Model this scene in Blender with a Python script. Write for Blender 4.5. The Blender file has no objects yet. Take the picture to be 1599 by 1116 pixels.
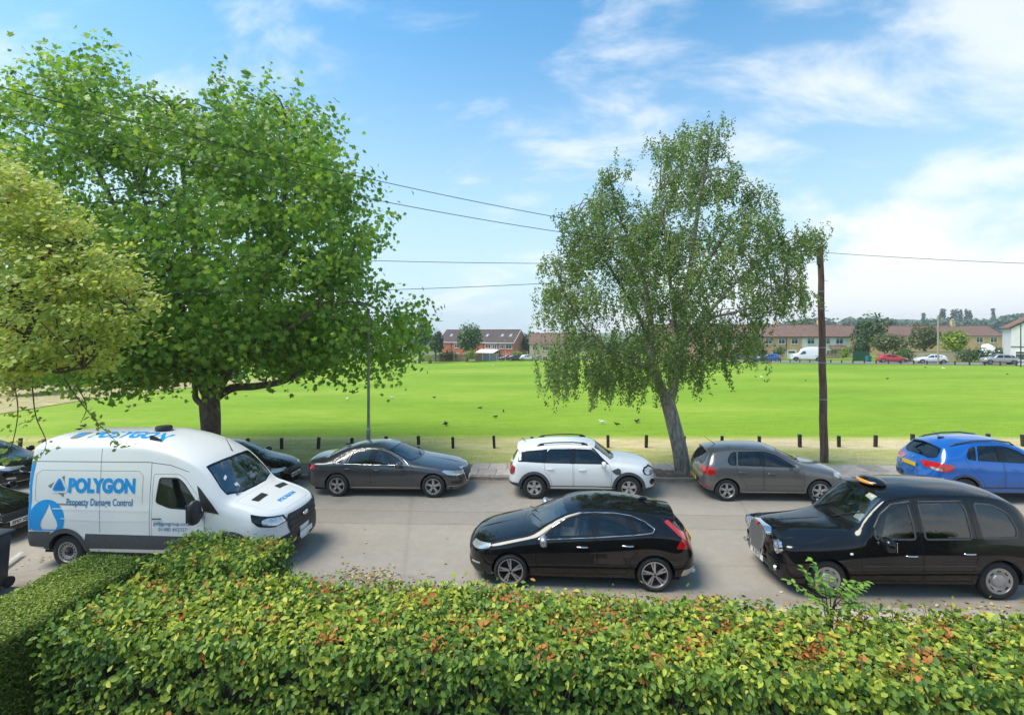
import bpy, bmesh, math, random
import numpy as np
from mathutils import Vector, Matrix
from mathutils.geometry import delaunay_2d_cdt
from mathutils.bvhtree import BVHTree

SC = bpy.context.scene
COL = SC.collection
rnd = random.Random(7)
rng = np.random.default_rng(11)
R = math.radians

# ------------------------------------------------------------------ camera
CAM_H, YAW, FPX, HY = 4.8, R(5.0), 760.0, 517.0
cam_d = bpy.data.cameras.new('camera')
cam_d.sensor_width = 36.0
cam_d.lens = 36.0 * FPX / 1599.0
cam_d.shift_y = -(558.0 - HY) / 1599.0
cam_d.clip_start, cam_d.clip_end = 0.1, 6000.0
cam = bpy.data.objects.new('camera', cam_d)
COL.objects.link(cam)
cam.location = (0, 0, CAM_H)
cam.rotation_euler = (R(90), 0, YAW)
SC.camera = cam
SC.cycles.diffuse_bounces = 6
SC.cycles.transparent_max_bounces = 12

# ------------------------------------------------------------------ light
SUN_EL, SUN_AZ = R(62), R(254)          # azimuth clockwise from +Y: behind and left of the viewer
SC.view_settings.view_transform = 'Standard'
SC.view_settings.look = 'None'
SC.view_settings.exposure = 1.46
SC.view_settings.gamma = 1.0
SC.view_settings.use_curve_mapping = False
SKY_STRENGTH = 0.12

W = bpy.data.worlds.new('World')
SC.world = W
W.use_nodes = True
nt = W.node_tree
nt.nodes.clear()
def N(tree, typ, **kw):
    n = tree.nodes.new(typ)
    for k, v in kw.items():
        setattr(n, k, v)
    return n
def L(tree, a, b):
    tree.links.new(a, b)
def build_world():
    out = N(nt, 'ShaderNodeOutputWorld'); bg = N(nt, 'ShaderNodeBackground')
    bg.inputs['Strength'].default_value = SKY_STRENGTH
    sky = N(nt, 'ShaderNodeTexSky', sky_type='NISHITA')
    sky.sun_disc = False
    sky.sun_elevation, sky.sun_rotation = SUN_EL, SUN_AZ
    sky.altitude = 60; sky.air_density = 1.0; sky.dust_density = 1.2; sky.ozone_density = 1.6
    tc = N(nt, 'ShaderNodeTexCoord')
    sep = N(nt, 'ShaderNodeSeparateXYZ'); L(nt, tc.outputs['Generated'], sep.inputs[0])
    def M(op, a, b=None, c=None, clamp=False):
        m = N(nt, 'ShaderNodeMath', operation=op, use_clamp=clamp)
        for i, q in enumerate((a, b, c)):
            if q is None: continue
            if isinstance(q, (int, float)): m.inputs[i].default_value = q
            else: L(nt, q, m.inputs[i])
        return m.outputs[0]
    def MR(v, a, b, c=0.0, d=1.0):
        m = N(nt, 'ShaderNodeMapRange', interpolation_type='SMOOTHSTEP')
        L(nt, v, m.inputs[0])
        for i, q in enumerate((a, b, c, d)): m.inputs[1 + i].default_value = q
        return m.outputs[0]
    zc = M('MAXIMUM', sep.outputs['Z'], 0.0)
    # a cloud layer seen in perspective: direction projected on a plane overhead
    den = M('ADD', zc, 0.55)
    px = M('DIVIDE', sep.outputs['X'], den); py = M('DIVIDE', sep.outputs['Y'], den)
    cmb = N(nt, 'ShaderNodeCombineXYZ'); L(nt, px, cmb.inputs[0]); L(nt, py, cmb.inputs[1])
    def noise(scale, rot, stretch, loc, detail, rough, dist=0.0):
        mp = N(nt, 'ShaderNodeMapping'); L(nt, cmb.outputs[0], mp.inputs[0])
        mp.inputs['Rotation'].default_value = (0, 0, R(rot))
        mp.inputs['Scale'].default_value = stretch; mp.inputs['Location'].default_value = loc
        n = N(nt, 'ShaderNodeTexNoise'); L(nt, mp.outputs[0], n.inputs['Vector'])
        n.inputs['Scale'].default_value = scale; n.inputs['Detail'].default_value = detail
        n.inputs['Roughness'].default_value = rough; n.inputs['Distortion'].default_value = dist
        return n.outputs['Fac']
    streak = noise(4.6, 40, (0.62, 1.35, 1), (10.96, 13.88, 0), 10, 0.60, 0.30)
    broad = noise(1.7, 40, (0.8, 1.3, 1), (3.1, 2.2, 0), 4, 0.5)
    # more cloud towards the east (right), as the layer thickens
    east = MR(sep.outputs['X'], -0.30, 0.75)
    dens = M('ADD', M('MULTIPLY', streak, 0.75), M('MULTIPLY', broad, 0.42))
    dens = M('ADD', dens, M('MULTIPLY', east, 0.05))
    wisp = MR(dens, 0.59, 0.79)
    wisp = M('MULTIPLY', wisp, 0.72)
    # low bank of cumulus along the eastern horizon
    fluff = noise(4.5, 0, (1, 1, 1), (0.2, 5.0, 0), 7, 0.58, 0.2)
    bank_h = M('ADD', M('MULTIPLY', M('SUBTRACT', fluff, 0.5), 0.50), M('SUBTRACT', 0.13, zc))
    bank_h = M('ADD', bank_h, M('MULTIPLY', M('SUBTRACT', east, 0.60), 0.22))
    bank = M('MULTIPLY', MR(bank_h, -0.05, 0.09), 0.90)
    low = M('MULTIPLY', MR(zc, 0.62, 0.0), 0.88)       # milky air low down
    cov = M('SUBTRACT', 1.0, M('MULTIPLY', M('SUBTRACT', 1.0, wisp), M('SUBTRACT', 1.0, bank)))
    hs = N(nt, 'ShaderNodeHueSaturation'); hs.inputs['Saturation'].default_value = 1.12; hs.inputs['Value'].default_value = 1.0
    tn = N(nt, 'ShaderNodeMix', data_type='RGBA', blend_type='MULTIPLY'); tn.inputs['Factor'].default_value = 1.0; L(nt, sky.outputs[0], tn.inputs['A']); tn.inputs['B'].default_value = (0.50, 0.745, 0.765, 1)
    L(nt, tn.outputs['Result'], hs.inputs['Color'])
    mx0 = N(nt, 'ShaderNodeMix', data_type='RGBA'); L(nt, low, mx0.inputs['Factor'])
    L(nt, hs.outputs[0], mx0.inputs['A']); mx0.inputs['B'].default_value = (2.30, 2.85, 3.2, 1)
    mx = N(nt, 'ShaderNodeMix', data_type='RGBA'); L(nt, cov, mx.inputs['Factor'])
    L(nt, mx0.outputs['Result'], mx.inputs['A']); mx.inputs['B'].default_value = (3.4, 3.47, 3.53, 1)
    L(nt, mx.outputs['Result'], bg.inputs['Color']); L(nt, bg.outputs[0], out.inputs['Surface'])
build_world()

sun_d = bpy.data.lights.new('sun', 'SUN')
sun_d.energy = 1.7
sun_d.angle = R(32)
sun_d.color = (1.0, 0.91, 0.79)
sun = bpy.data.objects.new('sun', sun_d)
COL.objects.link(sun)
_sd = Vector((math.sin(SUN_AZ) * math.cos(SUN_EL), math.cos(SUN_AZ) * math.cos(SUN_EL), math.sin(SUN_EL)))
sun.rotation_euler = _sd.to_track_quat('Z', 'Y').to_euler()

# ------------------------------------------------------------------ geometry helpers
cY, sY = math.cos(YAW), math.sin(YAW)
def ray(px, py):
    u, v = (px - 799.5) / FPX, (HY - py) / FPX
    return Vector((u * cY - sY, u * sY + cY, v))
def softplus(x, k):
    return k * np.logaddexp(0.0, x / k)
def G(X, Y):
    """height of the land: the street climbs gently to the right, the field falls away beyond it"""
    X = np.clip(np.asarray(X, float), -140, 200); Y = np.asarray(Y, float)
    d = softplus(Y - 18.5, 1.5)
    d = d - softplus(d - 122.0, 8.0)
    return 0.018 * X - 0.0235 * d
def atC(px, py, zc):
    """the point that stands zc metres in front of the viewer"""
    d = ray(px, py) * zc
    return Vector((d.x, d.y, CAM_H + d.z))
def atY(px, py, Y):
    d = ray(px, py); d = d * (Y / d.y)
    return Vector((d.x, d.y, CAM_H + d.z))
def gp(px, py):
    d = ray(px, py); t = 1.0
    lo, hi = 1.0, 400.0
    for _ in range(60):
        m = 0.5 * (lo + hi)
        if CAM_H + d.z * m > float(G(d.x * m, d.y * m)): lo = m
        else: hi = m
    return Vector((d.x * lo, d.y * lo, CAM_H + d.z * lo))
def gz(x, y):
    return float(G(x, y))

def link(name, me, parent=None, loc=None):
    o = bpy.data.objects.new(name, me)
    COL.objects.link(o)
    if parent is not None: o.parent = parent
    if loc is not None: o.location = loc
    return o
def thing(name, label, cat, loc=(0, 0, 0), rz=0.0, group=None):
    o = bpy.data.objects.new(name, None)
    COL.objects.link(o)
    o.empty_display_size = 0.2
    o.location = loc; o.rotation_euler = (0, 0, rz)
    o['label'] = label; o['category'] = cat
    if group: o['group'] = group
    return o
def tag(o, label, cat, group=None):
    o['label'] = label; o['category'] = cat
    if group: o['group'] = group
    return o
def structure(o):
    o['kind'] = 'structure'; return o
def stuff(o):
    o['kind'] = 'stuff'; return o

def mesh_np(name, V, F, mat=None, smooth=False, attrs=None, normals=None):
    """V (n,3), F (m,3) or (m,4) arrays -> mesh"""
    V = np.ascontiguousarray(V, dtype=np.float32); F = np.ascontiguousarray(F, dtype=np.int32)
    me = bpy.data.meshes.new(name)
    k = F.shape[1]
    me.vertices.add(len(V)); me.vertices.foreach_set('co', V.ravel())
    me.loops.add(F.size); me.loops.foreach_set('vertex_index', F.ravel())
    me.polygons.add(len(F)); me.polygons.foreach_set('loop_start', np.arange(0, F.size, k, dtype=np.int32))
    if smooth: me.polygons.foreach_set('use_smooth', np.ones(len(F), dtype=bool))
    if attrs:
        for an, av in attrs.items():
            a = me.attributes.new(an, 'FLOAT', 'POINT'); a.data.foreach_set('value', np.ascontiguousarray(av, dtype=np.float32))
    me.update(calc_edges=True)
    if normals is not None:
        me.normals_split_custom_set_from_vertices(np.asarray(normals, dtype=float).tolist())
    if mat is not None: me.materials.append(mat)
    return me

class MB:
    """collects plain shapes; build() makes ONE mesh"""
    def __init__(s): s.v = []; s.f = []
    def add(s, vs, fs):
        b = len(s.v); s.v += [tuple(v) for v in vs]; s.f += [tuple(i + b for i in f) for f in fs]; return s
    def box(s, c, d, rz=0.0, rot=None):
        hx, hy, hz = d[0] / 2, d[1] / 2, d[2] / 2
        m = rot if rot is not None else Matrix.Rotation(rz, 3, 'Z')
        vs = [Vector(c) + m @ Vector((x, y, z)) for x in (-hx, hx) for y in (-hy, hy) for z in (-hz, hz)]
        return s.add(vs, [(0, 1, 3, 2), (4, 6, 7, 5), (0, 4, 5, 1), (2, 3, 7, 6), (0, 2, 6, 4), (1, 5, 7, 3)])
    def rbox(s, c, d, bev=0.02, seg=2, rot=None, taper=None):
        bm = bmesh.new(); bmesh.ops.create_cube(bm, size=1.0)
        for v in bm.verts:
            v.co = Vector((v.co.x * d[0], v.co.y * d[1], v.co.z * d[2]))
            if taper and v.co.z > 0: v.co.x *= taper[0]; v.co.y *= taper[1]
        bmesh.ops.bevel(bm, geom=list(bm.edges), offset=min(bev, min(d) * 0.49), segments=seg, profile=0.5, affect='EDGES')
        m = rot if rot is not None else Matrix.Identity(3)
        bm.verts.index_update()
        s.add([Vector(c) + m @ v.co for v in bm.verts], [[v.index for v in f.verts] for f in bm.faces]); bm.free(); return s
    def tube(s, pts, rad, n=8, cap=True):
        pts = [Vector(p) for p in pts]
        rads = list(rad) if hasattr(rad, '__len__') else [rad] * len(pts)
        b = len(s.v); up = None
        for i, p in enumerate(pts):
            t = (pts[min(i + 1, len(pts) - 1)] - pts[max(i - 1, 0)]).normalized()
            if up is None:
                up = Vector((0, 0, 1)) if abs(t.z) < 0.9 else Vector((1, 0, 0))
            a = t.cross(up).normalized(); up = a.cross(t).normalized()
            for k in range(n):
                q = 2 * math.pi * k / n
                s.v.append(tuple(p + (a * math.cos(q) + up * math.sin(q)) * rads[i]))
        for i in range(len(pts) - 1):
            for k in range(n):
                s.f.append((b + i * n + k, b + i * n + (k + 1) % n, b + (i + 1) * n + (k + 1) % n, b + (i + 1) * n + k))
        if cap:
            s.f.append(tuple(b + k for k in range(n))[::-1]); e = b + (len(pts) - 1) * n
            s.f.append(tuple(e + k for k in range(n)))
        return s
    def lathe(s, prof, axis_o=(0, 0, 0), n=32, rot=None):
        """profile of (r, y): turned about local y"""
        b = len(s.v); m = rot if rot is not None else Matrix.Identity(3)
        for r, y in prof:
            for k in range(n):
                q = 2 * math.pi * k / n
                s.v.append(tuple(Vector(axis_o) + m @ Vector((r * math.cos(q), y, r * math.sin(q)))))
        for i in range(len(prof) - 1):
            for k in range(n):
                s.f.append((b + i * n + k, b + (i + 1) * n + k, b + (i + 1) * n + (k + 1) % n, b + i * n + (k + 1) % n))
        return s
    def prism(s, poly, y0, y1, M4=None):
        """polygon of (x, z) extruded from y0 to y1"""
        n = len(poly)
        vs = [Vector((x, y0, z)) for x, z in poly] + [Vector((x, y1, z)) for x, z in poly]
        if M4 is not None: vs = [M4 @ v for v in vs]
        return s.add(vs, [tuple(range(n)), tuple(range(2 * n - 1, n - 1, -1))] + [(i, i + n, (i + 1) % n + n, (i + 1) % n) for i in range(n)])
    def ellipsoid(s, c, r, nu=16, nv=10):
        b = len(s.v)
        for j in range(nv + 1):
            th = math.pi * j / nv
            for i in range(nu):
                q = 2 * math.pi * i / nu
                s.v.append((c[0] + r[0] * math.sin(th) * math.cos(q), c[1] + r[1] * math.sin(th) * math.sin(q), c[2] + r[2] * math.cos(th)))
        for j in range(nv):
            for i in range(nu):
                s.f.append((b + j * nu + i, b + (j + 1) * nu + i, b + (j + 1) * nu + (i + 1) % nu, b + j * nu + (i + 1) % nu))
        return s
    def mesh(s, name, mat, smooth=None):
        me = bpy.data.meshes.new(name); me.from_pydata([tuple(v) for v in s.v], [], s.f)
        bm = bmesh.new(); bm.from_mesh(me); bmesh.ops.recalc_face_normals(bm, faces=bm.faces); bm.to_mesh(me); bm.free()
        if mat is not None: me.materials.append(mat)
        if smooth is not None:
            me.shade_smooth(); me.set_sharp_from_angle(angle=R(smooth))
        return me
    def build(s, name, mat, parent=None, smooth=None):
        return link(name, s.mesh(name, mat, smooth), parent)

def copy_tree(o, parent=None):
    c = o.copy(); COL.objects.link(c)
    if parent is not None: c.parent = parent
    for ch in list(o.children): copy_tree(ch, c)
    return c

# ------------------------------------------------------------------ materials
MATS = {}
def new_mat(name):
    m = bpy.data.materials.new(name); m.use_nodes = True
    t = m.node_tree; b = t.nodes['Principled BSDF']; MATS[name] = m
    return m, t, b
def tnoise(t, scale, detail=4, rough=0.5, vec=None, coord='Object', dist=0.0, mscale=None):
    n = N(t, 'ShaderNodeTexNoise'); n.inputs['Scale'].default_value = scale
    n.inputs['Detail'].default_value = detail; n.inputs['Roughness'].default_value = rough; n.inputs['Distortion'].default_value = dist
    if vec is None:
        tc = N(t, 'ShaderNodeTexCoord'); vec = tc.outputs[coord]
    if mscale is not None:
        mp = N(t, 'ShaderNodeMapping'); L(t, vec, mp.inputs[0]); mp.inputs['Scale'].default_value = mscale; vec = mp.outputs[0]
    L(t, vec, n.inputs['Vector'])
    return n.outputs['Fac']
def ramp(t, fac, stops):
    r = N(t, 'ShaderNodeValToRGB'); L(t, fac, r.inputs[0])
    e = r.color_ramp.elements
    while len(e) < len(stops): e.new(0.5)
    for i, (p, c) in enumerate(stops):
        e[i].position = p; e[i].color = (*c[:3], 1)
    return r.outputs[0]
def mixc(t, fac, a, b, blend='MIX'):
    m = N(t, 'ShaderNodeMix', data_type='RGBA', blend_type=blend)
    for key, q in (('Factor', fac), ('A', a), ('B', b)):
        if isinstance(q, (int, float)): m.inputs[key].default_value = q
        elif isinstance(q, tuple): m.inputs[key].default_value = (*q[:3], 1)
        else: L(t, q, m.inputs[key])
    return m.outputs['Result']
def bump(t, b, h, strength=0.3, dist=0.01):
    n = N(t, 'ShaderNodeBump'); n.inputs['Strength'].default_value = strength; n.inputs['Distance'].default_value = dist
    L(t, h, n.inputs['Height']); L(t, n.outputs[0], b.inputs['Normal'])
def flat(name, col, rough=0.5, metal=0.0, coat=0.0, var=0.12, scale=6.0, spec=0.5, bumps=0.0):
    if name in MATS: return MATS[name]
    m, t, b = new_mat(name)
    f = tnoise(t, scale, 5, 0.6)
    c = np.array(col[:3])
    L(t, ramp(t, f, [(0.3, c * (1 - var)), (0.7, np.minimum(c * (1 + var), 1))]), b.inputs['Base Color'])
    b.inputs['Roughness'].default_value = rough; b.inputs['Metallic'].default_value = metal
    b.inputs['Coat Weight'].default_value = coat; b.inputs['Coat Roughness'].default_value = 0.04
    b.inputs['Specular IOR Level'].default_value = spec
    if bumps: bump(t, b, tnoise(t, scale * 6, 4, 0.6), bumps, 0.01)
    return m
def paint(name, col, metal=0.0, rough=0.35):
    """car paint under clear coat, with a little road dust low down and uneven polish"""
    m, t, b = new_mat(name)
    f = tnoise(t, 3.0, 6, 0.65); f2 = tnoise(t, 900.0, 1, 0.5)
    c = np.array(col)
    base = ramp(t, f2, [(0.3, c * (0.86 if metal else 0.98)), (0.7, np.minimum(c * (1.16 if metal else 1.02), 1))])
    tc = N(t, 'ShaderNodeTexCoord'); sx = N(t, 'ShaderNodeSeparateXYZ'); L(t, tc.outputs['Object'], sx.inputs[0])
    mr = N(t, 'ShaderNodeMapRange'); L(t, sx.outputs['Z'], mr.inputs[0]); mr.inputs[1].default_value = 0.75; mr.inputs[2].default_value = 0.15
    mm = N(t, 'ShaderNodeMath', operation='MULTIPLY'); L(t, mr.outputs[0], mm.inputs[0]); L(t, f, mm.inputs[1])
    m2 = N(t, 'ShaderNodeMath', operation='MULTIPLY'); L(t, mm.outputs[0], m2.inputs[0]); m2.inputs[1].default_value = 0.35 if max(col) > .02 else 0.10
    b.inputs['Specular IOR Level'].default_value = 0.5 if max(col) > .02 else 0.0
    L(t, mixc(t, m2.outputs[0], base, (0.16, 0.14, 0.115)), b.inputs['Base Color'])
    b.inputs['Metallic'].default_value = metal; b.inputs['Roughness'].default_value = rough
    b.inputs['Coat Weight'].default_value = 1.0
    L(t, ramp(t, f, [(0.35, (0.03,) * 3), (0.75, (0.10,) * 3)]), b.inputs['Coat Roughness'])
    return m
def glass(name, tint, gloss_rough=0.02, ior=1.8):
    m = bpy.data.materials.new(name); m.use_nodes = True; t = m.node_tree; t.nodes.clear(); MATS[name] = m
    o = N(t, 'ShaderNodeOutputMaterial'); tr = N(t, 'ShaderNodeBsdfTransparent'); gl = N(t, 'ShaderNodeBsdfGlossy')
    tr.inputs[0].default_value = (*tint, 1); gl.inputs['Roughness'].default_value = gloss_rough
    fr = N(t, 'ShaderNodeFresnel'); fr.inputs[0].default_value = ior
    mx = N(t, 'ShaderNodeMixShader'); L(t, fr.outputs[0], mx.inputs[0]); L(t, tr.outputs[0], mx.inputs[1]); L(t, gl.outputs[0], mx.inputs[2])
    L(t, mx.outputs[0], o.inputs[0])
    return m
def leaf_mat(name, stops, trans=0.35, rough=0.45, spec=0.35):
    m = bpy.data.materials.new(name); m.use_nodes = True; t = m.node_tree; b = t.nodes['Principled BSDF']; MATS[name] = m
    at = N(t, 'ShaderNodeAttribute', attribute_name='tint')
    c = ramp(t, at.outputs['Fac'], stops)
    L(t, c, b.inputs['Base Color']); b.inputs['Roughness'].default_value = rough; b.inputs['Specular IOR Level'].default_value = spec
    tl = N(t, 'ShaderNodeBsdfTranslucent'); br = mixc(t, 1.0, c, (1.0, 1.12, 0.62), 'MULTIPLY'); L(t, br, tl.inputs[0])
    mx = N(t, 'ShaderNodeMixShader'); mx.inputs[0].default_value = trans
    L(t, b.outputs[0], mx.inputs[1]); L(t, tl.outputs[0], mx.inputs[2])
    L(t, mx.outputs[0], t.nodes['Material Output'].inputs[0])
    return m

M_RUBBER = flat('tyre_rubber', (0.018, 0.018, 0.019), 0.75, var=0.3, scale=14)
M_BLACKTRIM = flat('black_plastic', (0.02, 0.02, 0.022), 0.5, var=0.2)
M_GLOSSBLACK = flat('gloss_black_trim', (0.008, 0.008, 0.009), 0.12, var=0.1)
M_GREYTRIM = flat('grey_cladding', (0.055, 0.058, 0.064), 0.6, var=0.2, scale=20)
M_DARK = flat('dark_void', (0.012, 0.012, 0.013), 0.9, var=0.2)
M_LINING = flat('cabin_lining', (0.17, 0.17, 0.172), 0.85, var=0.15)
M_DASH = flat('dashboard_plastic', (0.10, 0.10, 0.105), 0.7, var=0.15)
M_SEAT = flat('seat_cloth', (0.20, 0.20, 0.205), 0.85, var=0.25, scale=30)
M_CHROME = flat('chrome', (0.72, 0.73, 0.75), 0.14, 1.0, var=0.04)
M_ALLOY = flat('alloy', (0.55, 0.55, 0.57), 0.30, 0.85, var=0.08)
M_DARKALLOY = flat('dark_alloy', (0.05, 0.05, 0.055), 0.4, 0.4, var=0.2)
M_STEEL = flat('painted_steel_wheel', (0.42, 0.41, 0.40), 0.42, 0.6, var=0.15)
M_REDLENS = flat('red_lens', (0.42, 0.010, 0.010), 0.10, coat=1.0, var=0.25, scale=40)
M_CLEARLENS = flat('lamp_glass', (0.50, 0.53, 0.56), 0.10, 0.55, coat=1.0, var=0.35, scale=28)
M_AMBER = flat('amber_lens', (0.62, 0.25, 0.04), 0.25, coat=0.6, var=0.2)
M_PLATE_Y = flat('yellow_plate', (0.72, 0.46, 0.02), 0.4, var=0.05)
M_PLATE_W = flat('white_plate', (0.72, 0.72, 0.70), 0.4, var=0.05)
M_CHAR = flat('plate_characters', (0.012, 0.012, 0.012), 0.5)
M_WHITE = flat('white_plastic', (0.75, 0.75, 0.74), 0.4, var=0.03)
G_SIDE = glass('side_glass', (0.66, 0.73, 0.70))
G_SCREEN = glass('windscreen_glass', (0.80, 0.86, 0.84), 0.03, 3.0)
G_DARK = glass('privacy_glass', (0.26, 0.28, 0.28), 0.02, 2.0)
# ------------------------------------------------------------------ ground, road, pavements, field
def gpz(px, py, z):
    d = ray(px, py); t = (z - CAM_H) / d.z
    return Vector((d.x * t, d.y * t, z))
def sheet(name, x0, x1, y0, y1, nx, ny, lift, mat, parent=None):
    xs = np.linspace(x0, x1, nx + 1) if not hasattr(nx, '__len__') else np.array(nx)
    ys = np.linspace(y0, y1, ny + 1) if not hasattr(ny, '__len__') else np.array(ny)
    X, Y = np.meshgrid(xs, ys, indexing='ij'); Z = G(X, Y) + lift
    V = np.stack([X, Y, Z], -1).reshape(-1, 3); m = len(ys)
    i, j = np.meshgrid(np.arange(len(xs) - 1), np.arange(m - 1), indexing='ij'); a = (i * m + j).ravel()
    F = np.stack([a, a + m, a + m + 1, a + 1], 1)
    return structure(link(name, mesh_np(name, V, F, mat, True), parent))
KERB_NEAR, KERB_FAR, PATH_BACK = 8.62, 15.72, 17.35

def asphalt(name, a, bcol, cscale=1.0, gutter=False):
    m, t, b = new_mat(name)
    tc = N(t, 'ShaderNodeTexCoord'); v = tc.outputs['Object']
    big = tnoise(t, 0.35, 5, 0.6, v, mscale=(0.5, 1.2, 1)); fine = tnoise(t, 90 * cscale, 3, 0.7, v); midn = tnoise(t, 5.0, 6, 0.7, v)
    c = ramp(t, big, [(0.30, a), (0.70, bcol)])
    c = mixc(t, ramp(t, midn, [(0.42, (0, 0, 0)), (0.75, (0.42,) * 3)]), c, tuple(np.array(bcol) * 1.22))
    c = mixc(t, 0.55, c, ramp(t, fine, [(0.25, (0.55,) * 3), (0.75, (1.45,) * 3)]), 'MULTIPLY')
    # cracks and patch edges
    vo = N(t, 'ShaderNodeTexVoronoi', feature='DISTANCE_TO_EDGE'); vo.inputs['Scale'].default_value = 0.17
    mv = N(t, 'ShaderNodeMapping'); L(t, v, mv.inputs[0])
    wob = N(t, 'ShaderNodeTexNoise'); wob.inputs['Scale'].default_value = 1.3; wob.inputs['Detail'].default_value = 6; L(t, v, wob.inputs['Vector'])
    ad = mixc(t, 0.12, v, wob.outputs['Color'], 'ADD'); L(t, ad, vo.inputs['Vector'])
    ck = ramp(t, vo.outputs['Distance'], [(0.0, (0.88,) * 3), (0.010, (1,) * 3)])
    c = mixc(t, 1.0, c, ck, 'MULTIPLY')
    if gutter:                           # grit and leaf dust gathered along both kerbs
        sx = N(t, 'ShaderNodeSeparateXYZ'); L(t, v, sx.inputs[0]); masks = []
        for yk, sg in ((KERB_NEAR, 1), (KERB_FAR, -1)):
            d = N(t, 'ShaderNodeMath', operation='MULTIPLY_ADD'); L(t, sx.outputs['Y'], d.inputs[0]); d.inputs[1].default_value = sg; d.inputs[2].default_value = -sg * yk
            mr = N(t, 'ShaderNodeMapRange', interpolation_type='SMOOTHSTEP'); L(t, d.outputs[0], mr.inputs[0]); mr.inputs[1].default_value = 0.75; mr.inputs[2].default_value = 0.05; masks.append(mr.outputs[0])
        mm = N(t, 'ShaderNodeMath', operation='MAXIMUM'); L(t, masks[0], mm.inputs[0]); L(t, masks[1], mm.inputs[1])
        m2 = N(t, 'ShaderNodeMath', operation='MULTIPLY'); L(t, mm.outputs[0], m2.inputs[0]); L(t, ramp(t, tnoise(t, 2.2, 7, 0.72, v, mscale=(0.5, 1.6, 1)), [(0.33, (0, 0, 0)), (0.62, (0.85,) * 3)]), m2.inputs[1])
        c = mixc(t, m2.outputs[0], c, (0.20, 0.145, 0.10))
        # oil spots where cars stand, and a long trench repair with tarred edges
        sp_ = N(t, 'ShaderNodeTexVoronoi', feature='F1'); sp_.inputs['Scale'].default_value = 0.55; L(t, v, sp_.inputs['Vector'])
        c = mixc(t, ramp(t, sp_.outputs['Distance'], [(0.0, (0.45,) * 3), (0.10, (0.22,) * 3), (0.22, (0, 0, 0))]), c, (0.10, 0.09, 0.08))
        for y0, w0, k in ((12.55, 0.42, 0.22), (12.55, 0.44, 0.0)):
            dd = N(t, 'ShaderNodeMath', operation='SUBTRACT'); L(t, sx.outputs['Y'], dd.inputs[0]); dd.inputs[1].default_value = y0
            wv = N(t, 'ShaderNodeMath', operation='MULTIPLY_ADD'); L(t, tnoise(t, 0.6, 3, 0.6, v), wv.inputs[0]); wv.inputs[1].default_value = 0.16; L(t, dd.outputs[0], wv.inputs[2])
            ab = N(t, 'ShaderNodeMath', operation='ABSOLUTE'); L(t, wv.outputs[0], ab.inputs[0])
            if k: c = mixc(t, ramp(t, ab.outputs[0], [(w0 - .01, (k,) * 3), (w0, (0, 0, 0))]), c, tuple(np.array(a) * 0.72))
            else: c = mixc(t, ramp(t, ab.outputs[0], [(w0 - .025, (0, 0, 0)), (w0 - .012, (.5,) * 3), (w0 + .012, (.5,) * 3), (w0 + .025, (0, 0, 0))]), c, (0.085, 0.078, 0.072))
    L(t, c, b.inputs['Base Color']); b.inputs['Roughness'].default_value = 0.82; b.inputs['Specular IOR Level'].default_value = 0.35
    bump(t, b, fine, 0.35, 0.006)
    return m
M_ASPH = asphalt('road_asphalt', (0.255, 0.224, 0.190), (0.320, 0.283, 0.240), gutter=True)
M_TAR = asphalt('footway_tarmac', (0.120, 0.102, 0.088), (0.165, 0.142, 0.122))
M_FARROAD = asphalt('far_asphalt', (0.16, 0.155, 0.15), (0.2, 0.19, 0.18))

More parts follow.
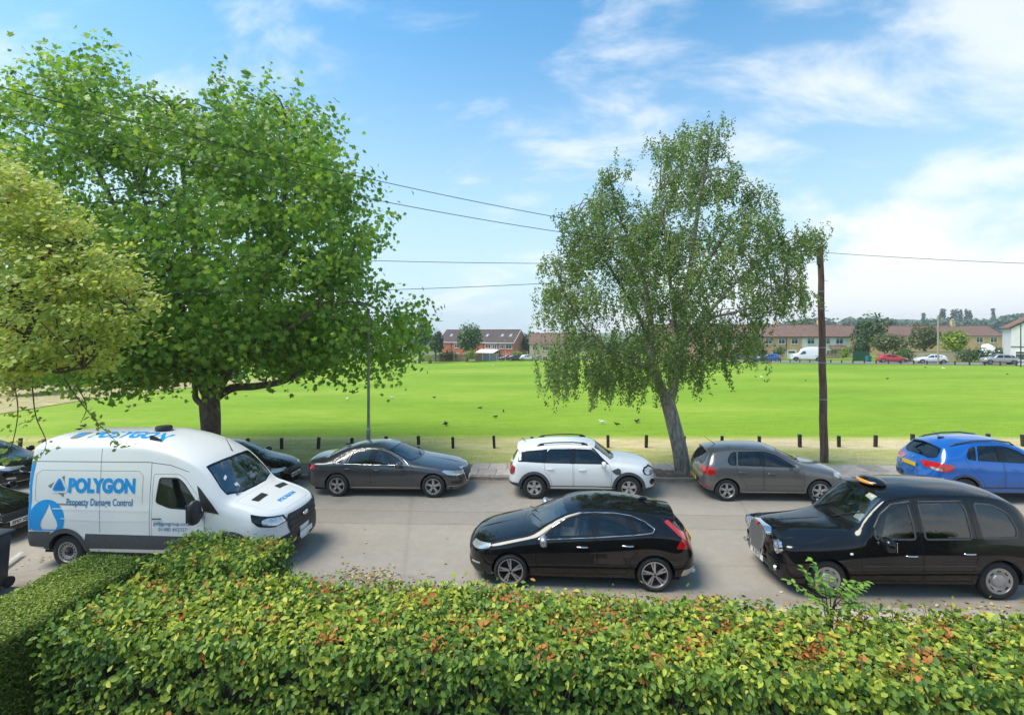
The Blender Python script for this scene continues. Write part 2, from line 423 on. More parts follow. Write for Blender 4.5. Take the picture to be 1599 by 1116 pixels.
def grass_material():
    m, t, b = new_mat('field_grass')
    tc = N(t, 'ShaderNodeTexCoord'); v = tc.outputs['Object']
    s = N(t, 'ShaderNodeSeparateXYZ'); L(t, v, s.inputs[0])
    broad = tnoise(t, 0.06, 5, 0.6, v, mscale=(0.6, 1.5, 1)); midn = tnoise(t, 0.5, 6, 0.65, v, mscale=(0.45, 1.6, 1)); fine = tnoise(t, 5.0, 6, 0.75, v, mscale=(0.6, 1.4, 1)); tiny = tnoise(t, 55.0, 3, 0.7, v)
    lush = ramp(t, broad, [(0.32, (0.140, 0.250, 0.016)), (0.50, (0.205, 0.315, 0.024)), (0.68, (0.305, 0.375, 0.055))])
    lush = mixc(t, ramp(t, midn, [(0.40, (0, 0, 0)), (0.72, (0.7,) * 3)]), lush, (0.175, 0.310, 0.014))
    lush = mixc(t, ramp(t, fine, [(0.50, (0, 0, 0)), (0.82, (0.55,) * 3)]), lush, (0.135, 0.250, 0.016))
    dry = ramp(t, midn, [(0.30, (0.300, 0.300, 0.075)), (0.50, (0.430, 0.390, 0.135)), (0.68, (0.55, 0.450, 0.240))])
    dry = mixc(t, ramp(t, fine, [(0.40, (0, 0, 0)), (0.75, (0.75,) * 3)]), dry, (0.250, 0.285, 0.060))
    # the mown field starts behind the bollards; the strip by the footway is dry and worn
    wob = N(t, 'ShaderNodeMath', operation='MULTIPLY_ADD'); L(t, midn, wob.inputs[0]); wob.inputs[1].default_value = 1.3; L(t, s.outputs['Y'], wob.inputs[2])
    e = N(t, 'ShaderNodeMapRange', interpolation_type='SMOOTHSTEP'); L(t, wob.outputs[0], e.inputs[0]); e.inputs[1].default_value = 22.4; e.inputs[2].default_value = 23.6
    c = mixc(t, e.outputs[0], dry, lush)
    # bare trodden earth along the bollard line, right of the middle
    ex = N(t, 'ShaderNodeMapRange', interpolation_type='SMOOTHSTEP'); L(t, s.outputs['X'], ex.inputs[0]); ex.inputs[1].default_value = -5.0; ex.inputs[2].default_value = 1.0
    ey = N(t, 'ShaderNodeMath', operation='SUBTRACT'); L(t, s.outputs['Y'], ey.inputs[0]); ey.inputs[1].default_value = 20.9
    ea = N(t, 'ShaderNodeMath', operation='ABSOLUTE'); L(t, ey.outputs[0], ea.inputs[0])
    eb = N(t, 'ShaderNodeMapRange', interpolation_type='SMOOTHSTEP'); L(t, ea.outputs[0], eb.inputs[0]); eb.inputs[1].default_value = 1.5; eb.inputs[2].default_value = 0.4
    em = N(t, 'ShaderNodeMath', operation='MULTIPLY'); L(t, ex.outputs[0], em.inputs[0]); L(t, eb.outputs[0], em.inputs[1])
    en = N(t, 'ShaderNodeMath', operation='MULTIPLY'); L(t, em.outputs[0], en.inputs[0]); L(t, ramp(t, tnoise(t, 0.9, 7, 0.7, v, mscale=(0.4, 1.3, 1)), [(0.34, (0, 0, 0)), (0.62, (0.95,) * 3)]), en.inputs[1])
    c = mixc(t, en.outputs[0], c, (0.60, 0.46, 0.31))
    c = mixc(t, 0.6, c, ramp(t, tiny, [(0.25, (0.6,) * 3), (0.75, (1.4,) * 3)]), 'MULTIPLY')
    L(t, c, b.inputs['Base Color']); b.inputs['Roughness'].default_value = 0.9; b.inputs['Specular IOR Level'].default_value = 0.15
    c2 = mixc(t, 0.45, c, ramp(t, tnoise(t, 1.6, 8, 0.75, v, mscale=(0.35, 1.5, 1)), [(0.30, (0.58,) * 3), (0.70, (1.38,) * 3)]), 'MULTIPLY'); L(t, c2, b.inputs['Base Color'])
    bump(t, b, fine, 0.5, 0.05)
    return m
M_GRASS = grass_material()
M_SOIL = flat('bare_soil', (0.13, 0.085, 0.055), 0.95, var=0.35, scale=9, bumps=0.6)
M_LAND = flat('distant_land', (0.10, 0.15, 0.04), 0.95, var=0.35, scale=0.05)
M_DRY = flat('dry_bank_grass', (0.36, 0.30, 0.13), 0.95, var=0.35, scale=1.2, bumps=0.5)

ysb = np.concatenate([np.linspace(-60, 14, 12), np.linspace(17, 40, 16), np.linspace(45, 160, 24), [250, 500, 1000, 1500]])
sheet('ground', 0, 0, 0, 0, np.concatenate([[-1500, -900, -400], np.linspace(-150, 200, 30), [400, 900, 1500]]), ysb, -0.16, M_LAND)
sheet('road', -70, 70, KERB_NEAR, KERB_FAR, 70, 12, 0.0, M_ASPH)
ysf = np.concatenate([np.linspace(PATH_BACK, 27, 30), np.linspace(28, 165, 80)])
fo = sheet('grass_field', 0, 0, 0, 0, np.linspace(-130, 140, 136), ysf, 0.06, M_GRASS)
sheet('front_garden', -9.0, 30, 1.0, 6.60, 30, 6, 0.02, M_SOIL)

# footways: tarmac beds, slabs laid on them one by one, kerb stones along the edges
def slab_mats():
    out = []
    for i, c in enumerate([(0.44, 0.345, 0.285), (0.39, 0.315, 0.26), (0.49, 0.40, 0.33), (0.33, 0.28, 0.235)]):
        out.append(flat('paving_stone_%s' % 'abcd'[i], c, 0.85, var=0.22, scale=5, bumps=0.25))
    return out
SLABS = slab_mats()
M_KERB = flat('kerb_concrete', (0.29, 0.245, 0.205), 0.88, var=0.3, scale=7, bumps=0.3)
def slab_mesh(w, d, h, mat, key, cache={}):
    k = (round(w, 3), round(d, 3), h, mat.name)
    if k not in cache: cache[k] = MB().rbox((0, 0, 0), (w, d, h), 0.008, 1).mesh(key, mat)
    return cache[k]
def footway(name, x0, x1, y0, y1, bed_mat, bx0, bx1, rows, skip=lambda x, y: False, length=0.62):
    bed = sheet(name, bx0, bx1, y0, y1, 60, 3, 0.085, bed_mat)
    x = x0; k = 0
    while x < x1:
        y = y0 + 0.01
        for r, d in enumerate(rows):
            xo = x + (0.3 if r % 2 else 0.0)
            if not skip(xo, y + d / 2):
                s = link('paving_slab', slab_mesh(length - 0.012, d - 0.012, 0.05, SLABS[rnd.choice([0, 0, 1, 1, 2, 3])], 'paving_slab'), bed)
                cx, cy = xo + length / 2, y + d / 2
                s.location = (cx, cy, gz(cx, cy) + 0.098 + rnd.uniform(-0.004, 0.004)); s.rotation_euler = (rnd.uniform(-.006, .006), -0.018 + rnd.uniform(-.006, .006), rnd.uniform(-.004, .004))
            y += d
        x += length; k += 1
    return bed
birch_at = atC(1066, 742, 15.9)
footway('far_pavement', -3.2, 21.0, KERB_FAR + 0.14, PATH_BACK, M_TAR, -70, 70, [0.72, 0.76],
        skip=lambda x, y: abs(x + .3 - birch_at.x) < 0.95 and y < KERB_FAR + 0.9)
footway('near_pavement', 0.8, 11.5, 6.60, KERB_NEAR - 0.14, M_TAR, -30, 70, [0.62, 0.62, 0.62])
def kerbline(name, y, x0, x1):
    base = sheet(name, -70, 70, y - 0.065, y + 0.065, 60, 1, 0.02, M_KERB)
    x = x0
    while x < x1:
        k = link('kerb_stone', slab_mesh(0.905, 0.135, 0.24, M_KERB, 'kerb_stone'), base)
        k.location = (x + 0.455, y, gz(x + 0.455, y) - 0.012 + rnd.uniform(-0.006, 0.006)); k.rotation_euler = (0, -0.018, rnd.uniform(-.004, .004)); x += 0.915
kerbline('far_kerb', KERB_FAR + 0.07, -14.0, 22.0)
kerbline('near_kerb', KERB_NEAR - 0.07, -4.0, 12.0)
# soil square round the leaning birch
structure(MB().box((birch_at.x, KERB_FAR + 0.58, gz(birch_at.x, KERB_FAR) + 0.095), (1.75, 0.85, 0.03)).build('tree_pit', M_SOIL))
# pale line painted across the drive at far left, and the tan bank beyond the field
M_LINE = flat('worn_road_paint', (0.42, 0.41, 0.39), 0.8, var=0.35, scale=8)
def ground_poly(name, pts, lift, mat):
    bm = bmesh.new(); vs = [bm.verts.new((p.x, p.y, gz(p.x, p.y) + lift)) for p in pts]; bm.faces.new(vs); me = bpy.data.meshes.new(name); bm.to_mesh(me); bm.free(); me.materials.append(mat)
    return structure(link(name, me))
a, b_ = gp(0, 893), gp(34, 868)
dv = (b_ - a).normalized(); nv = Vector((-dv.y, dv.x, 0)) * 0.045
ground_poly('drive_marking', [a - dv - nv, b_ - nv, b_ + nv, a - dv + nv], 0.095, M_LINE)
def bank_sheet():
    top = [(-120, 602), (0, 601), (120, 600), (240, 598), (360, 595), (450, 592)]
    bot = [(-120, 664), (0, 648), (120, 628), (240, 612), (360, 601), (450, 594)]
    V, F = [], []
    for i, (p, q) in enumerate(zip(top, bot)):
        p, q = gp(*p), gp(*q)
        for k in range(7):
            c = q.lerp(p, k / 6); V.append((c.x, c.y, gz(c.x, c.y) + 0.10 + 0.25 * math.sin(math.pi * k / 6)))
    for i in range(len(top) - 1):
        for k in range(6): a = i * 7 + k; F.append((a, a + 7, a + 8, a + 1))
    structure(link('dry_bank', mesh_np('dry_bank', V, np.array(F), M_DRY, True)))
bank_sheet()
# the street on the far side of the field
def far_road():
    pts = [(-30, 133), (0, 128), (20, 118), (38, 102), (52, 88.5), (63, 80), (75, 71.5), (88, 62), (110, 46)]
    V = []
    for i, (xc, zc) in enumerate(pts):
        a = np.array(pts[max(i - 1, 0)]); b = np.array(pts[min(i + 1, len(pts) - 1)]); t = (b - a) / np.linalg.norm(b - a); n = np.array([-t[1], t[0]])
        for w in (-4.2, 5.2):
            q = np.array((xc, zc)) + n * w; X, Y = q[0] * cY - q[1] * sY, q[0] * sY + q[1] * cY
            V.append((X, Y, gz(X, Y) + 0.11))
    F = [(2 * i, 2 * i + 2, 2 * i + 3, 2 * i + 1) for i in range(len(pts) - 1)]
    structure(link('far_street', mesh_np('far_street', V, np.array(F), M_FARROAD)))
far_road()

# hills on the skyline
def hills():
    rs = np.random.default_rng(3)
    n, m = 90, 10
    V = []
    for i in range(n):
        xc = -250 + 1000 * i / (n - 1)
        px = 799.5 + 760 * xc / 620
        top = np.interp(px, [500, 780, 815, 840, 1000, 1290, 1340, 1420, 1480, 1560, 1640, 1760], [534, 532, 524, 526, 526, 510, 500, 500, 504, 500, 494, 490])
        hz = CAM_H + (HY - top) * 620 / 760
        for j in range(m):
            f = j / (m - 1); zc = 420 + 420 * f; X, Y = xc * (zc / 620) * cY - zc * sY, xc * (zc / 620) * sY + zc * cY
            h = -5 + (hz * zc / 620 + 5) * math.sin(min(f * 2, 1) * math.pi / 2) ** 1.4
            V.append((X, Y, h))
    i, j = np.meshgrid(np.arange(n - 1), np.arange(m - 1), indexing='ij'); a = (i * m + j).ravel()
    structure(link('hills', mesh_np('hills', V, np.stack([a, a + m, a + m + 1, a + 1], 1), flat('wooded_hill', (0.045, 0.085, 0.03), 0.95, var=0.4, scale=0.03), True)))
hills()

# thin summer haze over the low ground
def haze():
    z0, z1 = float(np.min(G(np.array([-1500.0]), np.array([1500.0])))) - 12.0, 48.0
    m = bpy.data.materials.new('thin_air'); m.use_nodes = True; t = m.node_tree; t.nodes.clear()
    o = N(t, 'ShaderNodeOutputMaterial'); v = N(t, 'ShaderNodeVolumePrincipled'); L(t, v.outputs[0], o.inputs['Volume'])
    v.inputs['Color'].default_value = (0.93, 0.96, 1.0, 1); v.inputs['Density'].default_value = 0.00045; v.inputs['Anisotropy'].default_value = 0.2
    stuff(MB().box((0, 700, (z0 + z1) / 2), (3100, 1620, z1 - z0)).build('haze', m))
haze()
# ------------------------------------------------------------------ buildings beyond the field
def brickmat(name, col, mortar, scale=1.0):
    m, t, b = new_mat(name)
    tc = N(t, 'ShaderNodeTexCoord'); mp = N(t, 'ShaderNodeMapping'); L(t, tc.outputs['Object'], mp.inputs[0]); mp.inputs['Rotation'].default_value = (R(90), 0, 0)
    br = N(t, 'ShaderNodeTexBrick'); L(t, mp.outputs[0], br.inputs['Vector']); br.inputs['Scale'].default_value = 4.4 * scale
    c = np.array(col); br.inputs['Color1'].default_value = (*c * 1.12, 1); br.inputs['Color2'].default_value = (*c * 0.86, 1); br.inputs['Mortar'].default_value = (*mortar, 1); br.inputs['Mortar Size'].default_value = 0.012
    f = tnoise(t, 0.7, 5, 0.6)
    L(t, mixc(t, 0.6, br.outputs['Color'], ramp(t, f, [(0.3, (0.8,) * 3), (0.7, (1.15,) * 3)]), 'MULTIPLY'), b.inputs['Base Color']); b.inputs['Roughness'].default_value = 0.9
    return m
M_RED = brickmat('red_brick', (0.54, 0.145, 0.065), (0.42, 0.29, 0.22))
M_ORANGE = brickmat('buff_orange_brick', (0.68, 0.385, 0.20), (0.58, 0.45, 0.33))
M_RENDER = flat('white_render', (0.74, 0.69, 0.69), 0.9, var=0.08, scale=1.2)
M_CREAM = flat('cream_wall', (0.55, 0.42, 0.29), 0.9, var=0.1)
M_TRIMW = flat('white_upvc', (0.75, 0.75, 0.75), 0.5, var=0.03)
M_PANE = flat('house_window_pane', (0.06, 0.075, 0.085), 0.06, var=0.5, scale=0.8, coat=0.5)
M_DOOR = flat('maroon_door', (0.12, 0.025, 0.02), 0.5)
def roofmat(name, col):
    m, t, b = new_mat(name)
    tc = N(t, 'ShaderNodeTexCoord'); w = N(t, 'ShaderNodeTexWave', wave_type='BANDS', bands_direction='Z'); L(t, tc.outputs['Object'], w.inputs['Vector']); w.inputs['Scale'].default_value = 1.5; w.inputs['Distortion'].default_value = 0.4
    c = np.array(col); f = tnoise(t, 1.6, 6, 0.7)
    x = ramp(t, f, [(0.3, c * 0.75), (0.7, c * 1.25)])
    L(t, mixc(t, 0.5, x, ramp(t, w.outputs['Fac'], [(0.0, (0.7,) * 3), (0.5, (1.1,) * 3)]), 'MULTIPLY'), b.inputs['Base Color']); b.inputs['Roughness'].default_value = 0.9
    return m
M_ROOFD = roofmat('dark_brown_roof_tile', (0.085, 0.06, 0.055))
M_ROOFR = roofmat('red_brown_roof_tile', (0.175, 0.105, 0.08))
M_ROOFB = roofmat('brown_roof_tile', (0.19, 0.105, 0.075))
M_FENCE = [flat('larch_fence', (0.36, 0.24, 0.15), 0.9, var=0.25), flat('weathered_fence', (0.33, 0.28, 0.23), 0.9, var=0.25), flat('orange_fence', (0.42, 0.22, 0.12), 0.9, var=0.25), flat('grey_fence', (0.27, 0.26, 0.25), 0.9, var=0.25)]

def window(parent, x, z, w, h, bars=1, mat=M_TRIMW, y=0.0, sill=True, top_light=True):
    """a white framed casement in a wall facing -y of its building"""
    f = MB(); t = 0.07
    f.box((x, y - 0.03, z + h / 2 - t / 2), (w, 0.10, t)); f.box((x, y - 0.03, z - h / 2 + t / 2), (w, 0.10, t))
    for s in (-1, 1): f.box((x + s * (w / 2 - t / 2), y - 0.03, z), (t, 0.096, h - 2 * t))
    for k in range(bars): f.box((x - w / 2 + w * (k + 1) / (bars + 1), y - 0.032, z), (0.06, 0.09, h - 2 * t))
    if top_light: f.box((x, y - 0.031, z + h * 0.2), (w - 2 * t, 0.086, 0.05))
    o = f.build('window', mat, parent)
    MB().box((x, y - 0.012, z), (w - t, 0.03, h - t)).build('pane', M_PANE, o)
    if sill: MB().box((x, y - 0.07, z - h / 2 - 0.04), (w + 0.12, 0.16, 0.06)).build('sill', mat, o)
    return o
def gable_roof(parent, x0, x1, y0, y1, ze, zr, mat, over=0.25, th=0.14):
    ym = (y0 + y1) / 2; mb = MB(); sl = (zr - ze) / (ym - y0)
    prof = [(y0 - over, ze - over * sl), (ym, zr), (y1 + over, ze - over * sl)]
    for (ya, za), (yb, zb) in zip(prof[:-1], prof[1:]):
        vs = [(x, y, z + d) for x in (x0 - 0.18, x1 + 0.18) for (y, z) in ((ya, za), (yb, zb)) for d in (0, th)]
        mb.add(vs, [(0, 1, 3, 2), (4, 6, 7, 5), (0, 4, 5, 1), (2, 3, 7, 6), (0, 2, 6, 4), (1, 5, 7, 3)])
    r = mb.build('roof', mat, parent)
    MB().tube([(x0 - 0.18, ym, zr + th), (x1 + 0.18, ym, zr + th)], 0.11, 6).build('ridge', mat, r)
    return r
def gable_walls(parent, x0, x1, y0, y1, ze, zr, mat, name='wall', base=-1.5):
    ym = (y0 + y1) / 2
    pts = [(y0, base), (y1, base), (y1, ze), (ym, zr), (y0, ze)]
    V = [(x, y, z) for x in (x0, x1) for y, z in pts]
    return MB().add(V, [(0, 1, 2, 3, 4), (9, 8, 7, 6, 5)] + [(i, i + 5, (i + 1) % 5 + 5, (i + 1) % 5) for i in range(5)]).build(name, mat, parent)
def chimney(parent, x, y, z0, z1, mat, pots=2):
    c = MB().box((x, y, (z0 + z1) / 2), (0.9, 0.6, z1 - z0)).box((x, y, z1 + 0.05), (1.02, 0.72, 0.1)).build('chimney', mat, parent)
    for k in range(pots): MB().tube([(x - 0.2 + 0.4 * k, y, z1 + 0.1), (x - 0.2 + 0.4 * k, y, z1 + 0.45)], [0.12, 0.09], 8).build('chimney_pot', M_ORANGE, c)
def stand(px, zc, py=None, z=None):
    d = ray(px, 517) * zc
    return Vector((d.x, d.y, gz(d.x, d.y) if z is None else z))

# red brick terrace at the left of the far side
p = stand(802, 127, z=-3.3)
h = thing('brick_terrace', 'red brick terrace with dark roof, skylights and white bargeboards beyond the field', 'terrace', p, YAW + R(-26))
gable_walls(h, -23.5, 0, 0, 8.4, 5.2, 8.35, M_RED)
rf = gable_roof(h, -23.5, 0, 0, 8.4, 5.2, 8.35, M_ROOFD)
for x in (-20.6, -9.0, -4.4, -1.9):
    MB().box((x, 2.2, 6.96), (0.75, 1.1, 0.10), rot=Matrix.Rotation(math.atan2(3.15, 4.2), 3, 'X')).build('skylight', M_CLEARLENS, rf)
for s in (-1, 1):
    MB().box((0.22, 4.2 + s * 2.2, 6.78), (0.06, 5.5, 0.24), rot=Matrix.Rotation(-s * math.atan2(3.15, 4.2), 3, 'X')).build('bargeboard', M_TRIMW, h)
MB().box((-11.7, -0.28, 5.0), (24.0, 0.12, 0.18)).build('gutter', M_TRIMW, h)
for x, w in ((-22.4, 1.5), (-17.5, 1.3), (-14.6, 1.3), (-7.6, 1.7), (-5.6, 1.2), (-3.4, 1.2), (-1.4, 1.8)):
    window(h, x, 4.1, w, 1.25); window(h, x, 1.4, w, 1.3)
for x in (-19.2, -9.0, -4.6): MB().box((x, -0.06, 2.6), (0.10, 0.10, 5.0)).build('drainpipe', M_BLACKTRIM, h)
ex = MB(); ex.box((-6.9, -1.7, 1.0), (5.2, 3.4, 3.0)).build('extension', M_RED, h)
MB().add([(-9.7, -3.6, 2.4), (-4.1, -3.6, 2.4), (-4.1, 0, 3.2), (-9.7, 0, 3.2), (-9.7, -3.6, 2.5), (-4.1, -3.6, 2.5), (-4.1, 0, 3.3), (-9.7, 0, 3.3)],
         [(0, 1, 2, 3), (4, 7, 6, 5), (0, 4, 5, 1), (1, 5, 6, 2), (2, 6, 7, 3), (3, 7, 4, 0)]).build('conservatory_roof', M_TRIMW, h)

# buff house half hidden behind the birch
p = stand(868, 118, z=-2.9)
h = thing('buff_house', 'small buff house with brown roof half hidden behind the weeping birch', 'house', p, YAW + R(-4))
gable_walls(h, -6.4, 4, 0, 7.5, 4.6, 7.0, M_CREAM); gable_roof(h, -6.4, 4, 0, 7.5, 4.6, 7.0, M_ROOFR)
for x in (-5.0, -2.6, 0.4, 2.6): window(h, x, 3.6, 1.3, 1.2); window(h, x, 1.0, 1.4, 1.2)

# buff and white terrace on the right of the far side
ZT = 107.0
p = stand(1327, ZT, z=-1.55)
t = thing('buff_terrace', 'long terrace with buff brick houses and a white rendered end house under one brown roof', 'terrace', p, YAW + R(-1.5))
mpp = ZT / 760.0
gable_walls(t, -42, -10.3, 0, 8.0, 5.2, 7.7, M_ORANGE); gable_walls(t, -10.3, 0, 0.004, 8.0, 5.2, 7.7, M_RENDER, 'rendered_wall')
rf = gable_roof(t, -42, 0, 0, 8.0, 5.2, 7.7, M_ROOFR)
MB().box((-21, -0.34, 5.0), (42.4, 0.10, 0.16)).build('gutter', M_GREYTRIM, t)
wx = lambda px: (px - 1327) * mpp
for px in (1125, 1150, 1179, 1202, 1222, 1242, 1267, 1291, 1311): window(t, wx(px), 4.15, 1.45 if px < 1254 else 1.6, 1.25)
for px, w in ((1124, 1.9), (1150, 1.9), (1184, 2.6), (1213, 1.6), (1267, 1.8)): window(t, wx(px), 1.5, w, 1.3, bars=1)
MB().box((wx(1196), -0.04, 1.1), (0.9, 0.08, 2.0)).build('door', M_DOOR, t)
gd = MB().box((wx(1237), -0.05, 1.15), (2.4, 0.10, 2.1)).build('garage_door', M_TRIMW, t); MB().box((wx(1237), -0.105, 1.75), (1.4, 0.02, 0.4)).build('pane', M_PANE, gd)
for px in (1192, 1229): MB().box((wx(px), -0.06, 2.6), (0.1, 0.1, 5.0)).build('drainpipe', M_BLACKTRIM, t)
MB().add([(wx(1293), -1.5, 2.35), (wx(1321), -1.5, 2.35), (wx(1319), 0, 3.1), (wx(1295), 0, 3.1), (wx(1293), -1.5, 2.47), (wx(1321), -1.5, 2.47), (wx(1319), 0, 3.22), (wx(1295), 0, 3.22)],
         [(0, 3, 2, 1), (4, 5, 6, 7), (0, 1, 5, 4), (1, 2, 6, 5), (2, 3, 7, 6), (3, 0, 4, 7)]).build('porch_roof', M_ROOFR, t)
window(t, wx(1299), 1.5, 2.4, 1.3, 2); window(t, wx(1315), 1.5, 1.2, 1.3, 0)
MB().box((wx(1307), -1.4, 1.2), (0.12, 0.12, 2.4)).build('porch_post', M_TRIMW, t)
chimney(t, wx(1297), 4.0, 7.2, 9.0, M_ORANGE); chimney(t, wx(1229), 4.0, 7.2, 8.3, M_CREAM, 1)
MB().add([(wx(1168), -0.9, 2.75), (wx(1191), -0.9, 2.75), (wx(1191), 0, 2.9), (wx(1168), 0, 2.9), (wx(1168), -0.9, 2.9), (wx(1191), -0.9, 2.9), (wx(1191), 0, 3.05), (wx(1168), 0, 3.05)],
         [(0, 3, 2, 1), (4, 5, 6, 7), (0, 1, 5, 4), (1, 2, 6, 5), (2, 3, 7, 6), (3, 0, 4, 7)]).build('door_canopy', M_GREYTRIM, t)

# row with a long roof behind the shrubs
p = stand(1566, 118, z=-1.2)
t2 = thing('roofed_row', 'long brick row with a red-brown roof half hidden by shrubs, beside the white gabled house', 'terrace', p, YAW + R(2))
gable_walls(t2, -44, 0, 0, 8, 4.9, 7.2, M_ORANGE); gable_roof(t2, -44, 0, 0, 8, 4.9, 7.2, M_ROOFR)
for px in (1352, 1400, 1418, 1440, 1480, 1500, 1528, 1551): window(t2, (px - 1566) * 118 / 760, 3.9, 1.7, 1.3)
for px in (1390, 1510): chimney(t2, (px - 1566) * 118 / 760, 4, 6.8, 8.7, M_CREAM)
# white house at the right edge, gable end on
p = stand(1579, 71, z=0.0)
w3 = thing('white_house', 'white rendered house with its gable end towards the field, at the far right', 'house', p, YAW + R(-40))
V = [(0, 0, -1), (8.2, 0, -1), (8.2, 0, 5.2), (4.1, 0, 7.9), (0, 0, 5.2)]
V = V + [(x, 10, z) for x, y, z in V]
MB().add(V, [(0, 1, 2, 3, 4), (9, 8, 7, 6, 5)] + [(i, i + 5, (i + 1) % 5 + 5, (i + 1) % 5) for i in range(5)]).build('wall', M_RENDER, w3)
for s in (-1, 1):
    a = math.atan2(2.7, 4.1); MB().box((4.1 + s * 2.25, 5, 6.68), (5.35, 10.5, 0.16), rot=Matrix.Rotation(s * a, 3, 'Y')).build('roof', M_ROOFB, w3)
MB().box((4.1, -0.03, 2.55), (8.3, 0.06, 0.10)).build('string_course', M_GREYTRIM, w3)
window(w3, 0.9, 1.25, 1.0, 1.3, 0); window(w3, 2.5, 1.2, 1.5, 1.5); window(w3, 5.5, 1.2, 1.5, 1.5); window(w3, 5.8, 4.0, 1.3, 1.2)
chimney(w3, 3.0, 4.5, 6.6, 9.0, M_ORANGE)
an = MB().tube([(2.7, 4.4, 8.8), (2.7, 4.4, 11.2)], 0.03, 6); an.tube([(2.2, 4.4, 11.0), (3.2, 4.4, 11.0)], 0.02, 5)
for k in range(5): an.tube([(2.3 + 0.2 * k, 4.1, 11.0), (2.3 + 0.2 * k, 4.7, 11.0)], 0.012, 4)
an.build('aerial', M_GREYTRIM, w3)
# pale tent roof by the white house
p = stand(1556, 84); tr = thing('white_canopy', 'pale pitched canopy roof beside the white gabled house', 'canopy', p, YAW)
MB().add([(-3.2, 0, 0.9), (1.8, 0, 1.3), (1.6, 3, 2.9), (0.4, 3, 2.8)], [(0, 1, 2, 3), (3, 2, 1, 0)]).build('canopy_sheet', M_TRIMW, tr)
for x in (-3.0, 1.5): MB().tube([(x, 0.1, -0.3), (x, 0.1, 1.0)], 0.05, 6).build('canopy_post', M_TRIMW, tr)

# garden fence in front of the red terrace: one part for each panel and post
A, B = stand(654, 122), stand(776, 121)
fz = lambda q: gz(q.x, q.y)
f = thing('garden_fence', 'row of brown and grey wooden fence panels along the far left edge of the field', 'fence', (A.x, A.y, fz(A)), math.atan2(B.y - A.y, B.x - A.x))
LF = (B - A).xy.length; n = 11; dz = fz(B) - fz(A)
tones = [1, 1, 1, 2, 2, 0, 0, 0, 0, 3, 3]
for i in range(n):
    x = LF * (i + 0.5) / n; z = dz * (i + 0.5) / n
    if i == 7: continue
    pm = MB().box((x, 0, z + 0.95), (LF / n - 0.14, 0.05, 1.75)); [pm.box((x, -0.04, z + q), (LF / n - 0.16, 0.03, 0.07)) for q in (0.35, 1.5)]
    pm.build('fence_panel', M_FENCE[tones[i]], f)
for i in range(n + 1): MB().box((LF * i / n, 0, dz * i / n + 0.95), (0.12, 0.12, 2.0)).build('fence_post', M_FENCE[1] if i < 9 else M_TRIMW, f)
# picket fence by the white end house
A = stand(1288, 103.5); pf = thing('picket_fence', 'brown picket fence in front of the white rendered end house', 'fence', (A.x, A.y, fz(A)), YAW)
for k in range(26): MB().box((k * 0.15, 0, 0.6), (0.09, 0.03, 1.2)).build('picket', M_FENCE[0], pf)
for z in (0.35, 0.9): MB().box((1.9, 0.03, z), (4.0, 0.03, 0.08)).build('rail', M_FENCE[0], pf)
# garden wall behind the parked cars
A = stand(1425, 86); gw = thing('garden_wall', 'low tan garden wall behind the white and red cars on the far street', 'wall', (A.x, A.y, fz(A)), YAW + R(-10))
MB().box((3.6, 0, 0.8), (10.5, 0.22, 1.9)).build('wall', M_CREAM, gw); MB().box((3.6, 0, 1.79), (10.6, 0.3, 0.08)).build('coping', M_KERB, gw)
# ------------------------------------------------------------------ vehicles
def pchip(tab, x):
    xs = np.array([p[0] for p in tab], float); ys = np.array([p[1] for p in tab], float)
    x = np.asarray(x, float)
    if len(xs) == 1: return np.full_like(x, ys[0])
    h = np.diff(xs); d = np.diff(ys) / h
    m = np.zeros(len(xs))
    for i in range(1, len(xs) - 1):
        if d[i - 1] * d[i] > 0:
            w1, w2 = 2 * h[i] + h[i - 1], h[i] + 2 * h[i - 1]
            m[i] = (w1 + w2) / (w1 / d[i - 1] + w2 / d[i])
    m[0], m[-1] = d[0], d[-1]
    i = np.clip(np.searchsorted(xs, x) - 1, 0, len(xs) - 2)
    t = np.clip((x - xs[i]) / h[i], 0, 1)
    return ((2 * t**3 - 3 * t**2 + 1) * ys[i] + (t**3 - 2 * t**2 + t) * h[i] * m[i]
            + (-2 * t**3 + 3 * t**2) * ys[i + 1] + (t**3 - t**2) * h[i] * m[i + 1])

def pip(poly, pts):
    """points inside polygon (even-odd), vectorised"""
    x, y = pts[:, 0], pts[:, 1]; inside = np.zeros(len(pts), bool); n = len(poly)
    for i in range(n):
        x1, y1 = poly[i]; x2, y2 = poly[(i + 1) % n]
        if y1 == y2: continue
        c = (y1 > y) != (y2 > y)
        inside ^= c & (x < (x2 - x1) * (y - y1) / (y2 - y1) + x1)
    return inside
def densify(poly, step, closed=True):
    out = []; n = len(poly)
    for i in range(n if closed else n - 1):
        a, b = np.array(poly[i], float), np.array(poly[(i + 1) % n], float)
        k = max(1, int(math.ceil(np.linalg.norm(b - a) / step)))
        for j in range(k): out.append(a + (b - a) * j / k)
    if not closed: out.append(np.array(poly[-1], float))
    return np.array(out)
def rounded(poly, r=0.05, seg=5):
    """polygon with rounded corners"""
    out = []; n = len(poly)
    for i in range(n):
        p0, p, p1 = (np.array(poly[j % n], float) for j in (i - 1, i, i + 1))
        a, b = p0 - p, p1 - p; la, lb = np.linalg.norm(a), np.linalg.norm(b)
        q = min(r, la * 0.45, lb * 0.45); s, e = p + a / la * q, p + b / lb * q
        for k in range(seg + 1):
            t = k / seg; out.append((1 - t)**2 * s + 2 * t * (1 - t) * p + t * t * e)
    return np.array(out)
def area2(p):
    x, y = p[:, 0], p[:, 1]; return 0.5 * float(np.sum(x * np.roll(y, -1) - np.roll(x, -1) * y))
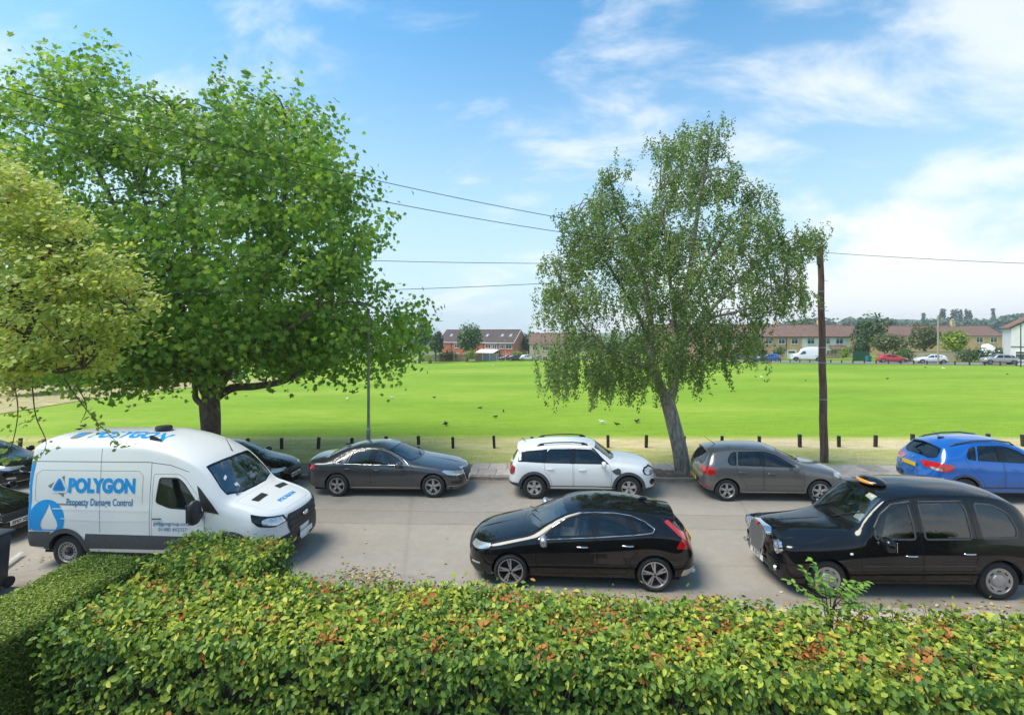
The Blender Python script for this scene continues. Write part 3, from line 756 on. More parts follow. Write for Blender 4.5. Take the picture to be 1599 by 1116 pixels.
def inset(poly, d):
    """polygon moved inwards by d"""
    p = np.array(poly, float)
    a = np.roll(p, 1, 0); c = np.roll(p, -1, 0)
    e1 = p - a; e2 = c - p
    e1 /= np.maximum(np.linalg.norm(e1, axis=1, keepdims=True), 1e-9); e2 /= np.maximum(np.linalg.norm(e2, axis=1, keepdims=True), 1e-9)
    t = e1 + e2; t /= np.maximum(np.linalg.norm(t, axis=1, keepdims=True), 1e-9)
    nrm = np.stack([-t[:, 1], t[:, 0]], 1) * (1 if area2(p) > 0 else -1)
    return p + nrm * d
def cdt(outline, holes, res):
    """triangles of a planar region with holes, with a grid of points inside"""
    outline = np.asarray(outline, float)
    lo, hi = outline.min(0), outline.max(0)
    gx = np.arange(lo[0] + res * 0.5, hi[0], res); gy = np.arange(lo[1] + res * 0.5, hi[1], res)
    g = np.stack(np.meshgrid(gx, gy, indexing='ij'), -1).reshape(-1, 2)
    if len(g):
        g = g[pip(outline, g)]
        for h in holes:
            if len(g): g = g[~pip(h, g)]
        bd = np.concatenate([outline] + [np.asarray(h, float) for h in holes])
        if len(g):
            keep = np.ones(len(g), bool)
            for i in range(0, len(g), 2000):
                d = np.min(np.sum((g[i:i + 2000, None] - bd[None])**2, -1), 1); keep[i:i + 2000] = d > (0.42 * res)**2
            g = g[keep]
    pts, edges = [], []
    for poly in [outline] + list(holes):
        b = len(pts); n = len(poly)
        pts += [Vector((float(p[0]), float(p[1]))) for p in poly]; edges += [(b + i, b + (i + 1) % n) for i in range(n)]
    pts += [Vector((float(p[0]), float(p[1]))) for p in g]
    v, _, f, _, _, _ = delaunay_2d_cdt(pts, edges, [], 0, 1e-5)
    v = np.array([tuple(q) for q in v]); f = np.array([t for t in f if len(t) == 3], int)
    c = v[f].mean(1); ok = pip(outline, c)
    for h in holes: ok &= ~pip(h, c)
    f = f[ok]
    used = np.unique(f); m = -np.ones(len(v), int); m[used] = np.arange(len(used))
    return v[used], m[f]

class Shell:
    """the skin of a vehicle: S(x, t); x from the nose back, t from the sill up and over to the middle of the roof"""
    def __init__(s, sp_):
        s.L, s.W = sp_['L'], sp_['W'] / 2
        Lx = s.L; fa, fn = sp_['nose']; ra, rn = sp_['tail']
        u = np.linspace(0, 1, 60)
        xs = np.unique(np.round(np.concatenate([fa * u**2.6, np.linspace(fa, Lx - ra, 110), Lx - ra * u**2.6]), 5)); s.xs = xs
        w = np.full_like(xs, s.W)
        k = xs < fa; w[k] = s.W * np.maximum(1 - np.abs(1 - xs[k] / fa)**fn, 0)**(1 / fn)
        k = xs > Lx - ra; w[k] *= np.maximum(1 - np.abs((xs[k] - Lx + ra) / ra)**rn, 0)**(1 / rn)
        if 'plan' in sp_: w = w * pchip(sp_['plan'], xs)
        P = lambda key: pchip(sp_[key], xs)
        zt, zb, zs, zp = P('top'), P('bot'), P('belt'), P('rail')
        zp = np.minimum(zp, zt - 0.006); zs = np.minimum(zs, zp - 0.02); zb = np.minimum(zb, zs - 0.05)
        zm = np.minimum(P('mid'), zs - 0.02); zm = np.maximum(zm, zb + 0.02)
        ys = w * P('belt_y'); yp = np.minimum(w * P('rail_y'), ys * 0.995)
        n = 96; T = np.zeros((len(xs), n, 3)); s.tP = np.zeros(len(xs))
        bulge = sp_.get('bulge', 0.012); crown = sp_.get('crown', 2.2); sig = sp_.get('soft', 0.035)
        for i, x in enumerate(xs):
            def bz(a, b, k, off=0.0):
                t = np.linspace(0, 1, k, endpoint=False)[:, None]; a, b = np.array(a), np.array(b)
                q = a + (b - a) * t; q[:, 0] += off * w[i] / s.W * 4 * (t * (1 - t))[:, 0]; return q
            r = np.linspace(0, 1, 40); arch = np.stack([yp[i] * (1 - r), zt[i] - (zt[i] - zp[i]) * (1 - r)**crown], 1)
            yb = w[i] * sp_.get('sill', 0.93)
            pl = np.concatenate([bz((yb * 0.72, zb[i]), (yb, zb[i] + 0.015), 8), bz((yb, zb[i] + 0.015), (w[i] * 0.995, zm[i]), 24, 0.02),
                                 bz((w[i] * 0.995, zm[i]), (ys[i], zs[i]), 24, 0.012), bz((ys[i], zs[i]), (yp[i], zp[i]), 40, bulge), arch])
            seg = np.linalg.norm(np.diff(pl, axis=0), axis=1); al = np.concatenate([[0], np.cumsum(seg)])
            tot = al[-1] if al[-1] > 1e-6 else 1.0
            tt = np.linspace(0, 1, n); q = np.stack([np.interp(tt * tot, al, pl[:, j]) for j in (0, 1)], 1)
            kw = max(1, int(round(sig / (tot / n)))); kw = min(kw, 12)
            ker = np.exp(-0.5 * (np.arange(-3 * kw, 3 * kw + 1) / kw)**2); ker /= ker.sum()
            m3 = 3 * kw
            left = 2 * q[0] - q[1:m3 + 1][::-1]; right = q[-m3 - 1:-1][::-1] * np.array([-1, 1])
            ext = np.concatenate([left, q, right])
            q = np.stack([np.convolve(ext[:, j], ker, 'valid') for j in (0, 1)], 1); q[-1, 0] = 0.0
            T[i, :, 0] = x; T[i, :, 1] = np.maximum(q[:, 0], 0); T[i, :, 2] = q[:, 1]
            s.tP[i] = al[8 + 24 + 24 + 40] / tot
        s.T = T; s.n = n
        s.Lv = float(np.linalg.norm(np.diff(T[len(xs) // 2], axis=0), axis=1).sum()); s.lift = sp_.get('lift', 0.0)
        dx = np.gradient(T, axis=0) ; dt = np.gradient(T, axis=1)
        nn = -np.cross(dx, dt); ln = np.linalg.norm(nn, axis=2, keepdims=True); s.Nn = nn / np.maximum(ln, 1e-9)
        bad = ln[..., 0] < 1e-9; s.Nn[bad] = (-1, 0, 0)
        s.Nn[:, -1, 1] = 0; s.Nn /= np.maximum(np.linalg.norm(s.Nn, axis=2, keepdims=True), 1e-9)
        s._bvh = None
    def _w(s, x, t):
        x = np.clip(x, 0, s.L); t = np.clip(t, 0, 1)
        i = np.clip(np.searchsorted(s.xs, x) - 1, 0, len(s.xs) - 2); fx = (x - s.xs[i]) / (s.xs[i + 1] - s.xs[i])
        q = t * (s.n - 1); j = np.clip(q.astype(int), 0, s.n - 2); ft = q - j
        return i, j, np.clip(fx, 0, 1)[:, None], ft[:, None]
    def at(s, x, t, A=None):
        A = s.T if A is None else A
        i, j, fx, ft = s._w(np.asarray(x, float), np.asarray(t, float))
        return (A[i, j] * (1 - fx) + A[i + 1, j] * fx) * (1 - ft) + (A[i, j + 1] * (1 - fx) + A[i + 1, j + 1] * fx) * ft
    def nrm(s, x, t):
        q = s.at(x, t, s.Nn); return q / np.maximum(np.linalg.norm(q, axis=1, keepdims=True), 1e-9)
    def row(s, x):
        i = int(np.clip(np.searchsorted(s.xs, x) - 1, 0, len(s.xs) - 2)); f = min(max((x - s.xs[i]) / (s.xs[i + 1] - s.xs[i]), 0), 1)
        return s.T[i] * (1 - f) + s.T[i + 1] * f
    def side(s, pts):
        """(x, z) on the flank -> (x, v)"""
        out = []
        for x, z in pts:
            r = s.row(x); z0 = r[0, 2]
            t = np.interp(z, np.maximum.accumulate(r[:, 2]) + np.arange(s.n) * 1e-7, np.linspace(0, 1, s.n))
            v = t * s.Lv
            if z < z0: v = (z - z0)
            out.append((x, v))
        return np.array(out)
    def top(s, pts):
        """(x, y) seen from above -> (x, v)"""
        out = []
        for x, y in pts:
            r = s.row(x); k = int(np.argmax(r[:, 1])); yy = r[k:, 1][::-1]; tt = np.linspace(0, 1, s.n)[k:][::-1]
            out.append((x, np.interp(y, np.maximum.accumulate(yy) + np.arange(len(yy)) * 1e-7, tt) * s.Lv))
        return np.array(out)
    def pos(s, xv, off=0.0):
        xv = np.asarray(xv, float); p = s.at(xv[:, 0], xv[:, 1] / s.Lv)
        return (p + s.nrm(xv[:, 0], xv[:, 1] / s.Lv) * off) if off else p
    def fin(s, V):
        """shell coordinates -> coordinates of the thing (middle of the car, on the ground)"""
        V = np.array(V, float); V[:, 0] -= s.L / 2; V[:, 2] += s.lift; return V
    def bvh(s):
        if s._bvh is None:
            V = s.fin(s.T.reshape(-1, 3)); V2 = V * np.array([1, -1, 1]); n, m = s.n, len(s.xs)
            F = [(i * n + j, (i + 1) * n + j, (i + 1) * n + j + 1, i * n + j + 1) for i in range(m - 1) for j in range(n - 1)]
            k = len(V)
            s._bvh = BVHTree.FromPolygons([Vector(p) for p in V] + [Vector(p) for p in V2], F + [tuple(a + k for a in f) for f in F])
        return s._bvh

def emit(sh, name, xv, F, mat, parent, side=1, off=0.0, smooth=True):
    """side: 1 right (+y), -1 left (-y), 0 both halves in one mesh"""
    P = sh.pos(xv, off); Nn = sh.nrm(xv[:, 0], xv[:, 1] / sh.Lv); P = sh.fin(P)
    mir = np.array([1, -1, 1])
    if side == 1: V, NN, FF = P, Nn, F[:, ::-1]
    elif side == -1: V, NN, FF = P * mir, Nn * mir, F
    else: V = np.concatenate([P, P * mir]); NN = np.concatenate([Nn, Nn * mir]); FF = np.concatenate([F[:, ::-1], F + len(P)])
    # keep winding in step with the outward normals
    a, b, c = V[FF[:, 0]], V[FF[:, 1]], V[FF[:, 2]]
    flip = np.einsum('ij,ij->i', np.cross(b - a, c - a), NN[FF].mean(1)) < 0
    FF = FF.copy(); FF[flip] = FF[flip][:, ::-1]
    me = mesh_np(name, V, FF, mat, smooth=smooth, normals=NN if smooth else None)
    return link(name, me, parent)
def panel(sh, name, outline, holes, mat, parent, side=1, off=0.0, res=0.05):
    v, f = cdt(outline, holes, res)
    return emit(sh, name, v, f, mat, parent, side, off)
def strip(sh, name, line, width, mat, parent, side=1, off=0.002, closed=False):
    p = np.asarray(line, float); n = len(p)
    if closed: t = np.roll(p, -1, 0) - np.roll(p, 1, 0)
    else: t = np.gradient(p, axis=0)
    t /= np.maximum(np.linalg.norm(t, axis=1, keepdims=True), 1e-9); q = np.stack([-t[:, 1], t[:, 0]], 1) * width / 2
    v = np.concatenate([p + q, p - q]); m = n if closed else n - 1
    i = np.arange(m); j = (i + 1) % n
    f = np.concatenate([np.stack([i, j, j + n], 1), np.stack([i, j + n, i + n], 1)])
    return emit(sh, name, v, f, mat, parent, side, off)
def sidetube(sh, name, line, rad, mat, parent, side, off=0.0, closed=False):
    P = sh.fin(sh.pos(line, off))
    if side < 0: P = P * np.array([1, -1, 1])
    P = [tuple(p) for p in P]
    if closed: P.append(P[0])
    return MB().tube(P, rad, 6).build(name, mat, parent, 60)
def project(sh, name, poly, axis, mat, parent, off=0.004, res=0.04, M4=None, holes=(), thick=0.0):
    """a flat outline thrown onto the skin. axis '-x' from the front, '+x' from behind, '-z' from above; poly in (y, z) or (x, y) of the thing"""
    v, f = cdt(np.asarray(poly, float), [np.asarray(h, float) for h in holes], res)
    return link(name, mesh_np(name, *throw(sh, v, axis, off, f), mat, smooth=True), parent)
def throw(sh, v, axis, off, f=None):
    bv = sh.bvh(); out = []
    for a, b in v:
        if axis == '-x': o, d = Vector((-9, a, b)), Vector((1, 0, 0))
        elif axis == '+x': o, d = Vector((9, a, b)), Vector((-1, 0, 0))
        elif axis == '-z': o, d = Vector((a, b, 9)), Vector((0, 0, -1))
        elif axis == '+y': o, d = Vector((a, 9, b)), Vector((0, -1, 0))
        else: o, d = Vector((a, -9, b)), Vector((0, 1, 0))
        h, n, _, _ = bv.ray_cast(o, d)
        out.append(tuple(h - d * off) if h is not None else None)
    good = [p for p in out if p is not None]
    cen = good[0] if good else (0, 0, 0)
    ax = {'x': 0, 'y': 1, 'z': 2}[axis[1]]
    o2 = []
    for p, (a, b) in zip(out, v):
        if p is None:
            near = min(good, key=lambda q: sum((q[k] - w) ** 2 for k, w in zip([k for k in range(3) if k != ax], (a, b)))) if good else cen
            q = [0, 0, 0]; q[ax] = near[ax]
            for k, w in zip([k for k in range(3) if k != ax], (a, b)): q[k] = w
            p = tuple(q)
        o2.append(p)
    V = np.array(o2, float)
    if f is None: return V
    f = f.copy()
    a, b, c = V[f[:, 0]], V[f[:, 1]], V[f[:, 2]]; nn = np.cross(b - a, c - a)
    sgn = {'-x': (-1, 0, 0), '+x': (1, 0, 0), '-z': (0, 0, 1), '+y': (0, 1, 0), '-y': (0, -1, 0)}[axis]
    fl = nn @ np.array(sgn) < 0; f[fl] = f[fl][:, ::-1]
    return V, f

def text_tris(txt, size, bold=0.0, shear=0.0, spacing=1.0):
    """lettering as flat triangles (n,2), (m,3); centred on its own middle"""
    cu = bpy.data.curves.new('lettering', 'FONT'); cu.body = txt; cu.size = size; cu.offset = bold; cu.shear = shear
    cu.space_character = spacing; cu.align_x = 'CENTER'; cu.align_y = 'CENTER'; cu.resolution_u = 4
    o = bpy.data.objects.new('lettering', cu); COL.objects.link(o)
    dg = bpy.context.evaluated_depsgraph_get(); me = o.evaluated_get(dg).to_mesh()
    bm = bmesh.new(); bm.from_mesh(me); bmesh.ops.triangulate(bm, faces=bm.faces); bmesh.ops.remove_doubles(bm, verts=bm.verts, dist=1e-5)
    v = np.array([tuple(q.co)[:2] for q in bm.verts]); bm.verts.index_update(); f = np.array([[q.index for q in t.verts] for t in bm.faces], int); bm.free()
    o.evaluated_get(dg).to_mesh_clear(); bpy.data.objects.remove(o); bpy.data.curves.remove(cu)
    return v, f

# ---- wheels: turned about y, outer face towards -y
WHEELS = {}
def wheel(kind, Rt, width, parent, loc, flip):
    """returns wheel > tyre, rim"""
    key = (kind, Rt, width)
    if key not in WHEELS:
        rr = Rt * {'low': 0.735, 'mid': 0.66, 'high': 0.60}[kind[1]]
        h = width / 2
        ty = MB().lathe([(rr, -h * 0.80), (rr + 0.012, -h * 0.98), (rr + (Rt - rr) * 0.5, -h * 1.06), (Rt - 0.028, -h * 0.97), (Rt - 0.008, -h * 0.84), (Rt, -h * 0.6),
                         (Rt, -h * 0.2), (Rt - 0.007, -h * 0.17), (Rt - 0.007, -h * 0.1), (Rt, -h * 0.07), (Rt, h * 0.3), (Rt, h * 0.6), (Rt - 0.03, h), (rr, h * 0.9)], n=40).mesh('tyre', M_RUBBER, 50)
        st = kind[0]
        bar = MB().lathe([(rr + 0.006, -h * 0.90), (rr + 0.004, -h * 0.99), (rr - 0.012, -h * 1.0), (rr - 0.02, -h * 0.86), (rr - 0.035, 0), (rr - 0.02, h * 0.9)], n=40)
        rimmat = {'five': M_ALLOY, 'star': M_ALLOY, 'disc': M_STEEL, 'steel': M_STEEL, 'plain5': M_ALLOY}[st]
        face = MB(); dark = MB()
        yo = -h * 0.86
        def spoke(q, r0, r1, w0, w1, y0, y1, th=0.03, mb=face):
            c, s_ = math.cos(q), math.sin(q)
            vs = []
            for r, w, y in ((r0, w0, y0), (r1, w1, y1)):
                for sg in (-1, 1):
                    for dy, sh_ in ((0.0, 0.78), (th, 1.0)):
                        x, z = r, sg * w * sh_ / 2
                        vs.append((x * c - z * s_, y + dy, x * s_ + z * c))
            mb.add(vs, [(0, 1, 5, 4), (2, 6, 7, 3), (0, 4, 6, 2), (1, 3, 7, 5), (0, 2, 3, 1), (4, 5, 7, 6)])
        if st in ('five', 'star', 'plain5'):
            dark.lathe([(0.0, -h * 0.1), (rr - 0.03, -h * 0.05), (rr - 0.03, h * 0.1), (0.0, h * 0.1)], n=24)
            dark.lathe([(0.0, -h * 0.18), (rr * 0.62, -h * 0.18), (rr * 0.62, -h * 0.02)], n=24)     # brake disc
            for k in range(5):
                q = 2 * math.pi * k / 5 + math.pi / 2
                if st == 'five':       # paired spokes
                    for d in (-0.15, 0.15): spoke(q + d * 0.9, rr * 0.16, rr * 0.985, 0.042, 0.03, yo - 0.004, yo + 0.004)
                    spoke(q, rr * 0.12, rr * 0.36, 0.09, 0.07, yo - 0.002, yo)
                elif st == 'star':     # twisted twin blades, bright faces and dark flanks
                    spoke(q, rr * 0.14, rr * 0.98, 0.05, 0.036, yo - 0.006, yo); spoke(q + 0.27, rr * 0.34, rr * 0.98, 0.022, 0.03, yo, yo + 0.006)
                    spoke(q + 0.13, rr * 0.2, rr * 0.985, 0.05, 0.13, yo + 0.012, yo + 0.014, mb=dark)
                else: spoke(q, rr * 0.12, rr * 0.985, 0.075, 0.13, yo - 0.004, yo + 0.004)
            face.lathe([(0.0, yo - 0.012), (rr * 0.13, yo - 0.012), (rr * 0.2, yo - 0.004), (rr * 0.2, yo + 0.03)], n=20)
            dark.lathe([(0.0, yo - 0.016), (rr * 0.09, yo - 0.016), (rr * 0.1, yo - 0.01)], n=16)
            for k in range(5):
                q = 2 * math.pi * (k + 0.5) / 5 + math.pi / 2; r = rr * 0.19
                dark.lathe([(0.0, -0.004), (0.011, -0.004), (0.011, 0.02)], (r * math.cos(q), yo - 0.006, r * math.sin(q)), 8)
        elif st == 'disc':             # full dished cover with slots near the rim
            face.lathe([(0.0, yo - 0.015), (rr * 0.36, yo - 0.02), (rr * 0.47, yo - 0.012), (rr * 0.52, yo + 0.012), (rr * 0.66, yo + 0.002), (rr * 0.86, yo - 0.012), (rr * 0.97, yo - 0.006), (rr * 0.985, yo + 0.02)], n=48)
            for k in range(8):
                q = 2 * math.pi * k / 8; spoke(q, rr * 0.72, rr * 0.80, 0.07, 0.08, yo - 0.012, yo - 0.014, 0.012, mb=dark)
        else:                          # van steel wheel: ring of holes, black hub
            face.lathe([(rr * 0.45, yo + 0.03), (rr * 0.62, yo + 0.005), (rr * 0.82, yo + 0.0), (rr * 0.95, yo + 0.025), (rr * 0.98, yo + 0.045)], n=48)
            for k in range(16):
                q = 2 * math.pi * k / 16; spoke(q, rr * 0.70, rr * 0.88, 0.034, 0.04, yo - 0.006, yo + 0.004, 0.012, mb=dark)
            dark.lathe([(0.0, yo - 0.04), (rr * 0.2, yo - 0.04), (rr * 0.25, yo - 0.03), (rr * 0.26, yo + 0.02), (rr * 0.46, yo + 0.03)], n=32)
        rim = MB(); rim.v, rim.f = list(bar.v), list(bar.f); rim.add(face.v, face.f)
        WHEELS[key] = (ty, rim.mesh('rim', rimmat, 35), dark.mesh('hub', M_DARKALLOY if st != 'disc' else M_DARK, 35))
    ty, rim, hub = WHEELS[key]
    w = link('wheel', None, parent, loc); w.empty_display_size = 0.1
    if flip: w.rotation_euler = (0, 0, math.pi)
    link('tyre', ty, w); link('rim', rim, w); link('hub', hub, w)
    return w

def make_plate(parent, txt, loc, yaw_back, mat, w=0.52, h=0.11, tilt=0.0):
    """number plate with its characters; yaw_back True: faces +x"""
    p = MB().rbox((0, 0, 0), (w, 0.012, h), 0.004, 1).build('number_plate', mat, parent)
    p.location = loc; p.rotation_euler = (tilt, 0, math.pi / 2 if yaw_back else -math.pi / 2)
    if txt:
        v, f = text_tris(txt, h * 0.92, 0.004, 0, 1.0); k = min(1.0, (w * 0.9) / max(np.ptp(v[:, 0]), 1e-6)); v = v * np.array([k, 1.0])
        V = np.stack([v[:, 0], np.full(len(v), -0.0085), v[:, 1]], 1)
        link('plate_lettering', mesh_np('plate_lettering', V, f, M_CHAR), p)
    return p

def make_car(name, label, sp_, P, group=None, res=0.05):
    """P: colours and extras. Car stands on the ground, nose towards -x"""
    sh = Shell(sp_); root = thing(name, label, P.get('cat', 'car'), group=group); hl = sh.L / 2
    far = P.get('far', False)
    paintm = P['paint']; trim = P.get('arch_mat')
    H = []                              # holes in the body on each side
    RT = sp_['tyre']; ra = sp_.get('arch_r', RT + 0.055); wx = sp_['wheels']; wz = RT - sh.lift
    step = 0.04 if not far else 0.10
    arches = []
    for x in wx:
        q = np.linspace(0, 2 * math.pi, 48 if not far else 24, endpoint=False)
        pts = [(x + ra * math.cos(a), wz + ra * 1.0 * math.sin(a)) for a in q]
        a = sh.side(pts); arches.append(a); H.append(a)
    dlo = [densify(rounded(w, sp_.get('dlo_r', 0.035), 4), step) for w in sp_['windows']]
    win = [sh.side(w) for w in dlo]
    scr = sh.top(densify(sp_['screen'], step, False)); rear = sh.top(densify(sp_['rearglass'], step, False)) if sp_.get('rearglass') else None
    mid = sh.Lv
    def closed_top(o):                 # outline that ends on the centre line
        return np.array(list(o))
    glassholes = win + [closed_top(scr)] + ([closed_top(rear)] if rear is not None else [])
    doors = [sh.side(densify(rounded(d, 0.05, 4), step)) for d in sp_.get('doors', [])]
    bon = sh.top(densify(sp_['bonnet'], step, False)) if sp_.get('bonnet') else None
    # side rect domain
    e = 1e-4
    xs_ = np.concatenate([sh.xs[::(2 if not far else 5)], [sh.L]]); xs_ = np.unique(xs_)
    vs_ = np.linspace(0, mid, int(mid / step))
    rect = np.array([(x, 0) for x in xs_[:-1]] + [(sh.L, v) for v in vs_[:-1]] + [(x, mid) for x in xs_[::-1][:-1]] + [(0, v) for v in vs_[::-1][:-1]])
    def over(o):                        # push the centre-line end slightly past the border so that the hole is open there
        o = o.copy(); k = o[:, 1] > mid - 1e-3; o[k, 1] = mid + 0.01; return o
    hb = H + [over(g) if i >= len(win) else g for i, g in enumerate(glassholes) if i >= len(win)]
    bodyholes = list(hb)
    inwin = []
    for d in doors: bodyholes.append(d)
    for w in win:
        c = w.mean(0)[None]
        if not any(pip(d, c)[0] for d in doors): bodyholes.append(w)
    if bon is not None: bodyholes.append(over(bon))
    body = panel(sh, 'body', rect, bodyholes, paintm, root, 0, 0.0, res)
    linerholes = [inset(g, -0.004) for g in win] + hb
    if not far:
        panel(sh, 'body_liner', rect, linerholes, M_LINING, root, 0, -0.016, res * 1.6)
    gm = sp_.get('glass_mats', [G_SIDE] * len(win))
    frame = P.get('frame', M_GLOSSBLACK)
    for side in (-1, 1):
        dobj = []
        for d in doors:
            di = inset(d, 0.007)
            if not far: strip(sh, 'door_gap', d, 0.034, M_DARK, root, side, -0.007, True)
            hs = [w for w in win if pip(d, w.mean(0)[None])[0]] + [a for a in arches]
            do = panel(sh, 'door', di, hs, paintm, root, side, 0.0, res); dobj.append((d, do))
        for w, m in zip(win, gm):
            par = next((do for d, do in dobj if pip(d, w.mean(0)[None])[0]), root)
            panel(sh, 'window', inset(w, -0.002), [], m if not far else G_DARK, par, side, -0.006, 0.12)
            if not far: strip(sh, 'window_seal', inset(w, 0.010), 0.030, frame, par, side, 0.0015, True)
        if 'pillars' in sp_:
            for pl in sp_['pillars']:
                panel(sh, 'pillar_trim', sh.side(densify(pl, 0.05)), [], P.get('pillar_mat', M_GLOSSBLACK), root, side, 0.003, 0.1)
        if P.get('chrome_dlo') is not None and not far:
            sidetube(sh, 'window_trim', sh.side(densify(P['chrome_dlo'], 0.04, P.get('dlo_closed', True))), 0.010, P.get('dlo_mat', M_CHROME), root, side, 0.004, P.get('dlo_closed', True))
        for hx, hz, hw in sp_.get('handles', []):
            a = sh.side([(hx - hw / 2, hz), (hx + hw / 2, hz)]); q = sh.fin(sh.pos(a, 0.022)); q2 = sh.fin(sh.pos(a, 0.004))
            if side < 0: q = q * np.array([1, -1, 1]); q2 = q2 * np.array([1, -1, 1])
            par = next((do for d, do in dobj if pip(d, a.mean(0)[None])[0]), root)
            mb = MB(); mm = (q[0] + q[1]) / 2
            mb.tube([q2[0], q[0] * 0.9 + q[1] * 0.1, mm + np.array([0, 0.004 * side, 0]), q[1] * 0.9 + q[0] * 0.1, q2[1]], [0.010, 0.013, 0.014, 0.013, 0.010], 8)
            mb.build('door_handle', P.get('handle_mat', paintm), par, 50)
        # mirrors
        if sp_.get('mirror') and not far:
            mx_, mz_, ms = sp_['mirror']; ms = tuple(k * 1.25 for k in ms); a = sh.side([(mx_ + 0.02, mz_ - 0.02)]); base = sh.fin(sh.pos(a, 0.0))[0]; yy = base[1]
            cx, cy, cz = base[0] + 0.02, (yy + 0.02 + ms[1] / 2 + 0.05), base[2] + 0.05
            mb = MB(); bm = bmesh.new(); bmesh.ops.create_uvsphere(bm, u_segments=18, v_segments=12, radius=1)
            for v in bm.verts:
                x, y, z = v.co; sx = math.copysign(abs(x) ** 0.7, x); sz = math.copysign(abs(z) ** 0.75, z); sy_ = math.copysign(abs(y) ** 0.75, y)
                if x > 0: sx *= 0.45
                v.co = (cx + sx * ms[0] / 2, (cy + sy_ * ms[1] / 2) * side, cz + sz * ms[2] / 2 * (1 - 0.15 * x))
            bm.verts.index_update(); mb.add([v.co for v in bm.verts], [[v.index for v in f.verts] for f in bm.faces]); bm.free()
            mo = mb.build('mirror', P.get('mirror_mat', paintm), root, 60)
            MB().tube([(base[0], (yy - 0.01) * side, base[2] - 0.01), (cx, (yy + 0.05) * side, cz - ms[2] * 0.38), (cx, cy * side, cz - ms[2] * 0.42)], [0.035, 0.03, 0.026], 8).build('mirror_arm', M_BLACKTRIM, mo, 60)
            MB().rbox((cx + ms[0] * 0.235, cy * side, cz), (0.006, ms[1] * 0.84, ms[2] * 0.74), 0.002, 1).build('mirror_glass', flat('mirror_glass', (0.75, 0.77, 0.8), 0.03, 1.0, var=0.02), mo)
        # lamps
        for key, nm in (('headlight', 'headlight'), ('taillight', 'tail_light')):
            for i, (poly, m, off) in enumerate(sp_.get(key, [])):
                panel(sh, nm if i == 0 else nm + '_detail', sh.side(densify(rounded(poly, 0.02, 3), 0.03)), [], m, root, side, off, 0.04 if not far else 0.1)
        for nm, poly, m, off in sp_.get('sidepatch', []):
            panel(sh, nm, sh.side(densify(rounded(poly, 0.015, 3), 0.04)), [a for a in arches], m, root, side, off, 0.05 if not far else 0.12)
        for nm, line, wd, m, off in sp_.get('sidestrip', []):
            strip(sh, nm, sh.side(densify(line, 0.05, False)), wd, m, root, side, off)
        # wheel arches: lip, cladding and liner
        for x in wx:
            q = np.linspace(-0.32, math.pi + 0.32, 33 if not far else 15)
            pts = [(x + ra * math.cos(a), wz + ra * math.sin(a)) for a in q]
            pts = [p for p in pts if p[1] > sh.row(p[0])[0, 2] - 0.01]
            xv = sh.side(pts); P0 = sh.fin(sh.pos(xv)); P1 = P0.copy(); P1[:, 1] -= 0.07; P2 = P0.copy(); P2[:, 1] -= 0.42
            c = np.array([x - hl, 0, wz + sh.lift])
            for arr, k in ((P1, 1.02), (P2, 1.02)):
                arr[:, 0] = c[0] + (arr[:, 0] - c[0]) * k; arr[:, 2] = c[2] + (arr[:, 2] - c[2]) * k
            V = np.concatenate([P0, P1]); V2 = np.concatenate([P1, P2])
            if side < 0: V = V * np.array([1, -1, 1]); V2 = V2 * np.array([1, -1, 1])
            n = len(P0); F = np.array([(i, i + 1, i + 1 + n, i + n) for i in range(n - 1)])
            link('arch_lip', mesh_np('arch_lip', V, F, trim or paintm, True), root)
            link('arch_liner', mesh_np('arch_liner', V2, F, M_DARK, True), root)
            if trim is not None:
                wdt = P.get('arch_w', 0.07)
                pp = np.array([(x + (ra + wdt / 2 - 0.004) * math.cos(a), wz + (ra + wdt / 2 - 0.004) * math.sin(a)) for a in q])
                pp = np.array([p for p in pp if p[1] > sh.row(p[0])[0, 2] + 0.0])
                strip(sh, 'arch_cladding', sh.side(pp), wdt, trim, root, side, 0.012)
            yo = sp_['track'] / 2
            wheel(sp_['wheel'], RT, sp_.get('tyre_w', 0.21), root, (x - hl, side * (yo - sp_.get('tyre_w', 0.21) / 2), RT), side > 0)
    # glass fore and aft
    def centre_panel(nm, o, m, off, rs):
        return panel(sh, nm, o, [], m, root, 0, off, rs)
    centre_panel('windscreen', scr, sp_.get('screen_mat', G_SCREEN) if not far else G_DARK, -0.005, 0.12)
    ins = inset(np.concatenate([scr, [(scr[-1][0], mid + 0.4), (scr[0][0], mid + 0.4)]]), 0.016)[:len(scr)]
    if not far: strip(sh, 'windscreen_seal', np.array([(p[0], min(p[1], mid)) for p in ins]), 0.04, M_GLOSSBLACK, root, 0, 0.001)
    if rear is not None:
        centre_panel('rear_window', rear, G_DARK, -0.005, 0.12)
        if not far: strip(sh, 'rear_window_seal', np.array([(p[0], min(p[1], mid)) for p in rear]), 0.04, M_GLOSSBLACK, root, 0, 0.001)
    if bon is not None:
        bi = inset(np.concatenate([bon, [(bon[-1][0], mid + 0.4), (bon[0][0], mid + 0.4)]]), 0.004)[:len(bon)]
        bi[:, 1] = np.where(bon[:, 1] > mid - 1e-3, mid, np.minimum(bi[:, 1], mid))
        panel(sh, 'bonnet', bi, [], paintm, root, 0, 0.0, res)
    # floor and underside
    zf = sp_['bot'][len(sp_['bot']) // 2][1] + sh.lift
    MB().box((0, 0, zf + 0.05), (sh.L - 0.75, sp_['W'] - 0.22, 0.1)).build('underbody', M_DARK, root)
    for x in wx:
        MB().tube([(x - hl, -sp_['track'] / 2 + 0.1, RT), (x - hl, sp_['track'] / 2 - 0.1, RT)], 0.05, 8).build('axle', M_DARK, root)
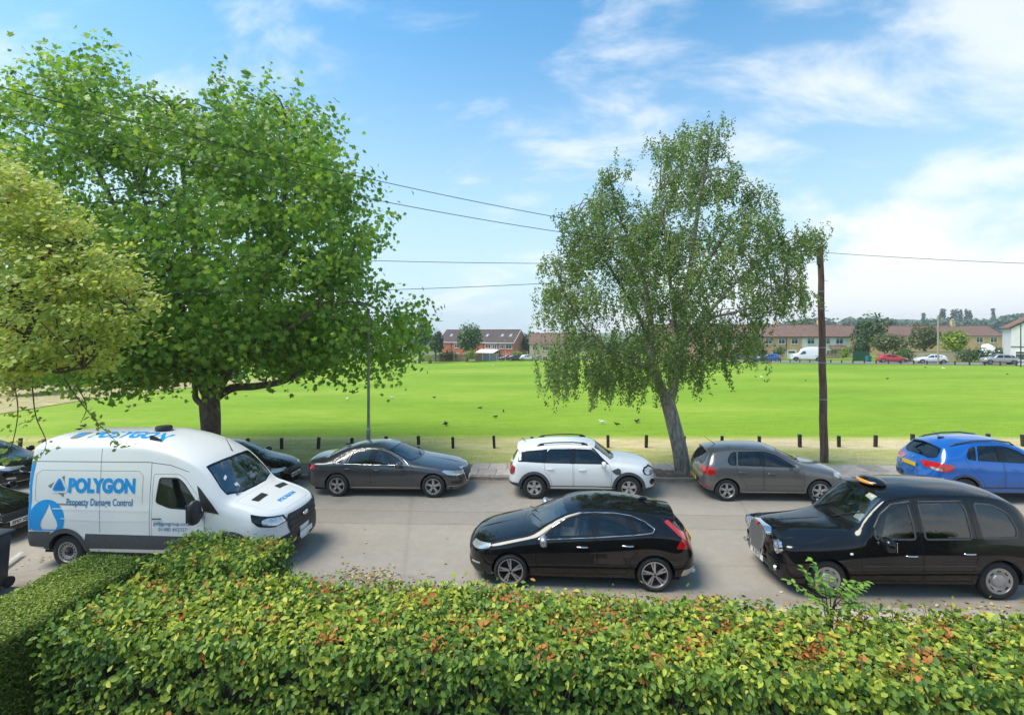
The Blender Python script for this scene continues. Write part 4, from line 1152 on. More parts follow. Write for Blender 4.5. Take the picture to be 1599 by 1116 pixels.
    # cabin
    if sp_.get('seats') and not far:
        for sx, zh, back, ys in sp_['seats']:
            for y in ys:
                mb = MB(); k = 0.48 if len(ys) > 1 else 1.15
                mb.rbox((sx - hl, y, zh), (0.50, k, 0.16), 0.05, 2)
                m = Matrix.Rotation(R(14), 3, 'Y'); mb.rbox((sx - hl + 0.30, y, zh + 0.33), (0.13, k, 0.60), 0.05, 2, rot=m)
                if len(ys) > 1: mb.rbox((sx - hl + 0.41, y, zh + 0.70), (0.09, 0.26, 0.17), 0.04, 2, rot=m)
                else:
                    for yy in (-0.35, 0.35): mb.rbox((sx - hl + 0.41, y + yy, zh + 0.68), (0.09, 0.25, 0.13), 0.04, 2, rot=m)
                mb.build('seat', P.get('seat_mat', M_SEAT), root, 40)
        dx, dz = sp_['dash']
        MB().rbox((dx - hl, 0, dz), (0.50, sp_['W'] - 0.36, 0.22), 0.07, 3).build('dashboard', M_DASH, root, 40)
        mb = MB(); c = Vector((dx - hl + 0.36, P.get('driver', 1) * 0.36, dz + 0.02)); m = Matrix.Rotation(R(-25), 3, 'Y')
        ring = [c + m @ Vector((0, 0.185 * math.cos(a), 0.185 * math.sin(a))) for a in np.linspace(0, 2 * math.pi, 25)]
        mb.tube(ring, 0.016, 6, False); mb.tube([c + m @ Vector((0, -0.17, 0)), c + m @ Vector((0, 0.17, 0))], 0.018, 6); mb.tube([c, c + m @ Vector((-0.25, 0, -0.05))], 0.03, 6)
        mb.build('steering_wheel', M_BLACKTRIM, root, 50)
    return root, sh

def hatch_spec(**kw):
    """a five-door hatchback, to be changed piece by piece"""
    d = dict(L=4.37, W=1.80, nose=(0.9, 2.6), tail=(0.55, 3.2), tyre=0.318, wheels=(0.89, 3.54), track=1.76, wheel=('star', 'low'), tyre_w=0.225,
             bulge=0.02, soft=0.03, crown=2.2, sill=0.93)
    d.update(kw); return d
# ---- paints
PT_BLACK = paint('black_paint', (0.006, 0.006, 0.007), 0.0, 0.3)
PT_DKGREY = paint('dark_grey_metallic_paint', (0.060, 0.064, 0.072), 0.5, 0.35)
PT_GREY = paint('warm_grey_metallic_paint', (0.145, 0.140, 0.136), 0.5, 0.35)
PT_WHITE = paint('white_paint', (0.74, 0.74, 0.74), 0.0, 0.35)
PT_BLUE = paint('blue_metallic_paint', (0.002, 0.105, 0.42), 0.2, 0.3)

def place(root, x, y, facing_left=True, slope=0.018, yaw=0.0):
    root.location = (x, y, gz(x, y))
    pitch = math.atan(slope)
    root.rotation_euler = (0, -pitch if facing_left else pitch, (0 if facing_left else math.pi) + yaw)

# ---- black hatchback with silver window line (near kerb, nose to the left)
SP_V = hatch_spec(
    bot=[(0, .24), (.25, .17), (.9, .19), (3.4, .20), (4.1, .25), (4.37, .36)],
    top=[(0, .60), (.06, .70), (.2, .78), (.55, .88), (1.0, .975), (1.25, 1.03), (1.6, 1.20), (2.0, 1.365), (2.3, 1.43), (2.7, 1.445), (3.2, 1.415), (3.7, 1.345), (3.86, 1.31), (3.98, 1.20), (4.15, 1.02), (4.26, .93), (4.33, .80), (4.37, .60)],
    rail=[(0, .56), (.06, .66), (.2, .73), (.55, .82), (1.0, .915), (1.3, .975), (1.6, 1.12), (2.0, 1.29), (2.3, 1.362), (2.7, 1.385), (3.2, 1.345), (3.7, 1.255), (3.9, 1.17), (4.15, .98), (4.37, .56)],
    rail_y=[(0, .72), (.5, .80), (1.2, .80), (1.6, .73), (2.0, .67), (2.6, .66), (3.3, .63), (3.9, .60), (4.2, .70), (4.37, .8)],
    belt=[(0, .50), (.3, .66), (.8, .79), (1.3, .86), (2.2, .92), (3.0, .97), (3.6, 1.02), (4.0, .99), (4.37, .52)],
    belt_y=[(0, .96), (1.3, .945), (2.5, .94), (3.4, .955), (4.0, .93), (4.37, .95)],
    mid=[(0, .40), (.9, .56), (3.5, .64), (4.37, .46)], arch_r=.368,
    screen=[(1.20, 0), (1.24, .35), (1.42, .665), (1.62, .63), (2.02, .545), (1.96, .3), (1.94, 0)],
    rearglass=[(3.90, 0), (3.91, .40), (4.10, .47), (4.18, .35), (4.20, 0)],
    bonnet=[(.16, 0), (.20, .36), (.42, .62), (1.30, .70), (1.16, .38), (1.12, 0)],
    windows=[[(1.55, .935), (1.78, 1.10), (2.02, 1.235), (2.26, 1.305), (2.42, 1.325), (2.44, .985)],
             [(2.53, .99), (2.52, 1.328), (2.80, 1.325), (3.05, 1.295), (3.18, 1.04)],
             [(3.24, 1.045), (3.12, 1.285), (3.35, 1.225), (3.52, 1.12), (3.50, 1.08)]],
    doors=[[(1.40, .30), (1.34, .70), (1.40, .90), (1.66, 1.085), (1.95, 1.245), (2.25, 1.345), (2.49, 1.355), (2.49, .30)],
           [(2.51, .30), (2.51, 1.355), (2.85, 1.350), (3.16, 1.30), (3.30, 1.02), (3.28, .80), (3.10, .60), (3.02, .30)]],
    pillars=[[(2.44, .985), (2.42, 1.33), (2.53, 1.33), (2.54, .99)]],
    handles=[(2.23, .80, .20), (3.06, .84, .20)], mirror=(1.50, .93, (.14, .20, .145)),
    headlight=[([(.07, .64), (.16, .745), (.50, .79), (.53, .72), (.40, .65), (.20, .61)], M_GLOSSBLACK, .004),
               ([(.10, .65), (.17, .735), (.52, .785), (.50, .725), (.34, .675), (.20, .64)], M_CLEARLENS, .007)],
    taillight=[([(3.77, 1.19), (3.86, 1.20), (4.03, 1.055), (4.20, .96), (4.28, .87), (4.16, .78), (3.93, .80), (3.98, .89), (4.05, .955), (3.93, 1.06)], M_REDLENS, .007)],
    sidepatch=[('fog_light', [(.10, .36), (.13, .41), (.30, .43), (.30, .40)], M_CLEARLENS, .005),
               ('lower_grille', [(.04, .27), (.05, .40), (.30, .40), (.36, .30)], M_BLACKTRIM, .003),
               ('rear_bumper_trim', [(4.00, .30), (4.05, .42), (4.30, .44), (4.36, .36), (4.20, .28)], M_ALLOY, .005)],
    sidestrip=[('shut_line', [(.55, .81), (.50, .73), (.52, .62)], .008, M_DARK, .001)],
    seats=[(1.95, .52, 0, (-.37, .37)), (2.95, .54, 0, (0,))], dash=(1.52, .84))

# ---- London style black taxi (near kerb, nose to the left)
SP_T = dict(L=4.58, W=1.78, nose=(.42, 3.2), tail=(.5, 3.0), tyre=.335, wheels=(.79, 3.676), track=1.70, wheel=('disc', 'mid'), tyre_w=.19, bulge=.028, soft=.03, crown=2.3, sill=.93, arch_r=.385,
    bot=[(0, .30), (.2, .22), (.9, .24), (3.6, .24), (4.2, .28), (4.58, .40)],
    top=[(0, .80), (.05, .98), (.14, 1.045), (.6, 1.09), (1.1, 1.12), (1.30, 1.145), (1.55, 1.40), (1.80, 1.64), (1.97, 1.755), (2.2, 1.80), (2.8, 1.834), (3.4, 1.82), (3.9, 1.755), (4.18, 1.65), (4.36, 1.47), (4.48, 1.16), (4.55, .88), (4.58, .62)],
    rail=[(0, .72), (.05, .92), (.14, 1.0), (.6, 1.055), (1.1, 1.085), (1.34, 1.105), (1.55, 1.31), (1.80, 1.545), (1.97, 1.665), (2.2, 1.72), (2.8, 1.755), (3.4, 1.74), (3.9, 1.665), (4.18, 1.55), (4.36, 1.37), (4.48, 1.08), (4.58, .58)],
    rail_y=[(0, .42), (.2, .44), (.8, .52), (1.2, .68), (1.4, .76), (1.8, .72), (2.2, .70), (3.0, .70), (3.8, .68), (4.2, .66), (4.58, .7)],
    belt=[(0, .62), (.12, .84), (.4, .90), (.9, .925), (1.4, .95), (2.2, .97), (3.0, .97), (3.8, 1.00), (4.3, .98), (4.58, .52)],
    belt_y=[(0, .94), (.5, .92), (1.4, .945), (2.5, .96), (3.6, .955), (4.3, .93), (4.58, .95)],
    mid=[(0, .45), (.8, .60), (2, .62), (3.6, .64), (4.58, .46)],
    screen=[(1.36, 0), (1.38, .36), (1.46, .66), (1.58, .655), (1.97, .585), (1.93, .3), (1.92, 0)],
    rearglass=[(4.10, 0), (4.11, .38), (4.32, .45), (4.40, .35), (4.41, 0)],
    bonnet=[(.10, 0), (.10, .27), (.30, .33), (.85, .46), (1.33, .62), (1.26, .36), (1.24, 0)],
    windows=[[(1.62, 1.04), (1.66, 1.22), (1.80, 1.43), (2.00, 1.59), (2.30, 1.635), (2.32, 1.04)],
             [(2.46, 1.04), (2.46, 1.645), (3.20, 1.65), (3.25, 1.54), (3.26, 1.05)],
             [(3.41, 1.06), (3.41, 1.635), (3.74, 1.60), (3.98, 1.46), (4.06, 1.20), (4.02, 1.07)]],
    glass_mats=[G_SIDE, G_DARK, G_DARK], dlo_r=.07,
    doors=[[(1.36, .33), (1.36, .92), (1.54, 1.10), (1.72, 1.44), (1.96, 1.655), (2.36, 1.715), (2.39, 1.0), (2.39, .33)],
           [(2.41, .33), (2.41, 1.0), (2.40, 1.715), (3.30, 1.72), (3.33, 1.0), (3.30, .72), (3.22, .52), (3.22, .33)]],
    handles=[(2.20, .78, .19), (3.17, .82, .19)], mirror=(1.66, 1.02, (.18, .24, .18)),
    headlight=[], taillight=[([(4.42, .62), (4.40, .86), (4.52, .88), (4.55, .64)], M_REDLENS, .006)],
    sidepatch=[('front_bumper', [(.004, .34), (.004, .58), (.44, .60), (.40, .34)], PT_BLACK, .018),
               ('rear_bumper', [(4.12, .36), (4.12, .56), (4.57, .56), (4.57, .38)], PT_BLACK, .018)],
    sidestrip=[('door_moulding', [(1.38, .60), (3.26, .615)], .016, M_GREYTRIM, .006), ('sill_trim', [(1.2, .30), (3.26, .30)], .05, M_BLACKTRIM, .004), ('waist_crease', [(.5, .845), (1.35, .90)], .006, M_GLOSSBLACK, .002)],
    seats=[(1.98, .62, 0, (-.38, .38)), (3.55, .58, 0, (0,))], dash=(1.62, .98))

# ---- dark grey saloon (far kerb, nose to the right)
SP_A = dict(L=4.93, W=1.87, nose=(.9, 2.5), tail=(.6, 3.0), tyre=.338, wheels=(.92, 3.832), track=1.85, wheel=('five', 'mid'), tyre_w=.225, bulge=.02, soft=.032, crown=2.2, sill=.93, arch_r=.39,
    bot=[(0, .24), (.3, .17), (.9, .19), (3.9, .20), (4.6, .26), (4.93, .38)],
    top=[(0, .62), (.06, .72), (.25, .80), (.7, .90), (1.2, .985), (1.48, 1.03), (1.8, 1.17), (2.2, 1.335), (2.5, 1.41), (2.9, 1.455), (3.3, 1.44), (3.7, 1.37), (4.1, 1.22), (4.35, 1.12), (4.6, 1.085), (4.82, 1.06), (4.89, .96), (4.93, .66)],
    rail=[(0, .58), (.06, .67), (.25, .745), (.7, .84), (1.2, .925), (1.5, .975), (1.8, 1.09), (2.2, 1.255), (2.5, 1.34), (2.9, 1.39), (3.3, 1.375), (3.7, 1.29), (4.1, 1.145), (4.35, 1.05), (4.6, 1.03), (4.82, 1.0), (4.93, .6)],
    rail_y=[(0, .72), (.7, .82), (1.4, .80), (1.8, .73), (2.3, .66), (2.9, .645), (3.5, .63), (4.1, .65), (4.5, .76), (4.93, .85)],
    belt=[(0, .52), (.3, .68), (.9, .80), (1.5, .89), (2.4, .925), (3.4, .945), (4.2, .955), (4.6, .94), (4.93, .55)],
    belt_y=[(0, .96), (1.4, .955), (2.5, .95), (3.6, .955), (4.3, .94), (4.93, .95)],
    mid=[(0, .42), (.9, .60), (3.8, .66), (4.93, .50)],
    screen=[(1.44, 0), (1.48, .36), (1.64, .70), (1.86, .665), (2.34, .56), (2.28, .3), (2.26, 0)],
    rearglass=[(3.62, 0), (3.63, .36), (3.70, .52), (4.18, .58), (4.26, .40), (4.28, 0)],
    bonnet=[(.14, 0), (.18, .40), (.40, .66), (1.50, .74), (1.38, .38), (1.34, 0)],
    windows=[[(1.80, .955), (2.02, 1.10), (2.30, 1.24), (2.56, 1.325), (2.70, 1.345), (2.76, .965)],
             [(2.87, .968), (2.82, 1.352), (3.10, 1.352), (3.42, 1.295), (3.50, .985)],
             [(3.56, .985), (3.47, 1.275), (3.72, 1.175), (3.94, 1.035), (3.92, .995)]],
    doors=[[(1.56, .30), (1.50, .70), (1.56, .90), (1.86, 1.085), (2.20, 1.25), (2.52, 1.365), (2.78, 1.385), (2.80, .30)],
           [(2.82, .30), (2.82, 1.385), (3.20, 1.375), (3.52, 1.30), (3.74, 1.02), (3.60, .82), (3.42, .62), (3.32, .30)]],
    pillars=[[(2.76, .965), (2.70, 1.35), (2.82, 1.355), (2.87, .965)]],
    handles=[(2.60, .80, .21), (3.50, .83, .21)], mirror=(1.88, .955, (.14, .20, .135)),
    headlight=[([(.08, .62), (.14, .70), (.62, .79), (.66, .75), (.50, .67), (.26, .60)], M_CLEARLENS, .005)],
    taillight=[([(4.50, .80), (4.52, .92), (4.86, .94), (4.90, .80), (4.80, .76)], M_REDLENS, .006)],
    sidepatch=[('bumper_vent', [(.10, .34), (.12, .44), (.42, .47), (.40, .42), (.24, .36)], M_BLACKTRIM, .004)],
    sidestrip=[('sill_trim', [(1.32, .29), (3.4, .29)], .02, M_CHROME, .005), ('shoulder_crease', [(.8, .80), (1.5, .86), (3.0, .88), (4.5, .90)], .006, PT_DKGREY, .003), ('bumper_blade', [(.2, .30), (.5, .33)], .014, M_CHROME, .006)],
    seats=[(2.20, .50, 0, (-.38, .38)), (3.15, .52, 0, (0,))], dash=(1.76, .84))

# ---- white compact SUV with round lamps (far kerb, nose to the right)
SP_M = dict(L=4.30, W=1.82, nose=(.7, 2.7), tail=(.5, 3.4), tyre=.335, wheels=(.84, 3.51), track=1.79, wheel=('plain5', 'high'), tyre_w=.215, bulge=.016, soft=.034, crown=2.6, sill=.93, arch_r=.385,
    bot=[(0, .30), (.25, .24), (.9, .26), (3.5, .26), (4.0, .32), (4.30, .42)],
    top=[(0, .66), (.05, .80), (.16, .90), (.45, .99), (.9, 1.055), (1.18, 1.085), (1.45, 1.28), (1.75, 1.47), (2.0, 1.53), (2.5, 1.555), (3.1, 1.54), (3.6, 1.49), (3.88, 1.44), (3.98, 1.34), (4.10, 1.12), (4.22, .98), (4.27, .84), (4.30, .62)],
    rail=[(0, .62), (.05, .75), (.16, .85), (.45, .935), (.9, 1.0), (1.2, 1.03), (1.45, 1.20), (1.75, 1.40), (2.0, 1.455), (2.5, 1.475), (3.1, 1.455), (3.6, 1.40), (3.9, 1.35), (4.0, 1.25), (4.10, 1.06), (4.30, .58)],
    rail_y=[(0, .72), (.5, .82), (1.1, .82), (1.4, .76), (1.75, .71), (2.2, .70), (3.0, .695), (3.8, .68), (4.1, .74), (4.30, .82)],
    belt=[(0, .56), (.2, .74), (.7, .87), (1.2, .945), (2.2, .975), (3.2, 1.0), (3.9, 1.02), (4.1, .98), (4.30, .54)],
    belt_y=[(0, .96), (1.2, .955), (2.5, .95), (3.6, .95), (4.30, .95)],
    mid=[(0, .46), (.8, .62), (3.5, .68), (4.30, .5)],
    screen=[(1.16, 0), (1.19, .36), (1.32, .68), (1.46, .66), (1.76, .60), (1.71, .3), (1.70, 0)],
    rearglass=[(3.95, 0), (3.96, .42), (4.10, .52), (4.15, .40), (4.16, 0)],
    bonnet=[(.14, 0), (.17, .40), (.40, .66), (1.20, .72), (1.10, .38), (1.07, 0)],
    windows=[[(1.50, 1.005), (1.62, 1.16), (1.84, 1.375), (2.30, 1.395), (2.34, 1.015)],
             [(2.46, 1.018), (2.42, 1.395), (3.04, 1.385), (3.14, 1.30), (3.18, 1.03)],
             [(3.28, 1.035), (3.24, 1.365), (3.78, 1.32), (3.84, 1.22), (3.80, 1.06)]],
    doors=[[(1.34, .36), (1.30, .80), (1.38, 1.01), (1.56, 1.17), (1.78, 1.405), (2.36, 1.425), (2.38, .36)],
           [(2.40, .36), (2.40, 1.425), (3.10, 1.41), (3.22, 1.2), (3.21, .82), (3.06, .64), (3.00, .36)]],
    pillars=[[(2.33, 1.01), (2.30, 1.40), (2.43, 1.40), (2.47, 1.01)], [(3.17, 1.025), (3.12, 1.385), (3.25, 1.375), (3.29, 1.03)], [(3.79, 1.055), (3.80, 1.31), (3.93, 1.30), (3.97, 1.06)], [(1.38, 1.0), (1.56, 1.17), (1.80, 1.41), (1.86, 1.41), (1.62, 1.16), (1.50, 1.0)]],
    handles=[(2.14, .85, .20), (3.04, .87, .20)], mirror=(1.52, 1.00, (.15, .20, .15)),
    headlight=[([(.10, .72), (.12, .84), (.22, .91), (.40, .90), (.46, .82), (.40, .72), (.24, .68)], M_GLOSSBLACK, .004), ([(.14, .73), (.16, .83), (.25, .88), (.37, .87), (.41, .81), (.36, .73), (.25, .70)], M_CLEARLENS, .008)],
    taillight=[([(4.07, .72), (4.05, .92), (4.16, .98), (4.23, .94), (4.24, .74), (4.16, .68)], M_CHROME, .005), ([(4.09, .74), (4.07, .91), (4.16, .95), (4.215, .92), (4.222, .75), (4.16, .71)], M_REDLENS, .009)],
    sidepatch=[('side_scuttle', [(1.05, .74), (1.06, .86), (1.12, .90), (1.30, .84), (1.28, .78), (1.18, .72)], M_GREYTRIM, .008),
               ('bumper_vent', [(.05, .40), (.06, .52), (.20, .58), (.26, .50), (.20, .40)], M_GLOSSBLACK, .004)],
    sidestrip=[('sill_cladding', [(1.22, .325), (3.14, .325)], .14, M_GREYTRIM, .008), ('sill_bright', [(1.4, .285), (3.0, .285)], .016, M_ALLOY, .012), ('rear_cladding', [(3.88, .40), (4.26, .44)], .13, M_GREYTRIM, .008), ('front_cladding', [(.06, .30), (.46, .30)], .11, M_GREYTRIM, .008)],
    seats=[(1.95, .62, 0, (-.38, .38)), (2.95, .62, 0, (0,))], dash=(1.46, .95))

# ---- grey supermini (far kerb, nose to the right)
SP_P = dict(L=3.97, W=1.69, nose=(.75, 2.6), tail=(.5, 3.2), tyre=.305, wheels=(.85, 3.306), track=1.66, wheel=('five', 'mid'), tyre_w=.185, bulge=.016, soft=.03, crown=2.4, sill=.93, arch_r=.352,
    bot=[(0, .25), (.25, .18), (.9, .20), (3.3, .21), (3.75, .27), (3.97, .38)],
    top=[(0, .60), (.06, .72), (.2, .80), (.5, .90), (.9, .985), (1.15, 1.04), (1.5, 1.22), (1.85, 1.38), (2.15, 1.445), (2.5, 1.455), (3.0, 1.445), (3.4, 1.405), (3.56, 1.37), (3.66, 1.27), (3.80, 1.05), (3.88, .92), (3.93, .80), (3.97, .56)],
    rail=[(0, .56), (.06, .67), (.2, .75), (.5, .84), (.9, .92), (1.2, .985), (1.5, 1.135), (1.85, 1.30), (2.15, 1.37), (2.5, 1.385), (3.0, 1.37), (3.4, 1.325), (3.58, 1.28), (3.68, 1.18), (3.80, 1.0), (3.97, .52)],
    rail_y=[(0, .72), (.5, .82), (1.1, .81), (1.5, .74), (1.85, .69), (2.4, .675), (3.0, .67), (3.5, .66), (3.8, .74), (3.97, .82)],
    belt=[(0, .50), (.25, .68), (.7, .80), (1.2, .885), (2.0, .92), (3.0, .95), (3.5, .97), (3.75, .93), (3.97, .5)],
    belt_y=[(0, .96), (1.2, .95), (2.5, .945), (3.3, .95), (3.97, .95)],
    mid=[(0, .42), (.8, .58), (3.3, .62), (3.97, .46)],
    screen=[(1.12, 0), (1.15, .34), (1.31, .62), (1.50, .60), (1.88, .53), (1.82, .3), (1.80, 0)],
    rearglass=[(3.62, 0), (3.63, .36), (3.80, .47), (3.85, .36), (3.855, 0)],
    bonnet=[(.14, 0), (.18, .36), (.40, .60), (1.20, .67), (1.08, .36), (1.05, 0)],
    windows=[[(1.46, .945), (1.66, 1.09), (1.90, 1.24), (2.12, 1.315), (2.24, 1.335), (2.26, .965)],
             [(2.36, .968), (2.34, 1.338), (2.92, 1.325), (2.98, .99)],
             [(3.03, .99), (2.97, 1.322), (3.10, 1.305), (3.22, 1.16), (3.24, 1.06), (3.19, 1.0)]],
    doors=[[(1.28, .30), (1.24, .70), (1.32, .92), (1.56, 1.085), (1.85, 1.27), (2.10, 1.355), (2.30, 1.372), (2.31, .30)],
           [(2.33, .30), (2.32, 1.372), (2.94, 1.358), (3.03, 1.2), (3.04, .86), (2.92, .66), (2.80, .48), (2.76, .30)]],
    pillars=[[(2.26, .965), (2.24, 1.338), (2.34, 1.34), (2.36, .965)]],
    handles=[(2.12, .78, .19), (2.88, .81, .19)], mirror=(1.50, .945, (.13, .19, .135)),
    headlight=[([(.07, .62), (.12, .73), (.44, .80), (.48, .74), (.34, .65), (.18, .60)], M_CLEARLENS, .005)],
    taillight=[([(3.62, .74), (3.60, .92), (3.66, .95), (3.87, .93), (3.90, .76), (3.84, .72)], M_REDLENS, .008)],
    sidepatch=[('rear_reflector', [(3.70, .34), (3.72, .38), (3.92, .40), (3.92, .37)], M_REDLENS, .006)],
    sidestrip=[('door_crease', [(1.26, .42), (2.78, .42)], .05, PT_GREY, .012), ('sill_trim', [(1.22, .27), (2.9, .27)], .018, M_ALLOY, .006), ('bumper_line', [(3.64, .60), (3.93, .62)], .008, M_DARK, .001), ('shut_line', [(.52, .82), (.50, .70), (.52, .50)], .008, M_DARK, .001)],
    seats=[(1.85, .54, 0, (-.35, .35)), (2.72, .56, 0, (0,))], dash=(1.44, .86))

# ---- bright blue crossover (far kerb, nose to the right)
SP_B = dict(L=4.28, W=1.78, nose=(.75, 2.6), tail=(.55, 2.9), tyre=.345, wheels=(.93, 3.485), track=1.75, wheel=('five', 'mid'), tyre_w=.215, bulge=.022, soft=.036, crown=2.4, sill=.93, arch_r=.395,
    bot=[(0, .30), (.25, .24), (.9, .26), (3.5, .28), (4.0, .34), (4.28, .46)],
    top=[(0, .72), (.06, .86), (.2, .95), (.55, 1.05), (1.0, 1.12), (1.25, 1.16), (1.6, 1.36), (1.95, 1.55), (2.25, 1.63), (2.6, 1.655), (3.1, 1.64), (3.5, 1.59), (3.72, 1.54), (3.82, 1.44), (3.98, 1.22), (4.12, 1.09), (4.22, .98), (4.28, .66)],
    rail=[(0, .68), (.06, .81), (.2, .89), (.55, .98), (1.0, 1.05), (1.3, 1.10), (1.6, 1.27), (1.95, 1.465), (2.25, 1.55), (2.6, 1.575), (3.1, 1.55), (3.5, 1.49), (3.74, 1.43), (3.84, 1.33), (3.98, 1.14), (4.28, .62)],
    rail_y=[(0, .72), (.5, .82), (1.2, .81), (1.6, .74), (2.0, .69), (2.5, .675), (3.1, .665), (3.6, .64), (3.95, .72), (4.28, .82)],
    belt=[(0, .60), (.25, .78), (.7, .92), (1.3, 1.0), (2.2, 1.04), (3.0, 1.08), (3.6, 1.12), (3.95, 1.05), (4.28, .58)],
    belt_y=[(0, .96), (1.3, .95), (2.5, .945), (3.4, .95), (4.28, .95)],
    mid=[(0, .48), (.9, .66), (3.5, .72), (4.28, .54)],
    screen=[(1.22, 0), (1.26, .36), (1.42, .66), (1.62, .63), (1.98, .56), (1.92, .3), (1.90, 0)],
    rearglass=[(3.76, 0), (3.77, .40), (3.86, .55), (3.96, .57), (4.03, .40), (4.05, 0)],
    bonnet=[(.14, 0), (.18, .38), (.42, .62), (1.30, .70), (1.18, .38), (1.15, 0)],
    windows=[[(1.62, 1.075), (1.82, 1.24), (2.02, 1.39), (2.24, 1.475), (2.38, 1.50), (2.42, 1.11)],
             [(2.56, 1.115), (2.52, 1.505), (2.98, 1.495), (3.10, 1.15)],
             [(3.15, 1.155), (3.04, 1.49), (3.22, 1.42), (3.34, 1.25), (3.34, 1.18)]],
    doors=[[(1.38, .42), (1.34, .80), (1.44, 1.04), (1.72, 1.22), (1.98, 1.42), (2.22, 1.52), (2.46, 1.545), (2.48, .42)],
           [(2.50, .42), (2.49, 1.545), (3.02, 1.53), (3.16, 1.48), (3.40, 1.22), (3.34, .96), (3.14, .76), (3.02, .60), (2.98, .42)]],
    pillars=[[(2.42, 1.11), (2.37, 1.505), (2.52, 1.51), (2.57, 1.115)]],
    handles=[(2.24, .92, .20), (3.10, .96, .20)], mirror=(1.64, 1.075, (.15, .20, .15)),
    headlight=[([(.07, .76), (.12, .86), (.46, .92), (.50, .84), (.34, .76)], M_CLEARLENS, .005)],
    taillight=[([(3.78, .88), (3.72, .98), (3.80, 1.05), (4.00, 1.07), (4.16, 1.03), (4.18, .90), (4.06, .84)], M_REDLENS, .010), ([(3.98, .86), (4.0, .93), (4.12, .93), (4.12, .87)], M_CLEARLENS, .013)],
    sidepatch=[('bumper_cladding', [(3.92, .38), (3.96, .54), (4.27, .60), (4.27, .46), (4.1, .38)], M_GREYTRIM, .008), ('rear_reflector', [(3.96, .56), (3.98, .60), (4.14, .62), (4.14, .58)], M_REDLENS, .012)],
    sidestrip=[('sill_cladding', [(1.34, .36), (3.08, .36)], .20, M_GREYTRIM, .008), ('tailgate_line', [(3.74, 1.42), (3.92, 1.17), (4.0, 1.0)], .008, M_DARK, .001)],
    seats=[(2.05, .66, 0, (-.37, .37)), (2.98, .68, 0, (0,))], dash=(1.58, 1.0))
def place_px(root, sh, sp_, pf, pr, yside, left=True, yaw=0.0):
    """stand a car so that its near wheels, centred at pf (front) and pr (rear) in the photo, touch the road at depth yside"""
    hl = sh.L / 2; k = 1 if left else -1
    out = []
    for px, w in ((pf, sp_['wheels'][0]), (pr, sp_['wheels'][1])):
        if px is None: continue
        out.append(atY(px, 700, yside).x - k * (w - hl))
    place(root, sum(out) / len(out), yside + sp_['track'] / 2, left, yaw=yaw)
NEAR_Y, FAR_Y = 9.08, 13.95
def spoiler(sh, root, x0, x1, half, mat, th=.035, lift=.004):
    """roof spoiler that carries the roof line on over the rear window"""
    a, b = (throw(sh, [(x - sh.L / 2, 0)], '-z', 0)[0] for x in (x0 - .06, x0)); sl = (b[2] - a[2]) / .06; ys = np.linspace(-half, half, 13); V = []
    for y in ys:
        e = 1 - (abs(y) / half) ** 4 * .25; z0 = throw(sh, [(x0 - .05 - sh.L / 2, y)], '-z', 0)[0][2]
        for x, dz in ((x0 - .05, lift), (x0 + (x1 - x0) * e, .0)):
            zt = z0 + (x - x0 + .05) * sl * .8 + dz; V += [(x - sh.L / 2, y, zt), (x - sh.L / 2, y, zt - th)]
    F = []
    for i in range(12):
        k = 4 * i; F += [(k, k + 4, k + 6, k + 2), (k + 1, k + 3, k + 7, k + 5), (k + 2, k + 6, k + 7, k + 3), (k, k + 1, k + 5, k + 4)]
    F += [(0, 2, 3, 1), (48, 49, 51, 50)]
    MB().add(V, F).build('spoiler', mat, root, 50)
# ---------------- black hatchback
root, sh = make_car('parked_hatchback', 'glossy black five-door hatchback with a silver window line, parked just beyond the long leafy hedge', SP_V, dict(
    paint=PT_BLACK, handle_mat=M_CHROME, mirror_mat=M_ALLOY,  # silver mirror caps: sky reflection on black put into the colour
    chrome_dlo=[(1.42, .90), (1.66, 1.075), (1.95, 1.235), (2.25, 1.335), (2.50, 1.350), (2.85, 1.345), (3.16, 1.30), (3.40, 1.215), (3.57, 1.11), (3.52, 1.06), (3.20, 1.02), (2.5, .965)]))
place_px(root, sh, SP_V, 797, 1024, NEAR_Y)
project(sh, 'grille', rounded([(-.42, .52), (-.48, .70), (.48, .70), (.42, .52)], .05), '-x', M_BLACKTRIM, root, .006)
project(sh, 'lower_intake', rounded([(-.50, .26), (-.55, .38), (.55, .38), (.50, .26)], .04), '-x', M_BLACKTRIM, root, .005)
spoiler(sh, root, 3.84, 4.02, .53, PT_BLACK)
make_plate(root, '', tuple(throw(sh, [(0, .74)], '+x', .006)[0]), True, M_PLATE_Y, tilt=0.0)
for y in (-.62, .62): MB().tube([(1.96, y, .30), (2.13, y, .30)], .042, 10).build('exhaust', M_CHROME, root, 50)
MB().tube([(-.92, .10, 1.06), (-.72, -.42, 1.09)], .010, 5).build('wiper', M_BLACKTRIM, root); MB().tube([(-.98, .55, 1.04), (-.76, .05, 1.08)], .010, 5).build('wiper', M_BLACKTRIM, root)
MB().ellipsoid((1.30, 0, 1.42), (.10, .03, .035)).build('aerial_fin', PT_BLACK, root, 60)

